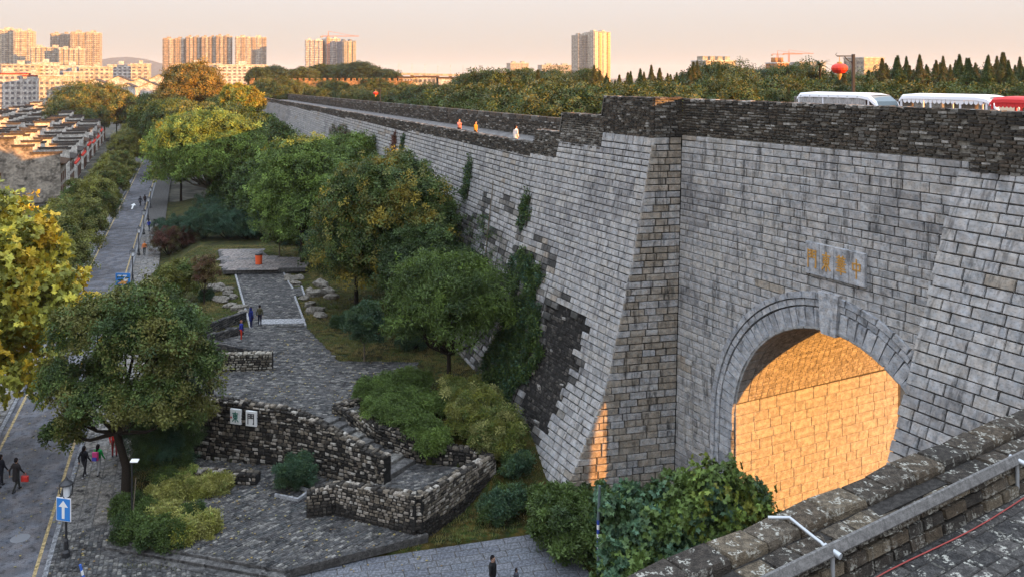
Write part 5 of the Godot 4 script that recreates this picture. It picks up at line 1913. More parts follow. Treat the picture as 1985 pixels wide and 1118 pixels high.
func build_city() -> void:
	# residential towers; all stand well beyond the trees
	var tw := "towers on the skyline"
	block_building("apartment_tower", "widest cream tower, ending the skyline cluster beside its narrow twin", -60, 22, 57, 1250, {"bays": 5, "depth": 30, "turn": 0.35, "group": tw})
	block_building("apartment_tower", "narrow cream tower beside the widest cream tower", 20, 54, 60, 1240, {"bays": 3, "depth": 26, "turn": 0.35, "group": tw})
	block_building("apartment_tower", "low cream tower slab between taller towers", 56, 112, 92, 1180, {"bays": 6, "depth": 18, "turn": 0.3, "group": tw})
	block_building("apartment_tower", "small cream slab stepping down from the low tower slab", 110, 154, 95, 1170, {"bays": 5, "depth": 18, "turn": 0.3, "group": tw})
	block_building("apartment_tower", "tower with a grey shaded front behind the cream slab", 93, 128, 66, 1320, {"bays": 4, "depth": 24, "turn": 0.3, "group": tw, "mat": M.bld_tan})
	block_building("apartment_tower", "tallest tan tower of the skyline's near cluster", 132, 184, 63, 1300, {"bays": 4, "depth": 26, "turn": 0.3, "group": tw, "mat": M.bld_tan})
	var i := 0
	for s in [[312, 353, 75], [356, 384, 72], [386, 414, 72], [414, 444, 70]]:
		block_building("apartment_tower", ["first tower of the row of four joined brown towers", "second tower of the row of four joined brown towers", "third tower of the row of four joined brown towers", "last tower of the row of four joined brown towers"][i], s[0], s[1], s[2], 1500, {"bays": 4, "depth": 24, "turn": 0.25, "group": tw, "mat": M.bld_brown, "mat2": M.bld_cream})
		i += 1
	block_building("apartment_tower", "golden tower standing apart from the row of four", 451, 510, 72, 1500, {"bays": 6, "depth": 28, "turn": 0.3, "group": tw, "mat": M.bld_cream, "mat2": M.bld_brown})
	block_building("apartment_tower", "white tower with a grey side under the crane", 588, 622, 78, 1450, {"bays": 4, "depth": 24, "turn": 0.2, "group": tw, "mat": M.bld_white})
	block_building("apartment_tower", "bright white tower right below the crane", 624, 651, 75, 1460, {"bays": 3, "depth": 30, "turn": 0.5, "group": tw, "mat": M.bld_white})
	block_building("apartment_tower", "unfinished blue-grey tower netted in tan beside the crane", 655, 682, 80, 1440, {"bays": 3, "depth": 26, "turn": 0.55, "group": tw, "mat": M.bld_blue, "mat2": M.bld_tan})
	block_building("apartment_tower", "lone twin tower rising from the conifers", 1114, 1142, 68, 1500, {"bays": 3, "depth": 26, "turn": 0.4, "group": tw, "mat": M.bld_tan})
	block_building("apartment_tower", "lone orange-striped tower beside its twin above the conifers", 1140, 1179, 62, 1490, {"bays": 4, "depth": 30, "turn": 0.5, "group": tw, "mat": M.bld_cream, "mat2": M.bld_orange})
	crane(dp(636, HY, 1455), 88.0, "tower crane on the white towers")
	crane(dp(1508, HY, 900), 44.0, "red tower crane over the wood")
	crane(dp(1530, HY, 950), 46.0, "second red tower crane over the wood")
	# nearer, lower blocks
	var lw := "low blocks beyond the tiled houses"
	var mids := [[-40, 40, 143, 545, "red_block", "pale block with balconies and a red roof edge", "bld_white", 1], [38, 62, 147, 546, "red_block", "end of the red-roofed block with stairs", "bld_white", 1], [70, 118, 147, 530, "white_block", "cream block with a blank sunlit gable", "bld_cream", 0], [118, 148, 140, 700, "white_block", "cream block with small balconies", "bld_cream", 0], [0, 60, 125, 800, "white_block", "long cream block under the skyline's tall towers", "bld_cream", 0], [60, 100, 122, 820, "white_block", "cream block with a stepped roof under the towers", "bld_white", 0], [100, 160, 128, 760, "white_block", "white block in front of the tallest tan tower", "bld_white", 0], [150, 204, 130, 740, "white_block", "wide white block with many small windows", "bld_cream", 0], [205, 250, 126, 900, "white_block", "grey-white block behind the white gables", "bld_white", 0], [250, 282, 124, 880, "white_block", "cream block with a raised roof house", "bld_cream", 0], [335, 420, 124, 900, "arcade_block", "long white block with arched windows below the brown towers", "bld_white", 2], [418, 512, 126, 900, "arcade_block", "long white block with arched windows below the golden tower", "bld_white", 2]]
	for m in mids:
		block_building(m[4], m[5], m[0], m[1], m[2], m[3], {"bays": maxi(3, int((m[1] - m[0]) / 9)), "depth": 16, "turn": 0.25, "mat": M[m[6]], "roof": M.red_tile if m[7] == 1 else M.bld_white, "proud": false, "pair": false, "lifts": 1, "floor": 3.2, "group": lw})
	for g in [[168, 205, 152, 520], [212, 252, 146, 540], [256, 290, 150, 560], [292, 330, 143, 570], [232, 262, 160, 500], [275, 312, 158, 480]]:
		gable_house("gabled_house", "white gabled house catching the sun at the street's end", g[0], g[1], g[2], g[3], "white gabled houses at the street's end")
	block_building("far_block", "flat grey block with roof chimneys behind the wood", 1354, 1424, 118, 700, {"bays": 7, "depth": 20, "turn": 0.4, "mat": M.bld_tan, "lifts": 4, "proud": false})
	block_building("far_block", "brick and white block half built beside the red cranes", 1500, 1526, 122, 600, {"bays": 3, "depth": 14, "turn": 0.3, "mat": M.bld_orange, "proud": false})
	block_building("far_block", "low grey and tan block behind the lantern post", 1660, 1712, 112, 640, {"bays": 4, "depth": 20, "turn": 0.4, "mat": M.bld_tan, "proud": false, "lift": false})
	block_building("far_block", "pale long roof behind the lantern post", 1545, 1600, 121, 800, {"bays": 4, "depth": 20, "turn": 0.2, "mat": M.bld_white, "proud": false, "lift": false})
	block_building("far_block", "hazy twin blocks near the far viaduct", 985, 1022, 122, 1900, {"bays": 4, "depth": 30, "turn": 0.3, "mat": M.bld_tan, "proud": false})
	block_building("far_block", "hazy long block beside the lone twin towers", 1045, 1112, 126, 2000, {"bays": 7, "depth": 30, "turn": 0.3, "mat": M.bld_tan, "proud": false})
	for b in [[772, 800, 150, 420], [802, 845, 149, 430], [850, 905, 151, 430]]:
		block_building("market_hall", "low pale building with a brown roof below the viaduct", b[0], b[1], b[2], b[3], {"bays": 5, "depth": 14, "mat": M.bld_white, "roof": M.brown_roof, "proud": false, "lift": false, "pair": false, "group": "low buildings below the viaduct"})
	# viaduct with lamp masts
	var v := thing("viaduct", "far road viaduct with a row of thin lamp masts", "bridge")
	var a := dp(765, 141, 900)
	var e := dp(985, 146, 950)
	var vb := Buf.new()
	wall_seg(vb, a - Vector3(0, 2.2, 0), e - Vector3(0, 2.2, 0), 2.2, 9.0)
	part("deck", vb.mesh(), M.bld_tan, v)
	for k in 9:
		var p := a.lerp(e, (k + 0.3) / 9.0)
		var mb := Buf.new()
		mb.box(Transform3D(Basis.IDENTITY, p + Vector3(0, 5, 0)), Vector3(0.35, 10, 0.35))
		part("lamp_mast", mb.mesh(), M.bld_white, v)
		var pb := Buf.new()
		pb.box(Transform3D(Basis.IDENTITY, Vector3(p.x, (p.y - 2.2) * 0.5, p.z)), Vector3(3, p.y - 2.2, 3))
		part("pier", pb.mesh(), M.bld_tan, v)
	# far bastion, sunlit
	var fb := thing("far_bastion", "sunlit ochre city wall with battlements beyond the bend", "wall")
	var c0 := dp(486, 156, 395)
	var c1 := dp(784, 156, 400)
	var c2 := dp(792, 158, 455)
	var lw0 := Buf.new()
	for sg in [[c0, c1], [c1, c2]]:
		var p: Vector3 = sg[0]
		var q: Vector3 = sg[1]
		wall_seg(lw0, Vector3(p.x, -0.4, p.z), Vector3(q.x, -0.4, q.z), c0.y + 0.2, 6.0)
	part("face", lw0.mesh(), M.ochre, fb)
	var mer := Buf.new()
	mer.box(Transform3D.IDENTITY, Vector3(1.5, 1.3, 0.8), Color.WHITE, 0.05)
	var mm := mer.mesh()
	for k in 26:
		var p := c0.lerp(c1, (k + 0.5) / 26.0)
		part("merlon", mm, M.ochre, fb, Transform3D(Basis.IDENTITY, Vector3(p.x, c0.y + 0.4, p.z + 2.2)))
	# hills on the horizon
	var hb := Buf.new()
	var pts := [[150, 146], [190, 116], [215, 112], [245, 110], [280, 114], [310, 122], [345, 128], [420, 136], [520, 146]]
	for k in pts.size() - 1:
		var p := dp(pts[k][0], pts[k][1], 5200)
		var q := dp(pts[k + 1][0], pts[k + 1][1], 5200)
		var back := Vector3(0, 0, -900)
		hb.quad(Vector3(p.x, -1, p.z + 500), Vector3(q.x, -1, q.z + 500), q, p)
		hb.quad(p, q, Vector3(q.x, -1, q.z) + back, Vector3(p.x, -1, p.z) + back)
	structure("hill", hb.mesh(), M.hill)
	build_houses()

func crane(at: Vector3, h: float, label: String) -> void:
	var t := thing("tower_crane", label, "crane", Vector3(at.x, -0.3, at.z))
	var b := Buf.new()
	var s := h * 0.014
	for q in [[-s, -s], [s, -s], [s, s], [-s, s]]:
		b.tube([Vector3(q[0], 0, q[1]), Vector3(q[0], h, q[1])], [s * 0.35, s * 0.35], 4)
	part("mast", b.mesh(), M.crane, t)
	var j := Buf.new()
	j.box(Transform3D(Basis.IDENTITY, Vector3(h * 0.22, h + 0.6, 0)), Vector3(h * 0.72, s * 0.9, s))
	j.tube([Vector3(0, h, 0), Vector3(0, h * 1.1, 0)], [s * 0.8, s * 0.2], 4)
	j.tube([Vector3(0, h * 1.1, 0), Vector3(h * 0.5, h + 1, 0)], [s * 0.2, s * 0.2], 4)
	part("jib", j.mesh(), M.crane, t)
	var w := Buf.new()
	w.box(Transform3D(Basis.IDENTITY, Vector3(-h * 0.13, h - 0.5, 0)), Vector3(s * 3, s * 2.2, s * 1.6))
	part("counterweight", w.mesh(), M.bld_tan, t)

func gable_house(called: String, label: String, x0: float, x1: float, ytop: float, z: float, group: String) -> void:
	var w := (x1 - x0) / F * z
	var c := dp((x0 + x1) * 0.5, HY, z)
	var h := depth_top(ytop, z)
	var t := thing(called, label, "house", Vector3(c.x, -0.3, c.z), 0.25, group)
	var e := h - w * 0.24
	var b := Buf.new()
	b.prism(PackedVector2Array([Vector2(-w / 2, 0), Vector2(w / 2, 0), Vector2(w / 2, e), Vector2(0, h), Vector2(-w / 2, e)]), Vector3(0, 0, 5), Vector3.RIGHT, Vector3.UP, Vector3.BACK, 12.0)
	part("wall", b.mesh(), M.bld_white, t)
	for s in [-1, 1]:
		var r := Buf.new()
		var d := Vector3(s * w / 2, e - h, 0)
		var up := Vector3(0, 0.18, 0)
		var pp := [Vector3(0, h, 5.6) + up, Vector3(0, h, -7.6) + up, Vector3(0, h, -7.6) + d * 1.1 + up, Vector3(0, h, 5.6) + d * 1.1 + up]
		if s < 0: pp.reverse()
		r.quad(pp[0], pp[3], pp[2], pp[1])
		r.quad(pp[0] - up, pp[1] - up, pp[2] - up, pp[3] - up)
		for q in 4:
			r.quad(pp[q], pp[(q + 1) % 4], pp[(q + 1) % 4] - up, pp[q] - up)
		part("roof", r.mesh(), M.grey_tile, t)
	for k in 3:
		var wb := Buf.new()
		wb.box(Transform3D(Basis.IDENTITY, Vector3((k - 1) * w * 0.28, e * 0.6, 5.02)), Vector3(w * 0.12, 1.4, 0.1))
		part("window", wb.mesh(), M.glass_far, t)

# old tiled houses with stepped fire gables, left of the street
func build_houses() -> void:
	var rd := Vector3(-0.382, 0, -0.924)       # along the street, away
	var rx := Vector3(0.924, 0, -0.382)        # towards the street
	for row in 4:
		for k in (9 if row < 1 else 12):
			var L := 11.0
			var Wd := 17.0
			var z := 156.0 + k * 17.5 + row * 6.0
			var p := Vector3(-15.5 - 0.413 * z - row * 21.0, 0.0, -z)
			var eave := 5.6 + (0.7 if (k + row) % 3 == 0 else 0.0)
			var ridge := eave + 1.9
			var say := "tiled white house with stepped dark-capped gables facing the street" if row == 0 else "tiled white house with stepped gables in the rows behind the street front"
			if row == 0 and k == 0:
				say = "first tiled house of the row, with a flaking grey gable wall and one window"
			var t := thing("tiled_house", say, "house", p, 0.0, "tiled houses along the street" if row or k else "")
			# axes: along = rd, across = rx; origin at the middle of the street side
			var b := Buf.new()
			var prof2 := PackedVector2Array([Vector2(-Wd, -0.3), Vector2(0, -0.3), Vector2(0, eave), Vector2(-Wd * 0.5, ridge), Vector2(-Wd, eave)])
			b.prism(prof2, rd * -L * 0.5, rx, Vector3.UP, -rd, L)
			part("wall", b.mesh(), M.plaster_old if (row == 0 and k == 0) else M.plaster, t)
			# roof slopes with tile ribs
			for s in 2:
				var r := Buf.new()
				var x0 := -Wd * 0.5
				var x1 := 0.7 if s == 0 else -Wd - 0.7
				var y1 := eave - 0.2
				var a := rx * x0 + Vector3.UP * (ridge + 0.25)
				var c := rx * x1 + Vector3.UP * (y1 + 0.25)
				var e0 := rd * (-L * 0.5 + 0.3)
				var e1 := rd * (L * 0.5 - 0.3)
				var q := [a + e0, c + e0, c + e1, a + e1]
				if s == 1: q = [q[3], q[2], q[1], q[0]]
				r.quad(q[0], q[1], q[2], q[3])
				r.quad(q[1] - Vector3.UP * 0.25, q[1], q[2], q[2] - Vector3.UP * 0.25)
				var nt := 22
				for i in nt:
					var m := rd * lerpf(-L * 0.5 + 0.5, L * 0.5 - 0.5, i / float(nt - 1))
					r.tube([a + m + Vector3.UP * 0.02, c + m + Vector3.UP * 0.02], [0.12, 0.12], 5)
				part("roof", r.mesh(), M.grey_tile if (k + s + row) % 3 else M.brown_roof, t)
			# ridge
			var rb := Buf.new()
			rb.box(Transform3D(Basis(rd, Vector3.UP, rx), rx * (-Wd * 0.5) + Vector3.UP * (ridge + 0.4)), Vector3(L - 0.4, 0.4, 0.35))
			part("ridge", rb.mesh(), M.grey_tile, t)
			# stepped gables
			for g in [-1, 1]:
				var o = rd * (g * (L * 0.5 + 0.2))
				var st := [[0.0, -4.2, eave + 1.9], [-4.2, -7.0, eave + 3.2], [-7.0, -10.0, eave + 4.6], [-10.0, -12.8, eave + 3.2], [-12.8, -17.0, eave + 1.9]]
				for e in st:
					var gb := Buf.new()
					var wdt: float = e[0] - e[1]
					gb.box(Transform3D(Basis(rx, Vector3.UP, -rd), o + rx * ((e[0] + e[1]) * 0.5) + Vector3.UP * (e[2] * 0.5)), Vector3(wdt - 0.02, e[2], 0.4))
					part("gable", gb.mesh(), M.plaster_old if (row == 0 and k == 0 and g < 0) else M.plaster, t)
					var cb := Buf.new()
					cb.prism(PackedVector2Array([Vector2(-wdt / 2 - 0.25, 0), Vector2(wdt / 2 + 0.25, 0), Vector2(wdt / 2 + 0.4, 0.5), Vector2(wdt / 2 - 0.3, 0.42), Vector2(-wdt / 2 + 0.3, 0.42), Vector2(-wdt / 2 - 0.4, 0.5)]), o + rx * ((e[0] + e[1]) * 0.5) + Vector3.UP * e[2] - rd * 0.3, rx, Vector3.UP, -rd, 0.6)
					part("gable_cap", cb.mesh(), M.grey_tile, t)
			if row == 0:
				for i in 3:
					var m := rd * (-3.4 + i * 3.4)
					var wb := Buf.new()
					wb.box(Transform3D(Basis(rd, Vector3.UP, rx), m + Vector3.UP * 3.9 + rx * 0.03), Vector3(1.3, 1.5, 0.14))
					part("window", wb.mesh(), M.wood, t)
					var db := Buf.new()
					db.box(Transform3D(Basis(rd, Vector3.UP, rx), m + Vector3.UP * 1.2 + rx * 0.03), Vector3(1.7, 2.4, 0.14))
					part("door", db.mesh(), M.wood, t)
				if k == 0:
					var wb := Buf.new()
					wb.box(Transform3D(Basis(rx, Vector3.UP, -rd), rx * -9.6 - rd * (L * 0.5 + 0.42) + Vector3.UP * 4.6), Vector3(1.5, 1.4, 0.12))
					part("window", wb.mesh(), M.wood, t)
			# red lanterns and banners along the street front
			if row == 0 and k > 0 and k < 7:
				for i in 4:
					var lp := p + rd * (-4.2 + i * 2.8) + rx * 0.9 + Vector3.UP * (eave - 0.9)
					var lt := Buf.new()
					lt.lathe(lp, [Vector2(0.02, -0.32), Vector2(0.2, -0.27), Vector2(0.33, 0), Vector2(0.2, 0.27), Vector2(0.02, 0.32)], 10)
					lt.tube([lp + Vector3.UP * 0.42, lp + Vector3.UP * 0.9], [0.03, 0.03], 4)
					tag(part("red_lantern", lt.mesh(), M.lantern), "round red lantern hanging under the eaves of the tiled houses", "lantern", "red lanterns on the house fronts")

# ---------------------------------------------------------------- things of the street and the wall walk
func street_lamp(at: Vector3, label: String, group: String) -> void:
	var t := thing("street_lamp", label, "street lamp", at, 0.0, group)
	var b := Buf.new()
	b.lathe(Vector3.ZERO, [Vector2(0.17, 0), Vector2(0.17, 0.25), Vector2(0.1, 0.35), Vector2(0.1, 0.75), Vector2(0.055, 0.85), Vector2(0.045, 2.6), Vector2(0.12, 2.66), Vector2(0.0, 2.7)], 12)
	part("pole", b.mesh(), M.iron, t)
	var g := Buf.new()
	g.lathe(Vector3(0, 2.72, 0), [Vector2(0.0, 0), Vector2(0.15, 0), Vector2(0.15, 0.55), Vector2(0.0, 0.56)], 12)
	part("glass", g.mesh(), M.opal, t)
	var c := Buf.new()
	c.lathe(Vector3(0, 3.24, 0), [Vector2(0.3, 0), Vector2(0.28, 0.06), Vector2(0.1, 0.2), Vector2(0.02, 0.36)], 12)
	part("cap", c.mesh(), M.iron, t)
	for i in 4:
		var a := TAU * i / 4.0
		var r := Buf.new()
		r.tube([Vector3(cos(a) * 0.1, 2.66, sin(a) * 0.1), Vector3(cos(a) * 0.28, 2.85, sin(a) * 0.28), Vector3(cos(a) * 0.3, 3.1, sin(a) * 0.3), Vector3(cos(a) * 0.26, 3.26, sin(a) * 0.26)], [0.02, 0.02, 0.02, 0.02], 5)
		part("cage_bar", r.mesh(), M.iron, t)

func build_street_things() -> void:
	for e in [[127, 1080], [256, 547], [268, 495], [278, 455], [286, 426], [291, 403]]:
		var p := gp(e[0], e[1], 0.1)
		street_lamp(p, "black street lamp carrying a blue arrow sign" if e[0] == 127 else "black street lamp with a white glass in the row along the kerb", "" if e[0] == 127 else "street lamps along the kerb")
	# one-way sign on the nearest lamp
	var lp := gp(127, 1080, 0.1)
	var face := Basis(Vector3.UP, -0.25)
	var s := thing("road_sign", "blue one-way sign with a white upward arrow on the lamp post", "sign", lp + Vector3(0, 2.2, 0), -0.25)
	var b := Buf.new()
	b.box(Transform3D(Basis.IDENTITY, Vector3(0, 0, 0.14)), Vector3(0.76, 1.04, 0.03), Color.WHITE, 0.008)
	part("border", b.mesh(), M.white, s)
	b = Buf.new()
	b.box(Transform3D(Basis.IDENTITY, Vector3(0, 0, 0.16)), Vector3(0.69, 0.97, 0.02))
	part("panel", b.mesh(), M.blue, s)
	b = Buf.new()
	b.prism(PackedVector2Array([Vector2(-0.07, -0.4), Vector2(0.07, -0.4), Vector2(0.07, 0.12), Vector2(0.24, 0.12), Vector2(0, 0.4), Vector2(-0.24, 0.12), Vector2(-0.07, 0.12)]), Vector3(0, 0, 0.18), Vector3.RIGHT, Vector3.UP, Vector3.BACK, 0.012)
	part("arrow", b.mesh(), M.white, s)
	b = Buf.new()
	for y in [-0.3, 0.3]:
		b.box(Transform3D(Basis.IDENTITY, Vector3(0, y, 0.06)), Vector3(0.18, 0.05, 0.16))
	part("bracket", b.mesh(), M.steel, s)
	# tourist board further up
	var q := gp(238, 578, 0.1)
	var i2 := thing("sign_board", "blue and orange direction board at the kerb", "sign", q)
	b = Buf.new()
	for x in [-0.5, 0.5]:
		b.tube([Vector3(x, 0, 0), Vector3(x, 2.4, 0)], [0.04, 0.04], 7)
	part("post", b.mesh(), M.steel, i2)
	b = Buf.new()
	b.box(Transform3D(Basis.IDENTITY, Vector3(0, 1.85, 0.08)), Vector3(1.4, 1.15, 0.06), Color.WHITE, 0.01)
	part("panel", b.mesh(), M.blue, i2)
	b = Buf.new()
	b.prism(PackedVector2Array([Vector2(-0.55, -0.45), Vector2(0.3, -0.45), Vector2(0.5, -0.1), Vector2(-0.1, -0.15)]), Vector3(0, 1.85, 0.118), Vector3.RIGHT, Vector3.UP, Vector3.BACK, 0.006)
	part("print", b.mesh(), plain(0.7, 0.33, 0.08), i2)
	b = Buf.new()
	b.prism(PackedVector2Array([Vector2(-0.05, -0.1), Vector2(0.3, -0.2), Vector2(0.55, 0.05), Vector2(0.25, 0.25)]), Vector3(0, 1.85, 0.122), Vector3.RIGHT, Vector3.UP, Vector3.BACK, 0.006)
	part("print", b.mesh(), M.white, i2)
	b = Buf.new()
	b.box(Transform3D(Basis.IDENTITY, Vector3(-0.05, 2.2, 0.115)), Vector3(0.9, 0.1, 0.01))
	part("print", b.mesh(), M.white, i2)
	# manhole
	b = Buf.new()
	var mc := gp(38, 1043, 0.0)
	b.lathe(mc + Vector3(0, 0.004, 0), [Vector2(0.42, 0), Vector2(0.4, 0.012), Vector2(0.36, 0.008), Vector2(0.0, 0.008)], 20)
	tag(part("manhole_cover", b.mesh(), M.castiron), "round iron manhole cover in the road", "manhole cover")
	# thin garden light in the hedge
	var gl := thing("garden_light", "thin dark pole with a flat white solar light in the hedge", "lamp", gp(255, 1036, 0.1))
	b = Buf.new()
	b.tube([Vector3.ZERO, Vector3(0, 3.4, 0)], [0.045, 0.035], 8)
	part("pole", b.mesh(), M.iron, gl)
	b = Buf.new()
	b.box(Transform3D(Basis.from_euler(Vector3(0.3, 0, 0)), Vector3(0.12, 3.45, 0)), Vector3(0.36, 0.05, 0.22), Color.WHITE, 0.01)
	part("head", b.mesh(), M.white, gl)
	# bamboo-like stake by the trunk
	b = Buf.new()
	var sp := gp(253, 1040, 0.1)
	b.tube([sp, sp + Vector3(0.1, 2.6, -0.3)], [0.03, 0.025], 6)
	tag(part("tree_stake", b.mesh(), M.palebark), "thin pale stake standing beside the garden light", "stake")
	# orange bin on the square
	var bin := thing("litter_bin", "orange litter bin with a dark lid on the paved square", "bin", gp(501, 512, 2.9))
	b = Buf.new()
	b.lathe(Vector3.ZERO, [Vector2(0.0, 0.02), Vector2(0.32, 0.02), Vector2(0.36, 0.9), Vector2(0.3, 0.92)], 12)
	part("body", b.mesh(), plain(0.75, 0.1, 0.02), bin)
	b = Buf.new()
	b.lathe(Vector3(0, 0.92, 0), [Vector2(0.38, 0), Vector2(0.36, 0.12), Vector2(0.0, 0.22)], 12)
	part("lid", b.mesh(), M.iron, bin)
	# red notice on the stair wall
	# striped pole in front of the gate
	var sp2 := thing("striped_pole", "slim dark pole with blue and white bands before the buttress", "pole", gp(1160, 1125, 0.0))
	b = Buf.new()
	b.tube([Vector3(0, 2.6, 0), Vector3(0.06, 4.05, 0)], [0.07, 0.055], 8)
	b.tube([Vector3.ZERO, Vector3(0, 1.2, 0)], [0.07, 0.07], 8)
	part("shaft", b.mesh(), plain(0.1, 0.13, 0.13), sp2)
	for i in 7:
		b = Buf.new()
		b.tube([Vector3(0, 1.2 + 0.2 * i, 0), Vector3(0, 1.4 + 0.2 * i, 0)], [0.071, 0.071], 8)
		part("band", b.mesh(), M.white if i % 2 else plain(0.03, 0.06, 0.3), sp2)
	# blue barrier tip at the bottom of the picture
	var ba := thing("barrier_post", "short slanting blue and white post at the pavement's near end", "post", gp(158, 1128, 0.1), 0.2)
	b = Buf.new()
	b.tube([Vector3(0.1, 0, 0), Vector3(-0.08, 0.75, 0)], [0.05, 0.05], 8)
	part("shaft", b.mesh(), plain(0.04, 0.13, 0.5), ba)
	b = Buf.new()
	b.tube([Vector3(0.03, 0.3, 0), Vector3(-0.015, 0.5, 0)], [0.053, 0.053], 8)
	part("band", b.mesh(), M.white, ba)
	# rocks
	var k := 0
	for r in [[412, 558, 1.5, 0.7], [427, 553, 1.0, 0.5], [440, 560, 1.3, 0.45], [441, 568, 1.0, 0.5], [428, 580, 2.0, 0.6], [450, 575, 1.2, 0.5], [462, 597, 1.6, 0.6], [445, 592, 1.2, 0.5], [468, 606, 1.3, 0.5], [420, 560, 1.2, 0.5], [563, 541, 1.4, 0.7], [572, 550, 1.3, 0.6], [557, 535, 1.2, 0.5], [600, 564, 1.2, 0.6], [612, 570, 1.8, 0.8], [622, 552, 2.0, 0.9], [635, 565, 1.5, 0.7], [600, 590, 1.3, 0.6], [612, 600, 1.5, 0.6], [620, 610, 1.6, 0.5], [590, 578, 1.1, 0.5], [643, 575, 1.4, 0.6], [603, 603, 1.0, 0.7], [580, 538, 1.4, 0.6]]:
		var p := on_ground(r[0], r[1] + 4, 2.3)
		rock("pale weathered garden rock on the lawn side of the path" if r[0] < 480 else "pale weathered garden rock on the wall side of the path", p, Vector3(r[2], r[3], r[2] * 0.6), rng.randf() * TAU)
		k += 1

func build_people() -> void:
	var skin := Color(0.42, 0.25, 0.17)
	var hair := Color(0.012, 0.01, 0.01)
	var blk := Color(0.015, 0.015, 0.018)
	var jean := Color(0.05, 0.06, 0.09)
	var away := 2.8
	person("person with long dark hair in a black top walking on the pavement", gp(162, 925, 0.11), away, 1.68, "walk", [skin, blk, Color(0.03, 0.03, 0.035), Color(0.5, 0.5, 0.5), hair])
	var g := person("person in a green jacket carrying a pink backpack", gp(189, 921, 0.11), away + 0.2, 1.68, "walk", [skin, Color(0.02, 0.3, 0.07), Color(0.3, 0.3, 0.3), blk, hair])
	var bp := thing("backpack", "pink and blue backpack on the green jacket", "backpack", g.position + Basis(Vector3.UP, away + 0.2) * Vector3(0, 1.12, -0.22), away + 0.2)
	var b := Buf.new()
	b.box(Transform3D.IDENTITY, Vector3(0.3, 0.44, 0.16), Color.WHITE, 0.04)
	part("bag", b.mesh(), plain(0.65, 0.05, 0.22), bp)
	b = Buf.new()
	b.box(Transform3D(Basis.IDENTITY, Vector3(0, -0.12, -0.1)), Vector3(0.24, 0.18, 0.07), Color.WHITE, 0.02)
	part("pocket", b.mesh(), plain(0.05, 0.06, 0.4), bp)
	person("person in a red coat standing behind the forked trunk", gp(221, 884, 0.11), 0.6, 1.7, "stand", [skin, Color(0.6, 0.02, 0.015), Color(0.25, 0.03, 0.03), blk, hair])
	var m := person("person in a dark coat carrying a red bag on the road", gp(30, 952, 0.0), away, 1.74, "stride", [skin, Color(0.025, 0.022, 0.02), Color(0.03, 0.028, 0.026), blk, hair])
	var hp := m.position + Basis(Vector3.UP, away) * (Vector3(-0.24, 0.55, 0.3))
	var bag := thing("shopping_bag", "red bag in the hand of the person on the road", "bag", hp)
	b = Buf.new()
	b.box(Transform3D.IDENTITY, Vector3(0.36, 0.3, 0.14), Color.WHITE, 0.04)
	part("pouch", b.mesh(), plain(0.55, 0.03, 0.02), bag)
	b = Buf.new()
	b.tube([Vector3(-0.1, 0.14, 0), Vector3(-0.05, 0.3, 0), Vector3(0.05, 0.3, 0), Vector3(0.1, 0.14, 0)], [0.012, 0.012, 0.012, 0.012], 5)
	part("handle", b.mesh(), plain(0.4, 0.03, 0.02), bag)
	person("person all in black following the one with the red bag", gp(0, 944, 0.0), away, 1.72, "walk", [skin, blk, blk, blk, hair])
	person("person in a blue hooded coat on the dark terrace", gp(486, 636, 2.42), 2.4, 1.62, "hood", [skin, Color(0.015, 0.02, 0.12), Color(0.012, 0.014, 0.05), Color(0.5, 0.5, 0.5), hair])
	person("person in an olive jacket on the dark terrace", gp(503, 631, 2.42), 3.0, 1.6, "stand", [skin, Color(0.06, 0.055, 0.03), Color(0.012, 0.014, 0.03), blk, hair])
	person("person in black looking over the rubble wall", gp(404, 793, 2.42), 0.3, 1.66, "coat", [skin, blk, blk, blk, hair])
	person("person in red and blue on the street stair", gp(467, 668, 2.0) + Vector3(0, 0.3, 0), 2.0, 1.5, "stand", [skin, Color(0.02, 0.03, 0.2), Color(0.5, 0.04, 0.02), blk, Color(0.3, 0.12, 0.08)])
	person("person in a black coat on the pale slab path", gp(955, 1158, 0.03), 1.2, 1.74, "stand", [skin, Color(0.012, 0.012, 0.014), blk, blk, hair])
	person("child in a dark top on the pale slab path", gp(1001, 1150, 0.03), 2.0, 1.05, "stand", [skin, Color(0.05, 0.05, 0.06), jean, blk, hair])
	var far := "people far up the street"
	person("person in black beside the one in green far up the road", gp(244, 360, 0.0), 2.9, 1.7, "walk", [skin, blk, blk, blk, hair], far)
	person("person in a green top far up the road", gp(249, 371, 0.0), 2.9, 1.66, "walk", [skin, Color(0.02, 0.25, 0.08), jean, blk, hair], far)
	person("person in black walking ahead of the green top", gp(251, 350, 0.0), 2.9, 1.7, "stride", [skin, blk, blk, blk, hair], far)
	person("person in dark grey at the kerb by the far lamps", gp(271, 400, 0.0), 2.9, 1.7, "stride", [skin, Color(0.04, 0.04, 0.05), blk, blk, hair], far)
	person("person in dark brown at the kerb by the far lamps", gp(280, 397, 0.0), 2.9, 1.72, "walk", [skin, Color(0.05, 0.03, 0.025), blk, blk, hair], far)
	person("person in a blue top on the pavement between lamps", gp(288, 449, 0.11), 2.9, 1.66, "walk", [skin, Color(0.03, 0.05, 0.3), jean, blk, hair], far)
	person("person in grey on the pavement between lamps", gp(298, 449, 0.11), 2.9, 1.7, "stride", [skin, Color(0.08, 0.08, 0.09), jean, blk, hair], far)
	person("person in an orange jacket on the pavement", gp(279, 495, 0.11), 0.2, 1.68, "walk", [skin, Color(0.55, 0.17, 0.05), Color(0.04, 0.05, 0.05), blk, hair], far)
	# on the wall walk
	var wy := func(x: float, z: float) -> Vector3:
		var p := dp(x, 0, z)
		p.y = 16.26
		return p
	person("person in a pink jacket pointing across the wall walk", wy.call(890, 74), 0.8, 1.66, "reach", [skin, Color(0.5, 0.18, 0.15), blk, blk, hair])
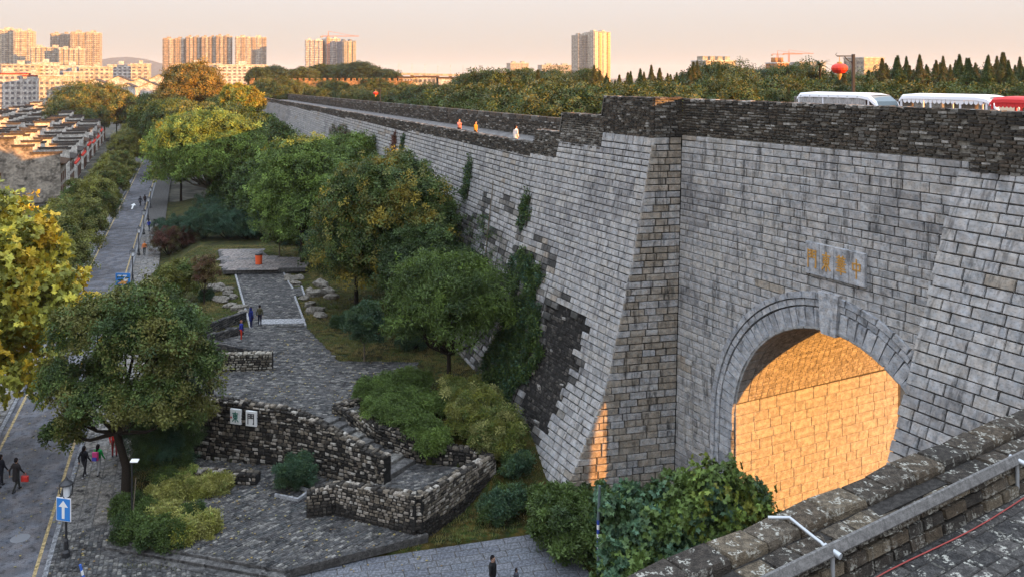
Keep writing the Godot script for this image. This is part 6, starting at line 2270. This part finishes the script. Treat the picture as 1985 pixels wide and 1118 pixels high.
	person("person in an ochre jacket on the wall walk", wy.call(922, 70), 1.2, 1.68, "walk", [skin, Color(0.5, 0.22, 0.03), blk, Color(0.4, 0.35, 0.3), hair])
	person("person in white on the wall walk beside the stepped parapet", wy.call(1000, 64.5), 2.2, 1.66, "coat", [skin, Color(0.75, 0.68, 0.62), Color(0.6, 0.4, 0.3), blk, hair])

func lantern_post(at: Vector3, turn: float, h: float, label: String, lantern_label: String, arm: float) -> void:
	var t := thing("lantern_post", label, "lamp post", at, turn)
	var b := Buf.new()
	b.box(Transform3D(Basis.IDENTITY, Vector3(0, h * 0.5, 0)), Vector3(0.14, h, 0.14), Color.WHITE, 0.01)
	b.box(Transform3D(Basis.IDENTITY, Vector3(0, 0.15, 0)), Vector3(0.3, 0.3, 0.3))
	part("post", b.mesh(), M.iron, t)
	b = Buf.new()
	b.box(Transform3D(Basis.IDENTITY, Vector3(-arm * 0.5, h - 0.1, 0)), Vector3(arm, 0.06, 0.06))
	b.tube([Vector3(-arm * 0.55, h - 0.12, 0), Vector3(-arm * 0.3, h - 0.35, 0), Vector3(-0.1, h - 0.4, 0), Vector3(0, h - 0.7, 0)], [0.025, 0.025, 0.025, 0.025], 6)
	b.tube([Vector3(-arm, h - 0.1, 0), Vector3(-arm - 0.08, h - 0.02, 0), Vector3(-arm, h + 0.08, 0)], [0.02, 0.02, 0.01], 5)
	part("arm", b.mesh(), M.iron, t)
	var lt := thing("hanging_lantern", lantern_label, "lantern", at + Basis(Vector3.UP, turn) * Vector3(-arm * 0.86, h - 0.75, 0))
	b = Buf.new()
	b.lathe(Vector3.ZERO, [Vector2(0.12, -0.27), Vector2(0.28, -0.22), Vector2(0.4, -0.08), Vector2(0.42, 0.03), Vector2(0.36, 0.16), Vector2(0.2, 0.25), Vector2(0.1, 0.27)], 18)
	part("shade", b.mesh(), M.lantern, lt)
	b = Buf.new()
	b.lathe(Vector3(0, 0.26, 0), [Vector2(0.13, 0), Vector2(0.12, 0.08), Vector2(0.02, 0.1), Vector2(0.015, 0.36)], 10)
	part("cap", b.mesh(), M.gold, lt)
	b = Buf.new()
	b.lathe(Vector3(0, -0.6, 0), [Vector2(0.03, 0), Vector2(0.13, 0.24), Vector2(0.12, 0.34)], 10)
	part("tassel", b.mesh(), M.gold, lt)

func cart(at: Vector3, label: String, len_c: float, frame: Material, curtain: bool) -> void:
	# an open sightseeing cart; forward is +x in its own axes, towards the parapet we look over
	var t := thing("sightseeing_cart", label, "cart", at, atan2(-DS.z, DS.x))
	var w := 1.5
	var hgt := 2.35
	var hl := len_c * 0.5
	# roof shell with rounded edge, bending down to a windscreen at the front
	var rows := [[-hl, hgt - 0.16], [-hl + 0.12, hgt - 0.03], [-hl + 0.5, hgt], [hl - 1.1, hgt], [hl - 0.6, hgt - 0.08], [hl - 0.25, hgt - 0.32], [hl, hgt - 0.85]]
	var b := Buf.new()
	var sec := [[-0.5, -0.2], [-0.49, -0.08], [-0.42, 0.0], [0.0, 0.03], [0.42, 0.0], [0.49, -0.08], [0.5, -0.2]]
	for i in 4:
		for k in 6:
			var q := []
			for e in [[i, k], [i + 1, k], [i + 1, k + 1], [i, k + 1]]:
				q.append(Vector3(rows[e[0]][0], rows[e[0]][1] + sec[e[1]][1], sec[e[1]][0] * w))
			b.quad(q[3], q[2], q[1], q[0])
	part("roof", b.mesh(), frame, t)
	b = Buf.new()
	for i in range(4, 6):
		for k in [0, 1, 4, 5]:
			var q := []
			for e in [[i, k], [i + 1, k], [i + 1, k + 1], [i, k + 1]]:
				q.append(Vector3(rows[e[0]][0], rows[e[0]][1] + sec[e[1]][1], sec[e[1]][0] * w))
			b.quad(q[3], q[2], q[1], q[0])
	part("front_frame", b.mesh(), frame, t)
	b = Buf.new()
	for i in range(4, 6):
		b.quad(Vector3(rows[i][0], rows[i][1] - 0.01, 0.42 * w), Vector3(rows[i + 1][0], rows[i + 1][1] - 0.01, 0.42 * w), Vector3(rows[i + 1][0], rows[i + 1][1] - 0.01, -0.42 * w), Vector3(rows[i][0], rows[i][1] - 0.01, -0.42 * w))
	part("windscreen", b.mesh(), M.glass, t)
	for x in [-hl + 0.1, -hl + len_c * 0.33, -hl + len_c * 0.62, hl - 0.62]:
		for s in [-1, 1]:
			b = Buf.new()
			b.box(Transform3D(Basis.IDENTITY, Vector3(x, 1.45, s * 0.7)), Vector3(0.07, 1.5, 0.05))
			part("pillar", b.mesh(), frame, t)
	b = Buf.new()
	b.prism(PackedVector2Array([Vector2(-hl, 0.3), Vector2(hl + 0.1, 0.3), Vector2(hl + 0.15, 0.9), Vector2(hl - 0.05, 1.15), Vector2(hl - 0.9, 1.1), Vector2(hl - 0.95, 0.55), Vector2(-hl + 0.3, 0.55), Vector2(-hl + 0.25, 0.95), Vector2(-hl, 0.95)]), Vector3(0, 0, w * 0.5), Vector3.RIGHT, Vector3.UP, Vector3.BACK, w)
	part("body", b.mesh(), frame, t)
	for i in 3:
		b = Buf.new()
		b.prism(PackedVector2Array([Vector2(0, 0.56), Vector2(0.5, 0.56), Vector2(0.52, 0.8), Vector2(0.1, 0.82), Vector2(0.0, 1.35), Vector2(-0.1, 1.35)]), Vector3(-hl + 0.45 + i * (len_c - 1.6) / 3.0, 0, w * 0.46), Vector3.RIGHT, Vector3.UP, Vector3.BACK, w * 0.92)
		part("seat", b.mesh(), plain(0.12, 0.06, 0.03), t)
	for x in [-hl + 0.7, hl - 0.6]:
		for s in [-1, 1]:
			b = Buf.new()
			b.tube([Vector3(x, 0.28, s * (w * 0.5 - 0.1)), Vector3(x, 0.28, s * (w * 0.5 + 0.06))], [0.28, 0.28], 14)
			part("wheel", b.mesh(), M.rubber, t)
	if curtain:
		for s in [-1, 1]:
			b = Buf.new()
			var n := 34
			for i in n:
				var x0 := lerpf(-hl + 0.12, hl - 0.75, i / float(n))
				var x1 := lerpf(-hl + 0.12, hl - 0.75, (i + 1) / float(n))
				var z0: float = s * (0.72 + 0.03 * sin(i * 1.3))
				var z1: float = s * (0.72 + 0.03 * sin((i + 1) * 1.3))
				b.quad(Vector3(x0, 1.0, z0), Vector3(x1, 1.0, z1), Vector3(x1, 2.22, z1), Vector3(x0, 2.22, z0))
			part("rain_curtain", b.mesh(), M.curtain, t)
	else:
		b = Buf.new()
		for s in [-1, 1]:
			for i in 18:
				var x0 := lerpf(-hl + 0.2, hl - 0.75, i / 18.0)
				b.prism(PackedVector2Array([Vector2(0, 0), Vector2(0.02, -0.14), Vector2(0.1, -0.2), Vector2(0.18, -0.14), Vector2(0.2, 0)]), Vector3(x0, 2.16, s * 0.73), Vector3.RIGHT, Vector3.UP, Vector3.BACK, 0.01)
		part("fringe", b.mesh(), frame, t)

func build_wall_top() -> void:
	var p1 := gate_pt(7.6, GATE_TOP) - NM * 3.4
	cart(p1, "white sightseeing cart with drawn clear curtains parked on the gate", 4.7, M.cart_white, true)
	var p2 := gate_pt(12.4, GATE_TOP) - NM * 4.4
	cart(p2, "white open sightseeing cart with a fringed roof on the gate", 4.6, M.cart_white, false)
	var p3 := gate_pt(17.2, GATE_TOP) - NM * 2.6
	cart(p3, "red roofed cart with a gold fringe on the gate", 3.6, M.cart_red, false)
	lantern_post(dp(1655, 0, 46) * Vector3(1, 0, 1) + Vector3(0, GATE_TOP, 0), 0.0, depth_top(105, 46) - GATE_TOP, "black lantern post with a scrolled arm on the gate", "large red lantern hanging from the post on the gate", 0.85)
	lantern_post(dp(737, 0, 143) * Vector3(1, 0, 1) + Vector3(0, 15.5, 0), 0.0, 4.0, "lantern post on the long wall walk", "small red lantern on the post of the wall walk", 0.9)

# ---------------------------------------------------------------- the brick edge we look over
func build_near_edge() -> void:
	var P := Vector3(0.826, 0, -0.563)
	var Q := Vector3(0.563, 0, 0.826)
	var A := Vector3(1.34, 0, -8.84)
	var top := 16.5
	var floor_y := 15.95
	var w := thing("edge_wall", "low old brick wall with lichened coping across the near corner", "wall")
	var core := Buf.new()
	core.box(Transform3D(Basis(P, Vector3.UP, Q), A + P * 6.0 + Q * 0.29 + Vector3.UP * (top - 0.1) * 0.5), Vector3(19.0, top - 0.1, 0.5))
	part("core", core.mesh(), M.dark_mortar, w)
	# coping stones, then rows of old bricks on the face that looks at us
	var pt_top := func(a: float, h: float) -> Vector3:
		return A + P * a + Q * (0.56 - h) + Vector3.UP * (top + 0.02 * sin(a * 3.1) + 0.012 * sin(a * 11.0))
	lay(w, "coping_stone", pt_top, [[0.2, 0.62, [[-3.4, 15.0]]]], {"fam": "oldbrick", "lmin": 0.5, "lmax": 0.68, "depth": 0.2, "gap": 0.016, "proud": 0.03, "most": 60, "jit": 0.012})
	var pt_mid := func(a: float, h: float) -> Vector3:
		return A + P * (a + 0.22) + Q * (0.62 - h) + Vector3.UP * (top - 0.12 + 0.015 * sin(a * 5.0))
	lay(w, "ledge_stone", pt_mid, [[-0.02, 0.26, [[-3.4, 15.0]]]], {"fam": "oldbrick", "lmin": 0.36, "lmax": 0.6, "depth": 0.16, "gap": 0.018, "proud": 0.05, "most": 80, "jit": 0.012})
	var pt_f := func(a: float, h: float) -> Vector3:
		return A + P * a + Q * (0.62 + 0.1 * (1.0 - h / 0.45)) + Vector3.UP * (floor_y - 0.02 + h)
	lay(w, "brick", pt_f, courses(0.0, 0.42, 0.14, 0.1, func(h): return [[-3.4, 15.0]]), {"fam": "oldbrick", "lmin": 0.3, "lmax": 0.52, "depth": 0.15, "gap": 0.018, "proud": 0.05, "most": 120, "jit": 0.012})
	var pt_o := func(a: float, h: float) -> Vector3:
		return A + P * a + Vector3.UP * h
	lay(w, "outer_brick", pt_o, courses(top - 2.6, top - 0.02, 0.14, 0.1, func(h): return [[-3.4, 15.0]]), {"fam": "oldbrick", "lmin": 0.36, "lmax": 0.5, "depth": 0.1, "gap": 0.02, "proud": 0.04, "most": 1, "flip": true})
	# pavement
	var pv := Node3D.new()
	pv.name = "ramp_pavement"
	pv.set_meta("kind", "structure")
	add_child(pv)
	var fb := Buf.new()
	fb.box(Transform3D(Basis(P, Vector3.UP, Q), A + P * 6.0 + Q * 3.2 + Vector3.UP * (floor_y - 0.5)), Vector3(19.0, 1.0, 5.4))
	part("bed", fb.mesh(), M.dark_mortar, pv)
	var ang := atan2(0.563, 0.826)
	var poly := [A + P * -3.3 + Q * 0.66, A + P * 15 + Q * 0.66, A + P * 15 + Q * 5.8, A + P * -3.3 + Q * 5.8]
	pave(pv, "paving_brick", poly, floor_y, ang, 0.21, 0.4, 0.46, {"fam": "paveold", "most": 300, "gap": 0.014, "proud": 0.012, "depth": 0.06, "jit": 0.006})
	# handrail
	var rl := thing("handrail", "flat grey steel rail running in front of the brick edge", "rail")
	var o := A + Q * 0.7
	var rb := Buf.new()
	rb.box(Transform3D(Basis(P, Vector3.UP, Q).rotated(P, -0.5), o + P * 6 + Vector3.UP * (floor_y + 0.46)), Vector3(19.0, 0.13, 0.05), Color.WHITE, 0.012)
	part("rail", rb.mesh(), M.steel, rl)
	for a in [2.08, 6.05, 10.0, -1.8]:
		var sb := Buf.new()
		var c: Vector3 = o + P * a + Vector3.UP * (floor_y + 0.46)
		sb.tube([c - Q * 0.1, c + Q * 0.1 - Vector3.UP * 0.03], [0.035, 0.035], 10)
		part("stub", sb.mesh(), M.zinc, rl)
		sb = Buf.new()
		sb.tube([c - Vector3.UP * 0.02, Vector3(c.x, floor_y, c.z)], [0.025, 0.025], 8)
		part("foot", sb.mesh(), M.zinc, rl)
	for a in [2.02, 10.0]:
		var c: Vector3 = o + P * a + Vector3.UP * (floor_y + 0.46)
		var e := [A + P * (a - 0.2) + Q * 0.05 + Vector3.UP * (top + 0.06), A + P * (a - 0.02) + Q * 0.2 + Vector3.UP * (top + 0.07), A + P * a + Q * 0.5 + Vector3.UP * (top - 0.02), c - Q * 0.1 + Vector3.UP * 0.05, c]
		var sb := Buf.new()
		sb.tube(e, [0.02, 0.02, 0.02, 0.02, 0.02], 6)
		part("clamp_strap", sb.mesh(), M.zinc, rl)
	# red cable lying along the foot of the wall
	var cb := Buf.new()
	var pts := []
	var rad := []
	for i in 40:
		var a := -3.0 + i * 0.42
		pts.append(A + P * a + Q * (0.86 + 0.03 * sin(a * 1.7)) + Vector3.UP * (floor_y + 0.035))
		rad.append(0.008)
	cb.tube(pts, rad, 6)
	tag(part("cable", cb.mesh(), plain(0.32, 0.05, 0.04)), "thin red cable lying along the foot of the brick edge", "cable")

# ---------------------------------------------------------------- set up
func make_materials() -> void:
	make_textures()
	var S := Vector3.ONE
	family("ashlar", [[0.48, 0.48, 0.49], [0.52, 0.52, 0.525], [0.44, 0.445, 0.455], [0.49, 0.48, 0.47], [0.46, 0.46, 0.47], [0.36, 0.36, 0.37], [0.42, 0.38, 0.33], [0.35, 0.31, 0.26], [0.16, 0.155, 0.15], [0.09, 0.088, 0.085], [0.26, 0.25, 0.235]], 0.9, T.stone, S * 0.35, T.stain, Vector3(0.3, 0.05, 0.3))
	family("dressed", [[0.48, 0.5, 0.54], [0.54, 0.56, 0.6], [0.46, 0.48, 0.52], [0.4, 0.42, 0.46]], 0.8, T.stone, S * 0.4, T.stain, Vector3(0.2, 0.06, 0.2))
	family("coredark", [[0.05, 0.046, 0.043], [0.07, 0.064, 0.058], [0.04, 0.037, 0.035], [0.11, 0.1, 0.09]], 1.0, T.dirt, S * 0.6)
	family("jamb", [[0.43, 0.425, 0.41], [0.45, 0.445, 0.43], [0.415, 0.41, 0.395]], 0.9, T.stone, S * 0.5)
	family("vault", [[0.42, 0.41, 0.39], [0.46, 0.445, 0.425], [0.37, 0.36, 0.345], [0.4, 0.39, 0.375], [0.48, 0.465, 0.445]], 0.95, T.dirt, S * 0.5)
	family("brick", [[0.058, 0.052, 0.046], [0.075, 0.067, 0.058], [0.046, 0.042, 0.038], [0.1, 0.086, 0.07], [0.125, 0.1, 0.078], [0.17, 0.16, 0.145], [0.25, 0.235, 0.21], [0.42, 0.4, 0.37]], 0.95, T.dirt, S * 0.8)
	family("rubble", [[0.07, 0.062, 0.053], [0.045, 0.041, 0.036], [0.12, 0.105, 0.085], [0.27, 0.23, 0.18], [0.4, 0.355, 0.3], [0.5, 0.465, 0.41], [0.17, 0.145, 0.115], [0.085, 0.075, 0.064], [0.04, 0.036, 0.032]], 0.95, T.dirt, S * 0.7)
	family("palerubble", [[0.36, 0.32, 0.26], [0.46, 0.42, 0.35], [0.24, 0.21, 0.17], [0.5, 0.47, 0.41], [0.08, 0.07, 0.06], [0.15, 0.13, 0.1]], 0.95, T.dirt, S * 0.7)
	family("darkstone", [[0.05, 0.05, 0.052], [0.07, 0.068, 0.068], [0.04, 0.04, 0.042], [0.12, 0.115, 0.11]], 0.95, T.dirt, S * 0.7)
	family("slate", [[0.11, 0.115, 0.125], [0.09, 0.095, 0.105], [0.13, 0.132, 0.138], [0.17, 0.17, 0.175], [0.12, 0.12, 0.125], [0.27, 0.27, 0.265], [0.075, 0.078, 0.085]], 0.85, T.dirt, S * 0.5, T.stain, S * 0.12)
	family("slab", [[0.25, 0.25, 0.255], [0.29, 0.285, 0.28], [0.215, 0.215, 0.22], [0.26, 0.25, 0.24]], 0.9, T.dirt, S * 0.4, T.stain, S * 0.15)
	family("warmslab", [[0.3, 0.27, 0.25], [0.34, 0.3, 0.28], [0.26, 0.24, 0.23], [0.22, 0.21, 0.21]], 0.9, T.dirt, S * 0.4)
	family("bluestone", [[0.19, 0.205, 0.235], [0.22, 0.23, 0.26], [0.175, 0.185, 0.215], [0.2, 0.21, 0.235]], 0.8, T.dirt, S * 1.0)
	family("oldbrick", [[0.085, 0.07, 0.054], [0.12, 0.094, 0.066], [0.06, 0.053, 0.045], [0.15, 0.125, 0.095], [0.1, 0.082, 0.063], [0.07, 0.06, 0.05], [0.19, 0.155, 0.11]], 0.95, T.dirt, S * 1.6, T.lichen, S * 0.8, false)
	family("paveold", [[0.085, 0.082, 0.08], [0.11, 0.105, 0.1], [0.07, 0.068, 0.067], [0.13, 0.122, 0.115], [0.095, 0.09, 0.086]], 0.9, T.dirt, S * 1.2, T.lichen, S * 0.55, false)
	for k in ["oldbrick", "paveold"]:
		for m in M[k].one + [M[k].all]:
			m.heightmap_enabled = true
			m.heightmap_texture = T.bump
			m.heightmap_scale = 2.0
	M.joint = mat(lin(0.115, 0.11, 0.105), 1.0, T.dirt, S * 0.5)
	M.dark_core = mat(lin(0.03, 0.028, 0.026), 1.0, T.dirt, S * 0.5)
	M.mortar = mat(lin(0.33, 0.315, 0.28), 1.0, T.dirt, S * 0.9)
	M.dark_mortar = mat(lin(0.05, 0.046, 0.042), 1.0, T.dirt, S * 1.5)
	M.walk = mat(lin(0.3, 0.29, 0.285), 0.9, T.dirt, S * 0.15, T.stone, S * 1.0)
	M.earth = mat(lin(0.1, 0.095, 0.075), 1.0, T.dirt, S * 0.02)
	M.grass = mat(lin(0.15, 0.145, 0.07), 1.0, T.grass, S * 0.25, T.dirt, S * 0.06)
	M.asphalt = mat(lin(0.215, 0.213, 0.228), 0.9, T.stone, S * 0.09, T.stone, S * 2.0)
	M.kerb = mat(lin(0.28, 0.29, 0.31), 0.85, T.dirt, S * 0.5)
	M.yellow = mat(lin(0.5, 0.38, 0.19), 0.8, T.dirt, S * 0.6)
	M.white = mat(lin(0.75, 0.75, 0.73), 0.6)
	M.pale = mat(lin(0.42, 0.43, 0.45), 0.85, T.dirt, S * 0.6)
	M.gold = plain(0.5, 0.26, 0.06, 0.45)
	M.blue = plain(0.03, 0.2, 0.55, 0.5)
	M.iron = plain(0.02, 0.02, 0.022, 0.5)
	M.castiron = plain(0.16, 0.165, 0.175, 0.6)
	M.steel = mat(lin(0.22, 0.215, 0.21), 0.6, T.dirt, S * 2.0)
	M.zinc = plain(0.45, 0.47, 0.48, 0.45, 0.5)
	M.opal = plain(0.7, 0.72, 0.74, 0.3)
	M.lantern = plain(0.7, 0.035, 0.012, 0.55)
	M.cloth = mat(Color.WHITE, 0.9, null, S, null, S, true, true)
	M.rubber = plain(0.02, 0.02, 0.02, 0.8)
	M.cart_white = plain(0.78, 0.79, 0.82, 0.3)
	M.cart_red = plain(0.6, 0.02, 0.02, 0.6)
	M.curtain = mat(lin(0.55, 0.55, 0.56), 0.35, T.dirt, Vector3(3, 0.8, 3))
	M.glass = plain(0.12, 0.16, 0.17, 0.08)
	M.bark = mat(lin(0.045, 0.036, 0.028), 0.95, T.bark, Vector3(3, 0.8, 3))
	M.palebark = mat(lin(0.22, 0.19, 0.15), 0.95, T.bark, Vector3(3, 0.8, 3))
	M.rock = mat(lin(0.3, 0.285, 0.26), 0.95, T.dirt, S * 0.7, T.stain, S * 0.4)
	M.bld_cream = mat(lin(0.64, 0.6, 0.5), 0.8, T.dirt, S * 0.03)
	M.bld_white = mat(lin(0.72, 0.7, 0.67), 0.8, T.dirt, S * 0.04)
	M.bld_tan = mat(lin(0.5, 0.46, 0.38), 0.8, T.dirt, S * 0.03)
	M.bld_brown = mat(lin(0.42, 0.35, 0.26), 0.8, T.dirt, S * 0.03)
	M.bld_blue = mat(lin(0.22, 0.27, 0.32), 0.8, T.dirt, S * 0.03)
	M.bld_orange = mat(lin(0.6, 0.27, 0.1), 0.8, T.dirt, S * 0.03)
	M.glass_far = plain(0.11, 0.11, 0.12, 0.3)
	M.red_tile = mat(lin(0.45, 0.08, 0.05), 0.8, T.dirt, S * 0.2)
	M.brown_roof = mat(lin(0.13, 0.085, 0.06), 0.9, T.dirt, S * 0.4)
	M.grey_tile = mat(lin(0.095, 0.085, 0.078), 0.9, T.dirt, S * 0.4)
	M.plaster = mat(lin(0.78, 0.75, 0.7), 0.9, T.dirt, S * 0.12)
	M.plaster_old = mat(lin(0.42, 0.39, 0.35), 0.95, T.dirt, S * 0.07, T.stain, S * 0.05)
	M.wood = mat(lin(0.1, 0.045, 0.025), 0.7)
	M.ochre = mat(lin(0.42, 0.26, 0.13), 0.95, T.dirt, S * 0.12, T.stain, S * 0.05)
	M.hill = mat(lin(0.07, 0.085, 0.08), 1.0, T.dirt, S * 0.004)
	M.crane = plain(0.5, 0.16, 0.06, 0.6)

func _ready() -> void:
	rng.seed = 20240611
	wear.seed = 5
	wear.frequency = 0.09
	# camera: level, with the lens shifted down
	var cam := Camera3D.new()
	cam.name = "camera"
	add_child(cam)
	cam.position = Vector3(0, EYE, 0)
	cam.near = 0.1
	cam.far = 12000
	cam.projection = Camera3D.PROJECTION_FRUSTUM
	cam.size = 0.1 * 1118.0 / F
	cam.frustum_offset = Vector2(0, -0.1 * (559.0 - HY) / F)
	cam.current = true
	# hazy evening sky
	var env := Environment.new()
	var sky := Sky.new()
	var sm := ProceduralSkyMaterial.new()
	sm.sky_horizon_color = lin(0.24, 0.204, 0.166)
	sm.sky_top_color = lin(0.8, 0.92, 1.12)
	sm.sky_curve = 0.5
	sm.sky_energy_multiplier = 1.0
	sm.ground_horizon_color = lin(0.3, 0.25, 0.21)
	sm.ground_bottom_color = lin(0.12, 0.1, 0.085)
	sm.sun_angle_max = 35.0
	sky.sky_material = sm
	env.background_mode = Environment.BG_SKY
	env.sky = sky
	env.tonemap_mode = Environment.TONE_MAPPER_LINEAR
	env.tonemap_exposure = 2.8
	env.fog_enabled = true
	env.fog_density = 0.00006
	env.fog_light_color = lin(0.8, 0.8, 0.82)
	env.sdfgi_enabled = true
	env.ssao_enabled = true
	env.ssil_enabled = true
	var we := WorldEnvironment.new()
	we.name = "air"
	we.environment = env
	add_child(we)
	# low sun shining through the gate from beyond the wall
	var sun := DirectionalLight3D.new()
	sun.name = "sun"
	add_child(sun)
	var dir := (DS * -1.42 + NM).normalized()
	sun.look_at_from_position(Vector3.ZERO, dir * cos(deg_to_rad(7.6)) + Vector3.DOWN * sin(deg_to_rad(7.6)), Vector3.UP)
	sun.light_color = lin(1.0, 0.42, 0.085)
	sun.light_energy = 1.6
	sun.light_angular_distance = 0.5
	sun.shadow_enabled = true
	make_materials()
	make_units()
	make_leaves()
	print("materials ", Time.get_ticks_msec())
	build_terrace()
	build_ground()
	print("ground ", Time.get_ticks_msec())
	build_gate_wall()
	build_buttress()
	build_long_wall()
	build_castle()
	build_near_edge()
	print("walls ", Time.get_ticks_msec())
	build_gate_sign()
	build_city()
	print("city ", Time.get_ticks_msec())
	build_plants()
	build_wood()
	print("plants ", Time.get_ticks_msec())
	build_street_things()
	build_wall_top()
	build_people()
	print("done ", Time.get_ticks_msec())
